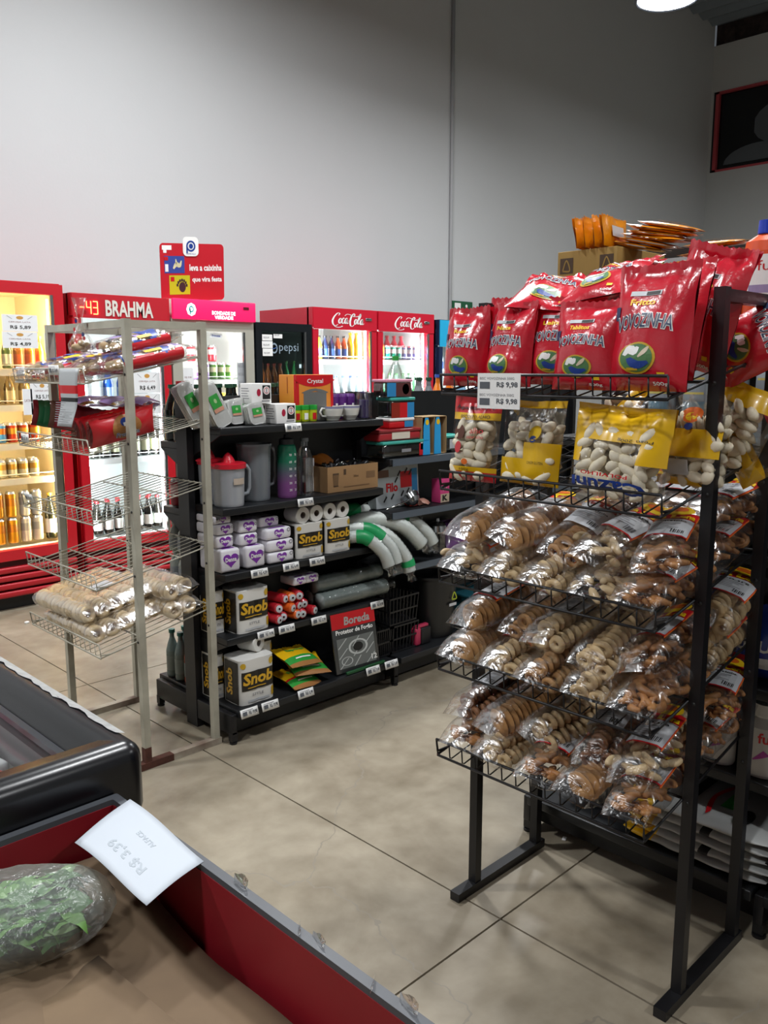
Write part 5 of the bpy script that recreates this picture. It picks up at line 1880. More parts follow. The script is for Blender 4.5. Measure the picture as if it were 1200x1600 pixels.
# cups
CER = mat('ceramic_white', 'D8D8D2', .2, coat=.4)
LILR = mat('lilac_rim', '8A8AA8', .3)
for k in range(2):
    t = thing('ceramic_cup', ['white ceramic cup with lilac rim, left one of the touching pair', 'white ceramic cup with lilac rim, right one of the touching pair'][k], 'cup', (2.50 + .10 * k, 2.86, 1.277), group='ceramic cups')
    MB().lathe([(0, .002), (.028, 0), (.030, .006), (.040, .02), (.046, .045), (.047, .052), (.048, .062), (.045, .062), (.043, .045), (.036, .02), (0, .012)], CER, n=24,
               seg_m=[CER, CER, CER, CER, CER, LILR, CER, CER, CER, CER]).obj('bowl', t)
    if True:
        MB().tube([(-.044, 0, .052), (-.062, 0, .054), (-.072, 0, .038), (-.062, 0, .020), (-.040, 0, .018)], .005, CER, 8).obj('handle', t)
for k in range(3):
    t = thing('purple_tub', f'purple tub with red and orange print behind the cups, {ORD[k]} from the left', 'tub', (2.585 + .05 * k, 2.955, 1.277), group='purple tubs')
    MB().lathe([(0, 0), (.026, 0), (.028, .10), (.024, .112), (0, .112)], mat('tub_purple', '5A2878', .3), n=18).obj('tub', t)
    mb = MB()
    mp = lambda u, v, o_: Vector(((.0278 + o_) * math.sin(u / .027), -(.0278 + o_) * math.cos(u / .027), v))
    mb.decal(RECT, mp, (-.04, .012, .04, .055), REDP, .0006, sub=.005)
    mb.decal(disc_geo(), mp, (-.02, .03, .005, .06), OLAB, .0012, sub=.005)
    mb.decal(RECT, mp, (-.006, .06, .006, .07), WHITE, .0012, sub=.005)
    mb.obj('print', t)
GLS = film('grey_glass', (.72, .73, .74), .12, .05, bump=0)
for k, (x, y) in enumerate(((2.685, 2.86), (2.735, 2.90))):
    t = thing('glass_jar', ['squat glass jar holding something purple at the right end of the top shelf', 'empty squat glass jar at the far right end of the top shelf'][k], 'jar', (x, y, 1.277))
    MB().lathe([(0, .001), (.032, 0), (.035, .01), (.035, .09), (.028, .115), (.020, .125), (.014, .125), (0, .125)], GLS, n=24).obj('glass', t)
    if k == 0:
        MB().lathe([(0, .004), (.026, .004), (.026, .085), (0, .085)], mat('purple_filling', '3C2070', .5), n=16).obj('filling', t)

# second shelf: pitchers, shaker, bottle, carton of cups
MILKP = film('milky_plastic', (.80, .82, .84), .05, .25, milky=.38, milk=(.72, .75, .80), bump=0)
MILKG = film('grey_milky_plastic', (.62, .64, .66), .05, .25, milky=.45, milk=(.30, .33, .36), bump=0)
REDL = mat('red_plastic', 'C81E30', .3)


def pitcher(label, x, y, z, r, h, m, lid=True, hm=None, rz=0.0):
    t = thing('plastic_pitcher', label, 'pitcher', (x, y, z), (0, 0, rz))
    MB().lathe([(0, .002), (r * .86, 0), (r * .88, .006), (r * .97, h * .9), (r, h), (r * .97, h), (r * .94, h * .9), (r * .84, .01), (0, .008)], m, n=32).obj('jug', t)
    MB().tube([(r * .9, 0, h * .93), (r * 1.30, 0, h * .93), (r * 1.48, 0, h * .82), (r * 1.48, 0, h * .38), (r * 1.35, 0, h * .25), (r * .88, 0, h * .22)], .0085, hm or m, 8).obj('handle', t)
    if lid:
        mb = MB()
        mb.lathe([(r * 1.0, h - .012), (r * 1.06, h - .012), (r * 1.06, h + .006), (r * .95, h + .010), (r * .42, h + .012), (r * .38, h + .020), (r * .22, h + .038), (r * .06, h + .048), (0, h + .049)], REDL, n=32)
        mb.add([(-r * .9, -r * .3, h - .006), (-r * 1.35, 0, h + .004), (-r * .9, r * .3, h - .006), (-r * .9, -r * .3, h + .008), (-r * 1.35, 0, h + .008), (-r * .9, r * .3, h + .008)],
               [(0, 1, 4, 3), (1, 2, 5, 4), (3, 4, 5), (2, 1, 0)], REDL)
        mb.obj('lid', t)
    else:
        MB().lathe([(r * .99, h - .008), (r * 1.04, h - .008), (r * 1.04, h + .002), (r * .97, h + .002)], m, n=32).obj('lip', t)
    return t


HM = mat('frosted_handle', '8E949A', .4)
p_ = pitcher('clear plastic pitcher with red juicer lid, nearest on the second shelf', 1.945, 2.865, .957, .068, .165, MILKP, True, HM)
mb = MB()
mb.decal(RECT, lambda u, v, o_: Vector((.0665 * math.sin(u / .066), -.0665 * math.cos(u / .066) - o_, v)), (-.02, .09, .035, .115), mat('beige_sticker', 'B8A898', .6), .002, sub=.01)
mb.obj('sticker', p_)
pitcher('clear plastic pitcher with red lid half hidden behind the cream rack post', 1.925, 2.965, .957, .05, .175, MILKP, True, HM)
pitcher('large grey plastic pitcher without a lid on the second shelf', 2.115, 2.925, .957, .074, .235, MILKG, False, HM)
# shaker bottle: printed green fading to purple
def grad_mat():
    m = bpy.data.materials.new('green_to_purple_print')
    m.use_nodes = True
    nt = m.node_tree
    b = nt.nodes['Principled BSDF']
    b.inputs['Roughness'].default_value = .25
    tc = nt.nodes.new('ShaderNodeTexCoord')
    sp = nt.nodes.new('ShaderNodeSeparateXYZ')
    r = nt.nodes.new('ShaderNodeValToRGB')
    mr = nt.nodes.new('ShaderNodeMapRange')
    mr.inputs['From Max'].default_value = .24
    e = r.color_ramp.elements
    e[0].color, e[1].color = (*hexc('7A4880'), 1), (*hexc('1E6A50'), 1)
    e[0].position, e[1].position = .25, .65
    nt.links.new(tc.outputs['Object'], sp.inputs[0])
    nt.links.new(sp.outputs['Z'], mr.inputs['Value'])
    nt.links.new(mr.outputs[0], r.inputs['Fac'])
    nt.links.new(r.outputs['Color'], b.inputs['Base Color'])
    return m


t = thing('sports_bottle', 'tall sports bottle fading from green to purple beside the grey pitcher', 'bottle', (2.255, 2.88, .957))
MB().lathe([(0, 0), (.040, 0), (.042, .01), (.042, .20), (.038, .222), (.030, .228), (0, .228)], grad_mat(), n=28).obj('body', t)
MB().lathe([(0, .228), (.032, .228), (.032, .25), (.012, .255), (.010, .27), (0, .27)], mat('dark_lid', '24282A', .4), n=20).obj('lid', t)
mb = MB()
mp = lambda u, v, o_: Vector(((.0422 + o_) * math.sin(u / .042), -(.0422 + o_) * math.cos(u / .042), v))
for k in range(6):
    for s in (-.012, .014):
        mb.decal(text_geo('%d00' % (k + 2), .0), mp, (s - .006, .03 + k * .03, s + .006, .04 + k * .03), WHITE, .0006, sub=.006)
mb.obj('markings', t)
t = thing('glass_bottle', 'clear ribbed glass bottle beside the cup carton on the second shelf', 'bottle', (2.345, 2.87, .957))
MB().lathe([(0, .001), (.033, 0), (.036, .01), (.036, .06), (.033, .09), (.036, .12), (.036, .17), (.026, .20), (.016, .215), (.016, .235), (0, .235)], GLS, n=24).obj('glass', t)
MB().lathe([(0, .235), (.018, .235), (.018, .25), (0, .25)], mat('grey_cap', '6A6E70', .4), n=16).obj('cap', t)
CARDB = mat('kraft_cardboard', 'A07C54', .8, var=.12, vscale=8)
t = thing('open_carton', 'open cardboard carton printed with a cup symbol on the second shelf', 'box', (2.60, 2.91, .957))
mb = MB()
mb.box(-.155, .155, -.075, -.072, 0, .115, CARDB)
mb.box(-.155, .155, .072, .075, 0, .115, CARDB)
mb.box(-.155, -.152, -.072, .072, 0, .115, CARDB)
mb.box(.152, .155, -.072, .072, 0, .115, CARDB)
mb.box(-.152, .152, -.072, .072, 0, .004, CARDB)
mb.obj('carton', t)
mb = MB()
f = fy(0, -.075)
INK = mat('carton_ink', '4A3624', .7)
mb.add([f(-.125, .085, .001), f(-.088, .085, .001), f(-.092, .025, .001), f(-.120, .025, .001)], [(3, 2, 1, 0)], INK)
for k in range(4):
    mb.decal(RECT, f, (-.120 + k * .008, .03, -.117 + k * .008, .078), CARDB, .002)
mb.decal(RECT, f, (-.06, .075, -.045, .1), INK, .001)
mb.decal(RECT, f, (.08, .05, .135, .08), mat('carton_ink_light', '7A5C3E', .7), .001)
mb.decal(RECT, f, (-.06, .018, .10, .022), MATS['carton_ink_light'], .001)
mb.decal(text_geo('200ml', .0), f, (.0, .06, .03, .07), INK, .001)
mb.obj('print', t)
mb = MB()
rng = random.Random(9)
for k in range(60):
    mb.tube([(rng.uniform(-.14, .14), rng.uniform(-.06, .06), .05), (rng.uniform(-.14, .14), rng.uniform(-.06, .06), rng.uniform(.105, .125))], .008, GLS if k % 2 else BLACKM, 8)
tag(mb.obj('clear_cups', None, (2.60, 2.91, .961)), 'jumble of clear disposable cups filling the open carton', 'cups', None, 'stuff')
t = thing('brown_packet', 'crumpled orange-brown packet lying on the cups in the open carton', 'packet', (2.535, 2.93, 1.075), (0, 0, .3))
mb, mp = bag_mesh(.12, .09, .03, 77, mat('orange_brown_foil', '9A5A20', .35, coat=.4), nu=14, nv=10, fat=.5, wr=1.6)
mb.obj('wrapper', t, rot=(-1.3, 0, 0))
t = thing('small_white_box', 'small white card tucked behind the left end of the open carton', 'box', (2.425, 2.95, .957))
MB().box(-.025, .025, -.02, .02, 0, .15, WHITE, .002).obj('carton', t)

# third shelf: napkins and rolls
NAPK = mat('napkin_wrap', 'DEDCE2', .35, bump=.25, bscale=30)


def napkin(label, x, y, z, w, d, h, seed):
    t = thing('napkin_pack', label, 'napkins', (x, y, z), (0, 0, RND.uniform(-.04, .04)), 'white and purple napkin packs')
    MB().box(-w / 2, w / 2, -d / 2, d / 2, .001, h - .001, NAPK, min(.012, h * .25)).obj('pack', t)
    mb = MB()
    f = fy(0, -d / 2)
    s = min(w * .70, h * .95)
    mb.decal(heart_geo(), f, (-s * .58, h * .5 - s * .45, s * .58, h * .5 + s * .45), PURP, .0012)
    mb.decal(text_geo('Denna', .03), f, (-s * .40, h * .5 - .004, s * .40, h * .5 + s * .22), WHITE, .0022)
    mb.decal(ring_geo(.2, 12), f, (w * .30, h * .55, w * .44, h * .55 + w * .14), GREYP, .0012)
    mb.decal(RECT, top(0, 0, h - .001), (-w * .3, -d * .42, w * .3, -d * .30), PURP, .001)
    mb.obj('print', t)


Z3 = .690
for (lb, x, y, z, w_, d_, h_) in (
        ('napkin pack with purple heart at the bottom of the leftmost stack', 1.915, 2.90, 0, .095, .16, .098),
        ('napkin pack second from the bottom of the leftmost stack', 1.905, 2.915, .099, .085, .15, .052), ('napkin pack third from the bottom of the leftmost stack', 1.905, 2.915, .152, .085, .15, .045),
        ('napkin pack on top of the leftmost stack', 1.90, 2.915, .198, .08, .14, .032),
        ('napkin pack with purple heart at the bottom of the second stack', 2.035, 2.885, 0, .095, .14, .095), ('napkin pack in the middle of the second stack', 2.015, 2.90, .096, .09, .14, .052), ('napkin pack on top of the second stack', 2.015, 2.90, .149, .09, .14, .052),
        ('napkin pack at the bottom of the third stack', 2.168, 2.885, 0, .135, .14, .05), ('napkin pack second from the bottom of the third stack', 2.168, 2.885, .051, .135, .14, .05),
        ('napkin pack third from the bottom of the third stack', 2.16, 2.89, .102, .135, .14, .05), ('napkin pack set back on top of the third stack', 2.14, 2.92, .153, .10, .13, .045)):
    napkin(lb, x, y, Z3 + z, w_, d_, h_, 0)

ROLLW = mat('toilet_roll_white', 'DAD9D4', .8)
BKLAB = mat('black_label', '1C1814', .35)
GSN = mat('gold_lettering', 'D8A828', .3)


def roll_bundle(label, x, y, z, w=.155, h=.15, d=.13):
    t = thing('paper_roll_bundle', label, 'paper rolls', (x, y, z), (0, 0, RND.uniform(-.03, .03)), 'bundles of paper rolls')
    mb = MB()

    def fn(u, v):
        # two cylinders wrapped in film: bulging outline
        a = 2 * PI * u
        ex = sgnp(math.cos(a), .38) * w / 2
        ey = sgnp(math.sin(a), .38) * d / 2
        bul = 1 - .05 * math.exp(-(ex / .012) ** 2)
        return Vector((ex, ey * bul, v * h))
    mb.grid(fn, 40, 4, ROLLW, closed_u=True)
    N = 40
    for zz in (0, h):
        mb.add([fn(k / N, 0) + Vector((0, 0, zz)) for k in range(N)] + [(0, 0, zz)], [((k, (k + 1) % N, N) if zz else ((k + 1) % N, k, N)) for k in range(N)], ROLLW)
    mb.obj('wrapped_rolls', t)
    mb = MB()

    def f(u, v, o_):
        c = min(1, abs(2 * u / w)) ** (1 / .38)
        ey = (max(0, 1 - c * c) ** .5) ** .38 * d / 2 * (1 - .05 * math.exp(-(u / .012) ** 2))
        return Vector((u * (1 + o_ / w), -ey - o_, v))
    mb.decal(RECT, f, (-w * .44, h * .32, w * .46, h * .74), BKLAB, .0015, sub=.008)
    mb.decal(text_geo('Snob', .035), f, (-w * .42, h * .44, w * .40, h * .71), GSN, .0028, sub=.008, shear=.12)
    mb.decal(RECT, f, (-w * .30, h * .37, w * .20, h * .39), GSN, .0028, sub=.008)
    mb.decal(text_geo('STYLE', .01), f, (-w * .18, h * .18, w * .14, h * .24), GREYP, .0018, sub=.008)
    mb.decal(disc_geo(), f, (w * .30, h * .80, w * .44, h * .96), GOLDP, .0018, sub=.008)
    mb.decal(disc_geo(), f, (-w * .46, h * .82, -w * .34, h * .95), GOLDP, .0018, sub=.008)
    mb.decal(RECT, f, (w * .36, h * .08, w * .46, h * .28), GOLDP, .0018, sub=.008)
    mb.decal(RECT, f, (-w * .30, h * .05, w * .30, h * .10), SILV, .0015, sub=.008)
    f2_ = plane((-w / 2, 0, 0), (0, -1, 0), (0, 0, 1))
    mb.decal(RECT, f2_, (-d * .30, h * .0 + .004, d * .38, h * .96), BKLAB, .0015)
    mb.decal(text_geo('Snob', .035), plane((-w / 2, 0, 0), (0, 0, 1), (0, 1, 0)), (h * .2, -d * .10, h * .8, d * .22), GSN, .003)
    mb.obj('print', t)
    return t


def roll(label, x, y, z, r=.038, L=.09, rot=(PI / 2, 0, 0)):
    t = thing('paper_roll', label, 'paper roll', (x, y, z), rot, 'loose paper rolls')
    MB().lathe([(r * .38, -L / 2), (r * .95, -L / 2), (r, -L / 2 + .004), (r, L / 2 - .004), (r * .95, L / 2), (r * .38, L / 2), (r * .38, -L / 2)], ROLLW, n=24).obj('paper', t)
    MB().lathe([(r * .37, -L / 2 + .002), (r * .37, L / 2 - .002)], mat('cardboard_core', '8A8078', .8), n=20).obj('core', t)


roll_bundle('paper roll bundle with gold lettering, left of the pair on the third shelf', 2.332, 2.88, Z3)
roll_bundle('paper roll bundle with gold lettering, right of the pair on the third shelf', 2.492, 2.875, Z3, .15)
for k in range(4):
    roll(f'loose paper roll lying on top of the third shelf bundles, {ORD[k]} from the left', 2.295 + .077 * k, 2.87, Z3 + .150 + .038)
Z4 = .422
roll_bundle('paper roll bundle with gold lettering at the front of the fourth shelf', 2.02, 2.88, Z4, .165, .18)
roll_bundle('paper roll bundle at the near end of the fourth shelf behind the rack post', 1.90, 2.95, Z4, .06, .18, .11)
ZB = .140
roll_bundle('paper roll bundle with gold lettering at the front of the bottom shelf', 1.985, 2.82, ZB, .175, .19, .14)
roll_bundle('paper roll bundle at the near end of the bottom shelf behind the rack post', 1.893, 2.95, ZB, .05, .19, .11)
roll_bundle('paper roll bundle set back beside the front one on the bottom shelf', 2.115, 2.93, ZB, .08, .20, .11)
roll('loose paper roll lying on the bottom shelf bundle', 2.02, 2.85, ZB + .19 + .039, .038, .09, (PI / 2, 0, .3))

# cup sleeves
CUPW = mat('cup_white', 'F2F5F2', .45)
GRN = mat('sleeve_green', '1E9A5A', .4)
SLF = film('sleeve_film', (.94, .96, .95), .07, .12, bump=.8, bscale=30)


def sleeve(label, pts, r, bands, m=None, grp='sleeves of disposable cups'):
    t = thing('cup_sleeve', label, 'disposable cups', pts[0], group=grp)
    p0 = Vector(pts[0])
    # smooth path
    P = [Vector(p) - p0 for p in pts]
    S = []
    n = len(P)
    for i in range(n - 1):
        a, b, c, d = P[max(i - 1, 0)], P[i], P[i + 1], P[min(i + 2, n - 1)]
        for k in range(14):
            q = k / 14
            S.append(.5 * (2 * b + (c - a) * q + (2 * a - 5 * b + 4 * c - d) * q * q + (3 * b - a - 3 * c + d) * q ** 3))
    S.append(P[-1])
    cm = m or CUPW
    MB().tube(S, r, cm, 16, radii=[r * (1 - .10 * (i % 2)) for i in range(len(S))]).obj('cups', t)
    N = len(S)
    MB().tube(S, r, SLF, 14, cap=False, radii=[r * 1.05 * (1 + .04 * noise.noise(Vector((i * .8, r * 100, 0)))) for i in range(N)]).obj('film', t)
    end = S[-1] + (S[-1] - S[-2]).normalized() * .05
    MB().tube([S[-1], S[-1].lerp(end, .4), end], r, SLF, 12, cap=False, radii=[r * 1.05, r * .5, r * .75]).obj('gathered_end', t)
    for (a, b) in bands:
        i0, i1 = int(a * (N - 1)), int(b * (N - 1))
        MB().tube(S[i0:i1 + 1], r * 1.075, GRN, 16, cap=False).obj('green_band', t)


sleeve('long white cup sleeve arching over the others toward the right', [(2.60, 2.93, .765), (2.74, 2.88, .80), (2.90, 2.82, .755), (3.00, 2.78, .655)], .037, [])
sleeve('white cup sleeve with green band drooping nearest the roll bundles', [(2.585, 2.86, .735), (2.64, 2.80, .735), (2.70, 2.745, .665), (2.72, 2.725, .60)], .030, [(.2, .45)])
sleeve('second drooping white cup sleeve with a green stripe', [(2.60, 2.89, .765), (2.69, 2.82, .76), (2.77, 2.765, .675), (2.79, 2.745, .60)], .031, [(.25, .5)])
sleeve('white cup sleeve drooping between the two green-striped ones and the long one', [(2.68, 2.90, .77), (2.78, 2.81, .73), (2.865, 2.765, .62), (2.885, 2.75, .545)], .032, [(.75, .88)])
sleeve('short white cup sleeve at the right end of the sleeve pile', [(2.92, 2.93, .775), (3.02, 2.88, .76), (3.10, 2.84, .69), (3.13, 2.825, .635)], .034, [(.1, .3)])
sleeve('white cup sleeve with wide green label lying behind at the top of the pile', [(2.56, 2.975, .815), (2.72, 2.975, .835), (2.90, 2.97, .80)], .033, [(.25, .6)])
sleeve('white cup sleeve with dark green label lying at the back right of the pile', [(2.86, 2.965, .85), (2.98, 2.96, .815), (3.12, 2.95, .765)], .03, [(.05, .35), (.6, .9)])
# fourth shelf
CLG = mat('clear_cup_grey', '7E8684', .35)
for k, (y, z) in enumerate(((2.85, .045), (2.93, .045), (2.89, .115))):
    sleeve(f'sleeve of clear grey cups lying on the fourth shelf, {["front", "rear", "top"][k]} one', [(2.40, y, Z4 + z), (2.60, y, Z4 + z), (2.80, y - .01, Z4 + z + .004)], .038, [], CLG, 'sleeves of clear cups')
rng = random.Random(13)
FR = [C('foil_red', 'B8202C', coat=.5), C('foil_orange', 'D8601E', coat=.5)]
k = 0
for lay, nn in ((0, 5), (1, 4), (2, 3)):
    for i in range(nn):
        t = thing('foil_packet', f'small {"orange" if k % 4 == 2 else "red"} foil packet roll in the heap on the fourth shelf', 'packet', (2.135 + i * .048 + lay * .02, 2.86 + rng.uniform(-.01, .01), Z4 + .026 + lay * .040), (PI / 2 + rng.uniform(-.1, .1), 0, rng.uniform(-.4, .4)),
                  'orange foil rolls' if k % 4 == 2 else 'red foil rolls')
        m = FR[1] if k % 4 == 2 else FR[0]
        MB().lathe([(.006, -.055), (.018, -.05), (.022, -.045), (.022, .045), (.016, .052), (.005, .055)], m, n=12, seg_m=[SILV, m, m, m, SILV]).obj('wrapper', t)
        k += 1
for k in range(2):
    napkin(['white and purple pack tilted on the foil rolls, left one', 'white and purple pack tilted on the foil rolls, right one'][k], 2.27 + .07 * k, 2.87, Z4 + .150, .075, .10, .04, 0)
# bottom shelf: sponge bags, stove protector
for k, (x, z, rz, lb) in enumerate(((2.245, .0, .15, 'yellow, green and red sponge bag at the bottom of the pile'), (2.27, .05, -.1, 'yellow and green sponge bag in the middle of the pile'), (2.235, .10, .12, 'yellow and green sponge bag on top of the pile'))):
    t = thing('sponge_bag', lb, 'cleaning goods', (x, 2.735, ZB + z), (-1.25, .12, rz), 'sponge bags on the bottom shelf')
    mb, mp = bag_mesh(.19, .15, .022, 90 + k, YF_, nu=20, nv=16, fat=.5, wr=1.2, mfn=lambda u, v, k=k: (MATS['tan_window'] if v < .15 else (GREENP if v < .36 else (REDP if (v < .45 and k == 0) else YF_))))
    mb.obj('bag', t)
    pb = MB()
    pb.decal(text_geo('Esponja', .03), mp, (-.06, .085, .06, .11), GREENP, .0015, sub=.02)
    pb.decal(RECT, mp, (-.05, .035, .05, .042), WHITE, .0015, sub=.02)
    pb.obj('print', t)
t = thing('stove_protector_pack', 'stove protector pack with red top band and stove photo on the bottom shelf', 'flat pack', (2.545, 2.748, ZB), (-.20, .03, 0))
MB().box(-.135, .135, -.004, .004, 0, .27, mat('grey_photo_print', '3A3C3C', .25, coat=.4), .002).obj('pack', t)
mb = MB()
f = fy(0, -.004)
mb.decal(RECT, f, (-.135, .20, .135, .27), REDP, .0008)
mb.decal(text_geo('Boreda', .03), f, (-.06, .212, .10, .25), mat('pale_grey_print', 'A8A8A4', .4), .0014, shear=.1)
mb.decal(text_geo('Protetor de Fogão', .03), f, (-.115, .168, .115, .195), WHITE, .0014)
mb.decal(RECT, f, (-.115, .02, .115, .155), mat('steel_print', '6E7270', .3), .0008)
LG = mat('light_line_print', 'C4C8C6', .35)
for k in range(3):
    mb.decal(stroke_geo([[(0, 0, 1), (.25, 1, 1)], [(.4, 0, 1), (.6, 1, 1)], [(.75, 0, 1), (1, 1, 1)]], .03), f, (-.11, .02 + .045 * k, .11, .062 + .045 * k), LG, .0014)
mb.decal(disc_geo(), f, (-.02, .085, .04, .125), BLACKP, .002)
mb.decal(ring_geo(.1), f, (-.05, .07, .07, .14), LG, .002)
mb.decal(ring_geo(.08), f, (-.10, .03, -.03, .07), LG, .002)
mb.decal(text_geo('12', .03), f, (.085, .03, .12, .055), WHITE, .0024)
mb.obj('print', t)
t = thing('green_box', 'thin green box lying under the stove protector pack', 'box', (2.57, 2.725, ZB))
MB().box(-.12, .12, -.006, .006, 0, .014, mat('deep_green', '14502A', .4), .003).obj('carton', t)

# middle bay
def food_box(label, x, y, z, w, d, h, lidm, bodym, prints):
    t = thing('food_container', label, 'container', (x, y, z))
    mb = MB()
    mb.box(-w / 2 + .004, w / 2 - .004, -d / 2 + .004, d / 2 - .004, 0, h - .014, bodym, .010)
    mb.obj('body', t)
    MB().box(-w / 2, w / 2, -d / 2, d / 2, h - .015, h, lidm, .005).obj('lid', t)
    f = fy(0, -d / 2 + .004)
    for (r_, m) in prints:
        MB().decal(RECT if len(r_) == 4 else r_[4], f, (r_[0] * w, r_[1] * h, r_[2] * w, r_[3] * h), m, .001).obj('printed_label', t)


TEAL = mat('teal_lid', '3FA79A', .35)
ZM = 1.087
DARKGL = film('smoky_glass', (.35, .37, .37), .10, .05, bump=0)
SKY = mat('sky_blue_print', '2E86C0', .4)
food_box('long glass container with teal lid and red label at the bottom of the stack', 2.93, 2.875, ZM, .32, .12, .078, TEAL, DARKGL, [((.28, .02, .44, .75), REDP), ((.31, .35, .41, .82), WHITE), ((-.1, .3, .1, .5), GREYP)])
food_box('flat container with red band and white label, second from the bottom of the stack', 2.90, 2.885, ZM + .079, .29, .12, .055, mat('red_clear_lid', '8E2A2E', .3), mat('red_band', 'A82A30', .35), [((-.20, .15, .22, .8), mat('cream_label_p', 'D8CFC0', .5))])
food_box('container with white lid and red and blue label in the stack', 2.925, 2.89, ZM + .135, .17, .10, .05, WHITE, REDP, [((.1, .1, .45, .7), SKY)])
food_box('container with teal lid, red and blue label, in the upper part of the stack', 2.93, 2.89, ZM + .186, .17, .10, .095, TEAL, DARKGL, [((-.45, .0, -.12, .75), BRLAB), ((-.12, .0, .18, .75), REDP), ((.18, .0, .46, .75), SKY)])
food_box('container with pink lid at the very top of the stack', 2.905, 2.89, ZM + .282, .18, .10, .085, mat('pink_lid', 'C88A9E', .35), DARKGL, [((-.45, .05, -.12, .8), SKY), ((-.12, .05, .46, .8), mat('maroon_print', '5A3030', .4)), ((.12, .15, .38, .75, disc_geo()), WHITE)])
t = thing('jar_carrier', 'kraft cardboard carrier with two bright blue panels beside the container stack', 'box', (3.13, 2.87, ZM))
mb = MB()
KR = mat('kraft_light', 'A88C64', .8)
for x in (-.09, .0, .087):
    mb.box(x, x + .003, -.05, .05, 0, .185, KR)
mb.box(-.09, .09, -.05, .05, 0, .003, KR)
mb.box(-.09, .09, .047, .05, 0, .185, KR)
mb.box(-.09, .09, -.05, .05, .182, .185, KR)
mb.obj('carrier', t)
for x in (-.085, -.005):
    mb = MB()
    mb.add([(x, -.052, 0), (x + .05, -.052, 0), (x + .045, -.052, .14), (x + .035, -.052, .18), (x + .015, -.052, .18), (x + .003, -.052, .14)] + [(a, -.055, b) for a, b in ((x, 0), (x + .05, 0), (x + .045, .14), (x + .035, .18), (x + .015, .18), (x + .003, .14))],
           [(0, 1, 2, 3, 4, 5), (11, 10, 9, 8, 7, 6)] + [(k, 6 + k, 6 + (k + 1) % 6, (k + 1) % 6) for k in range(6)], mat('bright_blue_card', '2AA0E0', .4))
    mb.decal(disc_geo(), fy(0, -.055), (x + .014, .145, x + .038, .172), YELP, .001)
    mb.obj('blue_panel', t)
for k in range(2):
    tag(MB().lathe([(0, 0), (.03, 0), (.032, .06), (.026, .09), (.026, .11), (0, .11)], DARKGL, n=18, seg_m=[DARKGL, DARKGL, DARKGL, REDP, REDP]).obj('small_jar', None, (3.085 + .088 * k, 2.87, ZM + .004)), ['small dark jar with red lid in the left bay of the kraft carrier', 'small dark jar with red lid in the right bay of the kraft carrier'][k], 'jar')
food_box('small glass container with teal lid right of the kraft carrier', 3.30, 2.88, ZM, .13, .10, .085, TEAL, DARKGL, [((-.3, .2, .0, .75), SILV)])
ZN = .832
t = thing('appliance_box', 'white picture box with red and black artwork standing on the middle shelf', 'box', (2.96, 2.93, ZN), (-.06, 0, 0))
MB().box(-.15, .15, -.03, .03, 0, .20, mat('pale_box', 'B4BCC0', .5), .002).obj('carton', t)
mb = MB()
f = fy(0, -.03)
mb.decal(text_geo('Filo', .04), f, (-.08, .075, .0, .12), REDP, .001)
mb.decal(RECT, f, (.02, .09, .10, .17), REDP, .001)
mb.decal(RECT, f, (.10, .02, .14, .18), SKY, .001)
mb.decal(RECT, f, (-.14, .15, -.06, .185), mat('brown_photo', '7A5A4A', .5), .001)
for (a, b) in ((-.02, .12), (.0, .15), (.05, .16), (.08, .15), (-.10, .03), (-.05, .04), (.02, .05), (.06, .06)):
    mb.decal(stroke_geo([[(0, 0, 1), (1, 1, 1)]], .4), f, (a, b, a + .02, b + .025), BLACKP, .002)
mb.obj('print', t)
STEEL = mat('steel', 'B8BABC', .18, metal=1.0)
t = thing('metal_ladle', 'steel ladle lying at the front of the middle shelf', 'utensil', (2.93, 2.84, ZN + .004), (0, 0, -.1))
MB().lathe([(0, .0), (.02, .004), (.036, .02), (.042, .045), (.044, .05), (.040, .045), (.034, .022), (.018, .008), (0, .004)], STEEL, n=24, mx=Matrix.Rotation(-.9, 3, 'X') @ Matrix.Identity(3)).obj('bowl', t, loc=(.08, .0, .015))
MB().tube([(.045, -.01, .04), (-.04, -.015, .022), (-.12, -.02, .006)], .005, STEEL, 8).obj('handle', t)
for k, (x, cm, lb) in enumerate(((3.03, BRLAB, 'dark red small packet beside the ladle'), (3.08, mat('brown_thing', '5A3A30', .4), 'brown small packet beside the ladle'), (3.13, mat('salmon_thing', 'B08070', .4), 'salmon small packet beside the pink box'))):
    t = thing('small_packet', lb, 'packet', (x, 2.85, ZN + .002), (-1.3, 0, .3 * k))
    mb, mp = bag_mesh(.07, .07, .016, 110 + k, cm, nu=10, nv=8, fat=.5)
    mb.obj('wrapper', t)
t = thing('pink_box', 'small pink box with a black and white lower half on the middle shelf', 'box', (3.225, 2.86, ZN))
MB().box(-.035, .035, -.03, .03, 0, .12, mat('hot_pink', 'C8407A', .4), .002).obj('carton', t)
mb = MB()
mb.decal(RECT, fy(0, -.03), (-.033, .002, .033, .045), mat('beige_print', 'B8A890', .5), .001)
mb.decal(text_geo('K', .05), fy(0, -.03), (-.02, .01, .02, .04), BLACKP, .002)
mb.decal(stroke_geo([[(0, 0, 1), (.5, 1, 1), (1, 0, 1)]], .2), fy(0, -.03), (-.015, .06, .015, .09), mat('light_pink', 'E090B0', .4), .002)
mb.obj('print', t)
ZL = .562
t = thing('steel_canister', 'steel and glass canister standing on the lower shelf of the middle bay', 'canister', (3.215, 2.87, ZL))
MB().lathe([(0, 0), (.048, 0), (.05, .01), (.046, .02), (.044, .03), (.044, .11), (.046, .12)], GLS, n=28).obj('glass', t)
MB().lathe([(.050, .115), (.052, .12), (.045, .15), (.030, .165), (.012, .17), (.010, .185), (0, .187)], STEEL, n=28).obj('lid', t)
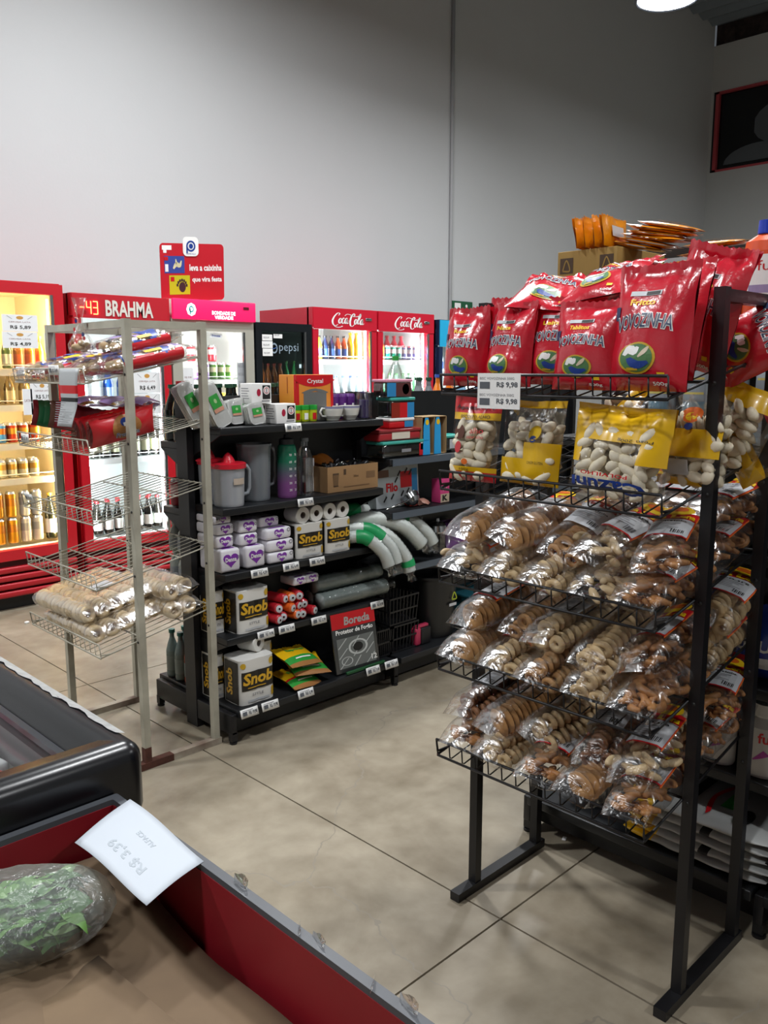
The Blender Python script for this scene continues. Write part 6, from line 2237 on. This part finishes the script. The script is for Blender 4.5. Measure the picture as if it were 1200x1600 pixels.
t = thing('purple_pack', 'purple glittery pack lying on the lower shelf behind the biscuit rack', 'pack', (3.42, 2.88, ZL), (-.6, 0, 0))
mb, mp = bag_mesh(.22, .17, .04, 130, C('purple_wrap', '6A4078', coat=.4), nu=16, nv=12, fat=.5)
mb.obj('wrapper', t)
t = thing('waste_bin', 'black plastic waste bin with a recycling sticker on the bottom shelf', 'bin', (3.20, 2.87, ZB))
MB().lathe([(0, 0), (.10, 0), (.105, .01), (.125, .30), (.13, .31), (.13, .32), (.12, .32), (.10, .02), (0, .02)], mat('bin_black', '1A1A1A', .35), n=30, sy=.85).obj('bin', t)
mb = MB()
f = fy(.01, -.108)
mb.decal(stroke_geo([[(0, 0, 1), (.5, 1, 1), (1, 0, 1), (0, 0, 1)]], .2), f, (.0, .20, .035, .235), mat('lime_print', 'A8B828', .4), .002)
mb.decal(RECT, f, (-.02, .165, .035, .18), SILV, .002)
mb.obj('sticker', t)
t = thing('dust_brush', 'pink plastic brush at the front of the bottom shelf beside the waste bin', 'brush', (2.995, 2.80, ZB))
MB().box(-.03, .01, -.02, .02, .0, .09, mat('pink_plastic', 'B03050', .35), .01).box(-.025, .07, -.012, .012, .085, .10, MATS['pink_plastic'], .004).obj('handle', t)
MB().box(.01, .08, -.02, .02, .0, .085, BLACKM, .006).obj('bristles', t)
for k in range(3):
    t = thing('black_basket', ['black open-weave plastic basket on the bottom shelf beside the stove pack', 'black open-weave plastic basket on the bottom shelf beside the brush', 'black open-weave plastic basket stacked on another in the middle bay'][k], 'basket', ((2.74 + .01, 2.88, 2.88)[k], 2.88, ZB + (0, 0, .14)[k]))
    mb = MB()
    W_ = .05 if k == 0 else .09
    for i in range(9):
        x = -W_ + 2 * W_ * i / 8
        mb.bar((x, -.09, 0), (x * 1.1, -.10, .13), .004, .004, BLACKM)
        mb.bar((x, .09, 0), (x * 1.1, .10, .13), .004, .004, BLACKM)
        y = -.09 + .18 * i / 8
        mb.bar((-W_, y, 0), (-W_ * 1.1, y * 1.1, .13), .004, .004, BLACKM)
        mb.bar((W_, y, 0), (W_ * 1.1, y * 1.1, .13), .004, .004, BLACKM)
    for z_, s_ in ((.0, 1.0), (.065, 1.05), (.13, 1.1)):
        mb.box(-W_ * s_ - .003, W_ * s_ + .003, -.09 * s_ - .004, -.09 * s_, z_, z_ + .008, BLACKM)
        mb.box(-W_ * s_ - .003, W_ * s_ + .003, .09 * s_, .09 * s_ + .004, z_, z_ + .008, BLACKM)
        mb.box(-W_ * s_ - .003, -W_ * s_, -.09 * s_, .09 * s_, z_, z_ + .008, BLACKM)
        mb.box(W_ * s_, W_ * s_ + .003, -.09 * s_, .09 * s_, z_, z_ + .008, BLACKM)
    mb.box(-W_, W_, -.09, .09, 0, .004, BLACKM)
    mb.obj('basket', t)
t = thing('teal_crate', 'dark teal plastic crate on the bottom shelf right of the waste bin', 'crate', (3.48, 2.87, ZB))
MB().box(-.11, .11, -.09, .09, 0, .18, mat('dark_teal', '14444E', .45), .01).box(-.12, .12, -.10, .10, .17, .185, MATS['dark_teal'], .004).obj('crate', t)

# rear side of the low shelving
BR_COLA = bottle_me(C('cola_dark', '0E1412', r=.12), C('dark_green_label', '1C3A30'), C('dark_green_cap', '1E4A34'), .235, .036)
row('soda_bottle', BR_COLA, 'dark soda bottle with green cap standing on the rear top shelf behind the foam trays', 'dark bottles on the rear shelf', 'bottle', 1.98, 2.44, 7, 3.12, 1.202)
row('soda_bottle', BR_COLA, 'dark soda bottle with green cap standing on the rear top shelf behind the foam trays', 'dark bottles on the rear shelf', 'bottle', 1.91, 2.45, 8, 3.21, 1.202)
row('soda_bottle', bottle_me(C('cola_dark', '0E1412'), C('dark_green_label', '1C3A30'), C('red_cap', 'A81C24'), .25, .036), 'dark soda bottle with red cap at the near end of the rear top shelf', 'red capped dark bottles', 'bottle', 1.895, 1.905, 1, 3.12, 1.202)
t = thing('soda_bottle', 'large clear soda bottle with green label rising behind the container stack', 'bottle', (3.19, 3.15, 1.202))
CLP = film('clear_pet', (.90, .96, .93), .12, .05, bump=0)
MB().lathe([(0, .001), (.045, 0), (.052, .015), (.052, .22), (.046, .26), (.022, .32), (.014, .335), (.014, .345)], CLP, n=28).obj('bottle', t)
MB().lathe([(.0525, .10), (.0535, .10), (.0535, .205), (.0525, .205)], GREENP, n=28).obj('label', t)
MB().lathe([(.016, .343), (.017, .345), (.017, .365), (0, .366)], GREENP, n=16).obj('cap', t)
for k in range(4):
    tag(put('soda_bottle', bottle_me(C('grey_shrink', '7C8084'), C('grey_label', '9098A0'), C('dark_green_cap', '1E4A34'), .255, .034), (3.33 + .072 * (k % 2), 3.11 + .08 * (k // 2), 1.202)), 'grey bottle of the four-pack behind the top of the container stack', 'bottle', 'grey bottles on the rear shelf')
row('soda_bottle', bottle_me(C('orange_drink', 'D8741A', r=.15), C('orange_label2', 'B85424'), C('blue_cap', '3858B0'), .27, .036), 'orange soda bottle with blue cap on the rear top shelf', 'orange bottles on the rear shelf', 'bottle', 3.52, 3.62, 2, 3.15, 1.202)
row('soda_bottle', bottle_me(C('blue_drink', '7AA8C8', r=.15), C('blue_label', '3A5AA0'), C('blue_cap', '3858B0'), .27, .036), 'pale blue bottle on the rear top shelf beside the orange ones', None, 'bottle', 3.72, 3.72, 1, 3.15, 1.202)
row('drink_can', can_me(C('red_can2', '8A2030'), C('rose_band', 'C8A0A8'), .12, .03), 'red can on the second rear shelf, seen past the end of the shelving', 'red cans on the second rear shelf', 'can', 1.91, 2.04, 3, 3.20, .922)
row('drink_can', bpy.data.objects['drink_can'].data, 'orange can stacked behind the red cans on the second rear shelf', 'orange cans rear', 'can', 1.91, 2.04, 3, 3.11, .922)
CLB = bottle_me(C('pale_water', 'A8B0AC', r=.15), C('grey_label', '9098A0'), C('grey_cap2', 'A0A8A4'), .125, .026)
for z in (.602, .728):
    row('small_bottle', CLB, 'small pale bottle in the double tier on the third rear shelf', 'small pale bottles', 'bottle', 1.90, 2.05, 4, 3.22, z)
    row('small_bottle', CLB, 'small pale bottle in the double tier on the third rear shelf', 'small pale bottles', 'bottle', 1.90, 2.05, 4, 3.15, z)
GRNB = bottle_me(C('greenish_plastic', '6E7C78', r=.15), C('dim_label', '7C8682'), C('teal_cap', '2E6A60'), .215, .028)
row('small_bottle', GRNB, 'greenish bottle with teal cap on the rear bottom shelf', 'greenish bottles', 'bottle', 1.90, 2.09, 4, 3.28, .140)
row('small_bottle', GRNB, 'greenish bottle with teal cap on the rear bottom shelf', 'greenish bottles', 'bottle', 1.90, 2.09, 4, 3.21, .140)
row('small_bottle', bottle_me(C('red_sauce', 'A8503C', r=.15), C('dim_label', '7C8682'), C('teal_cap', '2E6A60'), .215, .028), 'reddish bottle with teal cap at the outer corner of the rear bottom shelf', None, 'bottle', 1.905, 1.905, 1, 3.14, .140)


# ------------------------------------------------------------ shelf price tags
def price_tag(label, loc, rz, w, h, txt, lean=-.35, grp=None):
    t = thing('price_tag', label, 'price tag', loc, (lean, 0, rz), grp)
    mb = MB()
    mb.grid(lambda u, v: Vector(((u - .5) * w, .002 * math.sin(6 * u), (v - .5) * h)), 8, 2, WHITE)
    p = mb.obj('paper', t)
    p.modifiers.new('s', 'SOLIDIFY').thickness = .0008
    mb = MB()
    f = fy(0, -.0025)
    mb.decal(text_geo(txt, .03), f, (-w * .05, -h * .28, w * .42, h * .18), mat('grey_ink', '5C6066', .5), .001)
    mb.decal(RECT, f, (-w * .40, -h * .25, -w * .16, h * .2), MATS['grey_ink'], .0008)
    mb.decal(RECT, f, (-w * .40, h * .28, w * .2, h * .34), GREYP, .0008)
    mb.obj('print', t)


for (lb, x, z, tx) in (
        ('price tag on the top shelf edge below the white boxes', 2.225, 1.262, '3,99'),
        ('price tag on the second shelf edge below the sports bottle', 2.285, .940, '12,90'),
        ('price tag on the third shelf edge below the second napkin stack', 2.035, .672, '4,59'), ('price tag on the third shelf edge below the third napkin stack', 2.20, .672, '6,49'), ('price tag on the third shelf edge below the roll bundles', 2.345, .672, '9,90'),
        ('price tag on the fourth shelf edge below the gold-lettered bundle', 2.06, .404, '19,90'), ('price tag on the fourth shelf edge below the red foil rolls', 2.17, .404, '13,49'), ('price tag on the fourth shelf edge right of the foil rolls', 2.35, .404, '2,99'), ('price tag at the right end of the fourth shelf edge', 2.71, .404, '8,90')):
    price_tag(lb, (x, 2.793, z), 0, .085, .034, 'R$ ' + tx, -.2)
for (lb, x, tx) in (('leftmost price tag on the bottom shelf edge', 1.905, '19,90'), ('price tag on the bottom shelf edge below the gold-lettered bundle', 2.01, '19,90'), ('price tag on the bottom shelf edge below the sponge bags', 2.20, '5,99'),
                    ('price tag on the bottom shelf edge below the stove pack', 2.60, '7,49'), ('price tag at the right end of the bottom shelf edge', 2.72, '3,49')):
    price_tag(lb, (x, 2.707, .130), 0, .085, .036, 'R$ ' + tx, -.3)
# white double tag on the snack rack and tags on the cream rack
t = thing('price_tag', 'large white double price tag hanging on the top basket of the black rack', 'price tag', (1.592, 1.235, BL_LV[0] + .045), (0, 0, R90))
MB().box(-.062, .062, -.0012, 0, -.078, .004, WHITE).obj('paper', t)
mb = MB()
f = fy(0, -.0012)
for o_ in (-.034, -.072):
    mb.decal(text_geo('R$ 9,98', .03), f, (-.005, o_ + .004, .055, o_ + .018), MATS['grey_ink'], .0006)
    mb.decal(RECT, f, (-.055, o_ + .002, -.025, o_ + .018), MATS['grey_ink'], .0006)
    mb.decal(text_geo('BISC VOVOZINHA 500G', .0), f, (-.055, o_ + .023, .045, o_ + .029), GREYP, .0006)
mb.obj('print', t)
price_tag('price tag on the top basket lip of the cream rack, left one', (1.328, 3.33, WH_LV[0] + .04), R90, .08, .036, 'R$ 7,99', 0)
price_tag('price tag on the top basket lip of the cream rack, right one', (1.328, 3.03, WH_LV[0] + .045), R90, .085, .036, 'R$ 8,49', .1)
price_tag('price tag on the second basket lip of the cream rack', (1.328, 3.33, WH_LV[1] + .03), R90, .075, .034, 'R$ 5,99', 0)
price_tag('price tag on the empty third basket lip of the cream rack', (1.328, 3.33, WH_LV[2] + .045), R90, .075, .034, 'R$ 6,99', .3)
# long grey leaflet hanging from the top basket
t = thing('hanging_leaflet', 'long grey leaflet with a red stripe hanging from the top basket of the cream rack', 'leaflet', (1.325, 2.90, WH_LV[0] + .05), (.0, 0, R90 + .1))
mb = MB()
mb.grid(lambda u, v: Vector(((u - .5) * (.125 - .03 * v) - .012 * v, -.02 * v * v - .004 * math.sin(8 * v), -.20 * v)), 6, 14, mat('leaflet_grey', 'B4B8BA', .5), mfn=lambda u, v: (MATS['leaflet_grey'] if not .30 < v < .40 else REDP) if not .50 < v < .54 else BLACKP)
o_ = mb.obj('paper', t)
o_.modifiers.new('s', 'SOLIDIFY').thickness = .0008
mb = MB()
for k in range(9):
    mb.decal(RECT, lambda u, v, off: Vector((u, -.024 - off - .02 * (v / .2) ** 2, -v)), (-.045, .115 + k * .008, .02 - .01 * (k % 3), .1175 + k * .008), GREYP, .001)
mb.obj('print', t)

# ------------------------------------------------------------ goods on the tall right shelving
t = thing('cardboard_box', 'brown cardboard box with printed triangles on top of the tall shelving, left one', 'box', (2.38, 1.425, 1.622))
KB = mat('box_cardboard', '9A7A3C', .75, var=.1, vscale=6)
MB().box(-.14, .14, -.10, .10, 0, .225, KB, .002).obj('carton', t)
mb = MB()
f = fx(-.14, 0)
for x in (-.09, .045):
    mb.decal(RECT, f, (x, .16, x + .045, .205), INK, .001)
    mb.decal(stroke_geo([[(0, 0, 1), (.5, 1, 1), (1, 0, 1), (0, 0, 1)]], .16), f, (x + .010, .168, x + .035, .198), KB, .002)
mb.decal(text_geo('S', .03), f, (.0, .09, .03, .13), mat('wine_ink', '7A3040', .6), .001)
mb.obj('print', t)
t = thing('cardboard_box', 'brown cardboard box beside the orange bottle on top of the tall shelving', 'box', (2.38, 1.08, 1.622))
MB().box(-.13, .13, -.115, .115, 0, .150, KB, .002).obj('carton', t)
mb = MB()
mb.decal(RECT, fx(-.13, 0), (.02, .05, .09, .11), INK, .001)
mb.obj('print', t)
OF = mat('orange_foil', 'D8860E', .28, coat=.5, bump=.4, bscale=20)
rng = random.Random(17)
opk = [bag_mesh(.17, .088, .007, 140 + k, OF, nu=14, nv=12, fat=.5, wr=.7)[0].mesh('orange_sachet') for k in range(3)]


def orange(lb, loc, rot, i):
    t = thing('orange_packet', lb, 'packet', loc, rot, 'orange foil packets on the tall shelving')
    put('foil', opk[i % 3], (0, 0, 0), (0, 0, 0), t)
    mb = MB()
    mb.decal(RECT, fy(0, -.011), (-.04, .03, .04, .06), SILV, .001)
    mb.obj('label', t)


for k in range(4):
    orange(f'orange foil packet standing on end at the left of the pile, {ORD[k]} from the left', (2.30, 1.455 - k * .030, 1.849), (-.15, .0, .12), k)
for k in range(8):
    orange(f'orange foil packet lying in the pile on the cardboard boxes, layer {["one", "two", "three", "four", "five", "six", "seven", "eight", "nine"][k]} from the bottom',
           (2.285, 1.30 - (k % 3) * .022 - k * .010, 1.850 + k * .0065), (-1.53 + rng.uniform(-.03, .03), rng.uniform(.16, .26), -PI / 2 + rng.uniform(-.2, .2)), k)
for k in range(3):
    orange(f'orange foil packet on the second cardboard box, layer {["one", "two", "three"][k]} from the bottom', (2.27, 1.10 - k * .02, 1.785 + k * .022), (-1.45, 0, -PI / 2 + rng.uniform(-.2, .2)), k)
ORB = mat('orange_bottle_plastic', 'E0542A', .35)
t = thing('cleaner_bottle', 'orange bottle with white label and blue cap at the top right edge of the picture', 'bottle', (2.28, .925, 1.622), (0, 0, R90))
MB().lathe([(0, 0), (.045, 0), (.05, .008), (.05, .175), (.046, .20), (.022, .215), (.016, .22), (0, .22)], ORB, n=28, sy=.75).obj('bottle', t)
MB().lathe([(.018, .218), (.019, .22), (.017, .252), (0, .255)], mat('cap_blue', '1E3CB8', .35), n=16).obj('cap', t)
mb = MB()
mp = lambda u, v, o_: Vector(((.0505 + o_) * math.sin(u / .05), -(.0505 + o_) * .75 * math.cos(u / .05), v))
mb.decal(RECT, mp, (-.065, .055, .065, .165), WHITE, .0008, sub=.01)
mb.decal(text_geo('fu', .0), mp, (.0, .125, .03, .15), REDP, .0014, sub=.01)
mb.decal(RECT, mp, (-.05, .12, -.035, .14), PURP, .0014, sub=.01)
mb.decal(RECT, mp, (-.02, .07, .05, .09), mat('mauve_print', 'A090B8', .4), .0014, sub=.01)
mb.obj('label', t)
LBL = C('pale_blue_bottle', 'A8B8C0')
for k, (y, lb) in enumerate(((1.19, 'pale blue bottle second from the rack post on the upper shelf of the tall shelving'), (1.085, 'pale blue bottle with yellow label edge just right of the near rack post'), (.985, 'pale grey-blue bottle with printed back label between the two right rack posts'), (.885, 'pale blue bottle at the right edge of the picture on the upper shelf'))):
    t = thing('detergent_bottle', lb, 'bottle', (2.29, y, 1.302), (0, 0, R90), 'pale bottles on the upper shelf')
    MB().lathe([(0, 0), (.036, 0), (.040, .008), (.040, .19), (.036, .225), (.020, .25), (.014, .26), (0, .262)], LBL, n=24, sy=.75).obj('bottle', t)
    mb = MB()
    mp = lambda u, v, o_: Vector(((.0405 + o_) * math.sin(u / .04), -(.0405 + o_) * .75 * math.cos(u / .04), v))
    mb.decal(RECT, mp, (-.035, .02, .035, .17), mat('grey_blue_label', '8E9CA6', .5), .0006, sub=.01)
    for q in range(6):
        mb.decal(RECT, mp, (-.028, .035 + q * .011, .025 - .006 * (q % 3), .038 + q * .011), GREYP, .0012, sub=.01)
    for q in (.13, .17, .215):
        mb.decal(RECT, mp, (-.03, q, .03, q + .006), mat('pale_yellow_print', 'C8BE6A', .5), .0012, sub=.01)
    if k < 2:
        mb.decal(RECT, mp, (-.03, .08, .035, .11), mat('sky_patch', '78A8C0', .5), .0014, sub=.01)
    mb.obj('label', t)
for k in range(6):
    t = thing('coffee_jar', f'dark jar with silver cap, third shelf of tall shelving, {ORD[k]} from left', 'jar', (2.29, 1.34 - k * .095, 1.022), (0, 0, R90), 'dark jars on the third shelf')
    MB().lathe([(0, 0), (.036, 0), (.038, .01), (.038, .10), (.028, .118)], mat('dark_jar', '26221E', .2), n=22).obj('jar', t)
    MB().lathe([(.031, .116), (.033, .12), (.033, .142), (.024, .156), (0, .158)], STEEL, n=22).obj('lid', t)
    mb = MB()
    mp = lambda u, v, o_: Vector(((.0384 + o_) * math.sin(u / .038), -(.0384 + o_) * math.cos(u / .038), v))
    mb.decal(RECT, mp, (-.03, .015, .03, .085), mat('jar_label', 'A8A49C', .5), .0006, sub=.01)
    mb.decal(text_geo('U', .04), mp, (-.005, .03, .02, .055), WHITE, .0012, sub=.01)
    mb.obj('label', t)
BLUB = mat('blue_detergent_bag', '1A3C9C', .3, coat=.4)
for k in range(4):
    t = thing('detergent_bag', f'blue washing powder bag on the fourth shelf of the tall shelving, {ORD[k]} from the left', 'detergent', (2.29 + .02 * (k % 2), 1.26 - k * .125, .662), (LEAN, 0, R90), 'blue detergent bags')
    mb, mp = bag_mesh(.14, .205, .036, 150 + k, BLUB, nu=18, nv=20, fat=.4)
    mb.obj('bag', t)
    pb = MB()
    pb.decal(RECT, mp, (-.06, .11, -.01, .14), YELP, .001, sub=.014)
    pb.decal(text_geo('UAU', .04), mp, (-.05, .075, .055, .108), WHITE, .0014, sub=.014)
    pb.decal(RECT, mp, (-.06, .03, .0, .06), REDP, .001, sub=.014)
    pb.decal(RECT, mp, (.005, .03, .055, .06), WHITE, .001, sub=.014)
    pb.obj('print', t)
for k in range(3):
    t = thing('softener_bottle', f'white softener bottle with purple mark on the tall shelving, {ORD[k]} from left', 'bottle', (2.28, .955 - k * .12, .402), (0, 0, R90), 'white softener bottles')
    MB().lathe([(0, 0), (.044, 0), (.048, .008), (.048, .12), (.046, .14), (.026, .165), (.026, .175)], mat('white_plastic_b', 'C8C8C6', .35), n=26, sy=.75).obj('bottle', t)
    MB().lathe([(.028, .172), (.030, .175), (.028, .205), (0, .207)], mat('white_plastic_b', 'C8C8C6', .35), n=20).obj('cap', t)
    mb = MB()
    mp = lambda u, v, o_: Vector(((.0485 + o_) * math.sin(u / .048), -(.0485 + o_) * .75 * math.cos(u / .048), v))
    mb.decal(RECT, mp, (-.045, .065, -.025, .085), GREYP, .0008, sub=.01)
    mb.decal(RECT, mp, (-.045, .088, -.03, .096), BLACKP, .0008, sub=.01)
    mb.decal(text_geo('fu', .02), mp, (.0, .10, .03, .13), REDP, .0008, sub=.01)
    mb.decal(stroke_geo([[(0, 0, .4), (1, 1, 2.4)]], .3), mp, (-.01, .05, .025, .075), mat('magenta_print', 'A83A9A', .4), .0008, sub=.01)
    mb.obj('print', t)
# bottom: stack of white, black and yellow sacks
WSK = mat('sack_white', 'AEB0AE', .4, coat=.2)
for k in range(5):
    t = thing('flour_sack', f'flat white and yellow sack in the stack under tall shelving, layer {["one", "two", "three", "four", "five", "six"][k]} from the bottom', 'sack', (2.30, .965 - (k % 2) * .015, ZB + .004 + k * .027), (0, 0, 0), 'stacked sacks')
    f_ = pack_film(.36, .155, .0135, 160 + k, e=.7, fin=.03)
    mb = MB()
    mb.grid(lambda u, v: f_(u, v * 2 - 1), 26, 26, WSK, closed_u=True, mfn=lambda u, v: YF_ if v > .80 else (BLACKP if .40 < v < .46 and k % 2 else WSK))
    mb.obj('sack', t, (0, 0, 0), (0, 0, 0))
    if k == 4:
        pb = MB()
        f = lambda u, v, o_: Vector((u, v, .027 + .002 + o_))
        pb.decal(RECT, f, (-.05, -.08, .05, -.04), GREENP, .001)
        pb.decal(RECT, f, (-.09, .03, .09, .06), BLACKP, .001)
        pb.decal(stroke_geo([[(0, 0, 1), (.5, .4, 1.4), (1, 0, 1)]], .14), f, (-.11, -.03, .10, .03), REDP, .001)
        pb.decal(disc_geo(), f, (-.12, -.14, -.02, -.09), BLACKP, .001)
        pb.obj('print', t)
for k in range(3):
    t = thing('charcoal_sack', f'black plastic sack in the pile low on the tall shelving, {ORD[k]} from bottom', 'sack', (2.30, .57, ZB + .004 + k * .055), (0, 0, .1 * k), 'black sacks')
    f_ = pack_film(.34, .15, .027, 170 + k, e=.7, fin=.03)
    mb = MB()
    mb.grid(lambda u, v: f_(u, v * 2 - 1), 22, 20, mat('black_plastic_sack', '141416', .25, coat=.4, bump=.5, bscale=18), closed_u=True)
    mb.obj('sack', t)
# bits dropped on the floor
tag(MB().box(-.012, .012, -.008, .01, 0, .012, WHITE, .003).obj('paper_scrap', None, (1.93, 5.0, 0), (0, 0, .4)), 'tiny crumpled white paper scrap on the floor below the warm-lit fridge', 'paper')
tag(MB().box(-.01, .01, -.006, .006, 0, .004, WHITE, .001).obj('paper_scrap', None, (2.20, 1.40, 0), (0, 0, .4)), 'tiny white paper scrap on the floor under the black rack', 'paper')
tag(MB().box(-.006, .006, -.003, .003, 0, .004, mat('stem_cream', 'C8C4A0', .6), .001).obj('stem_piece', None, (.463, 1.02, .665), (0, 0, .6)), 'tiny pale stem piece lying on the cardboard of the bin', 'scrap')
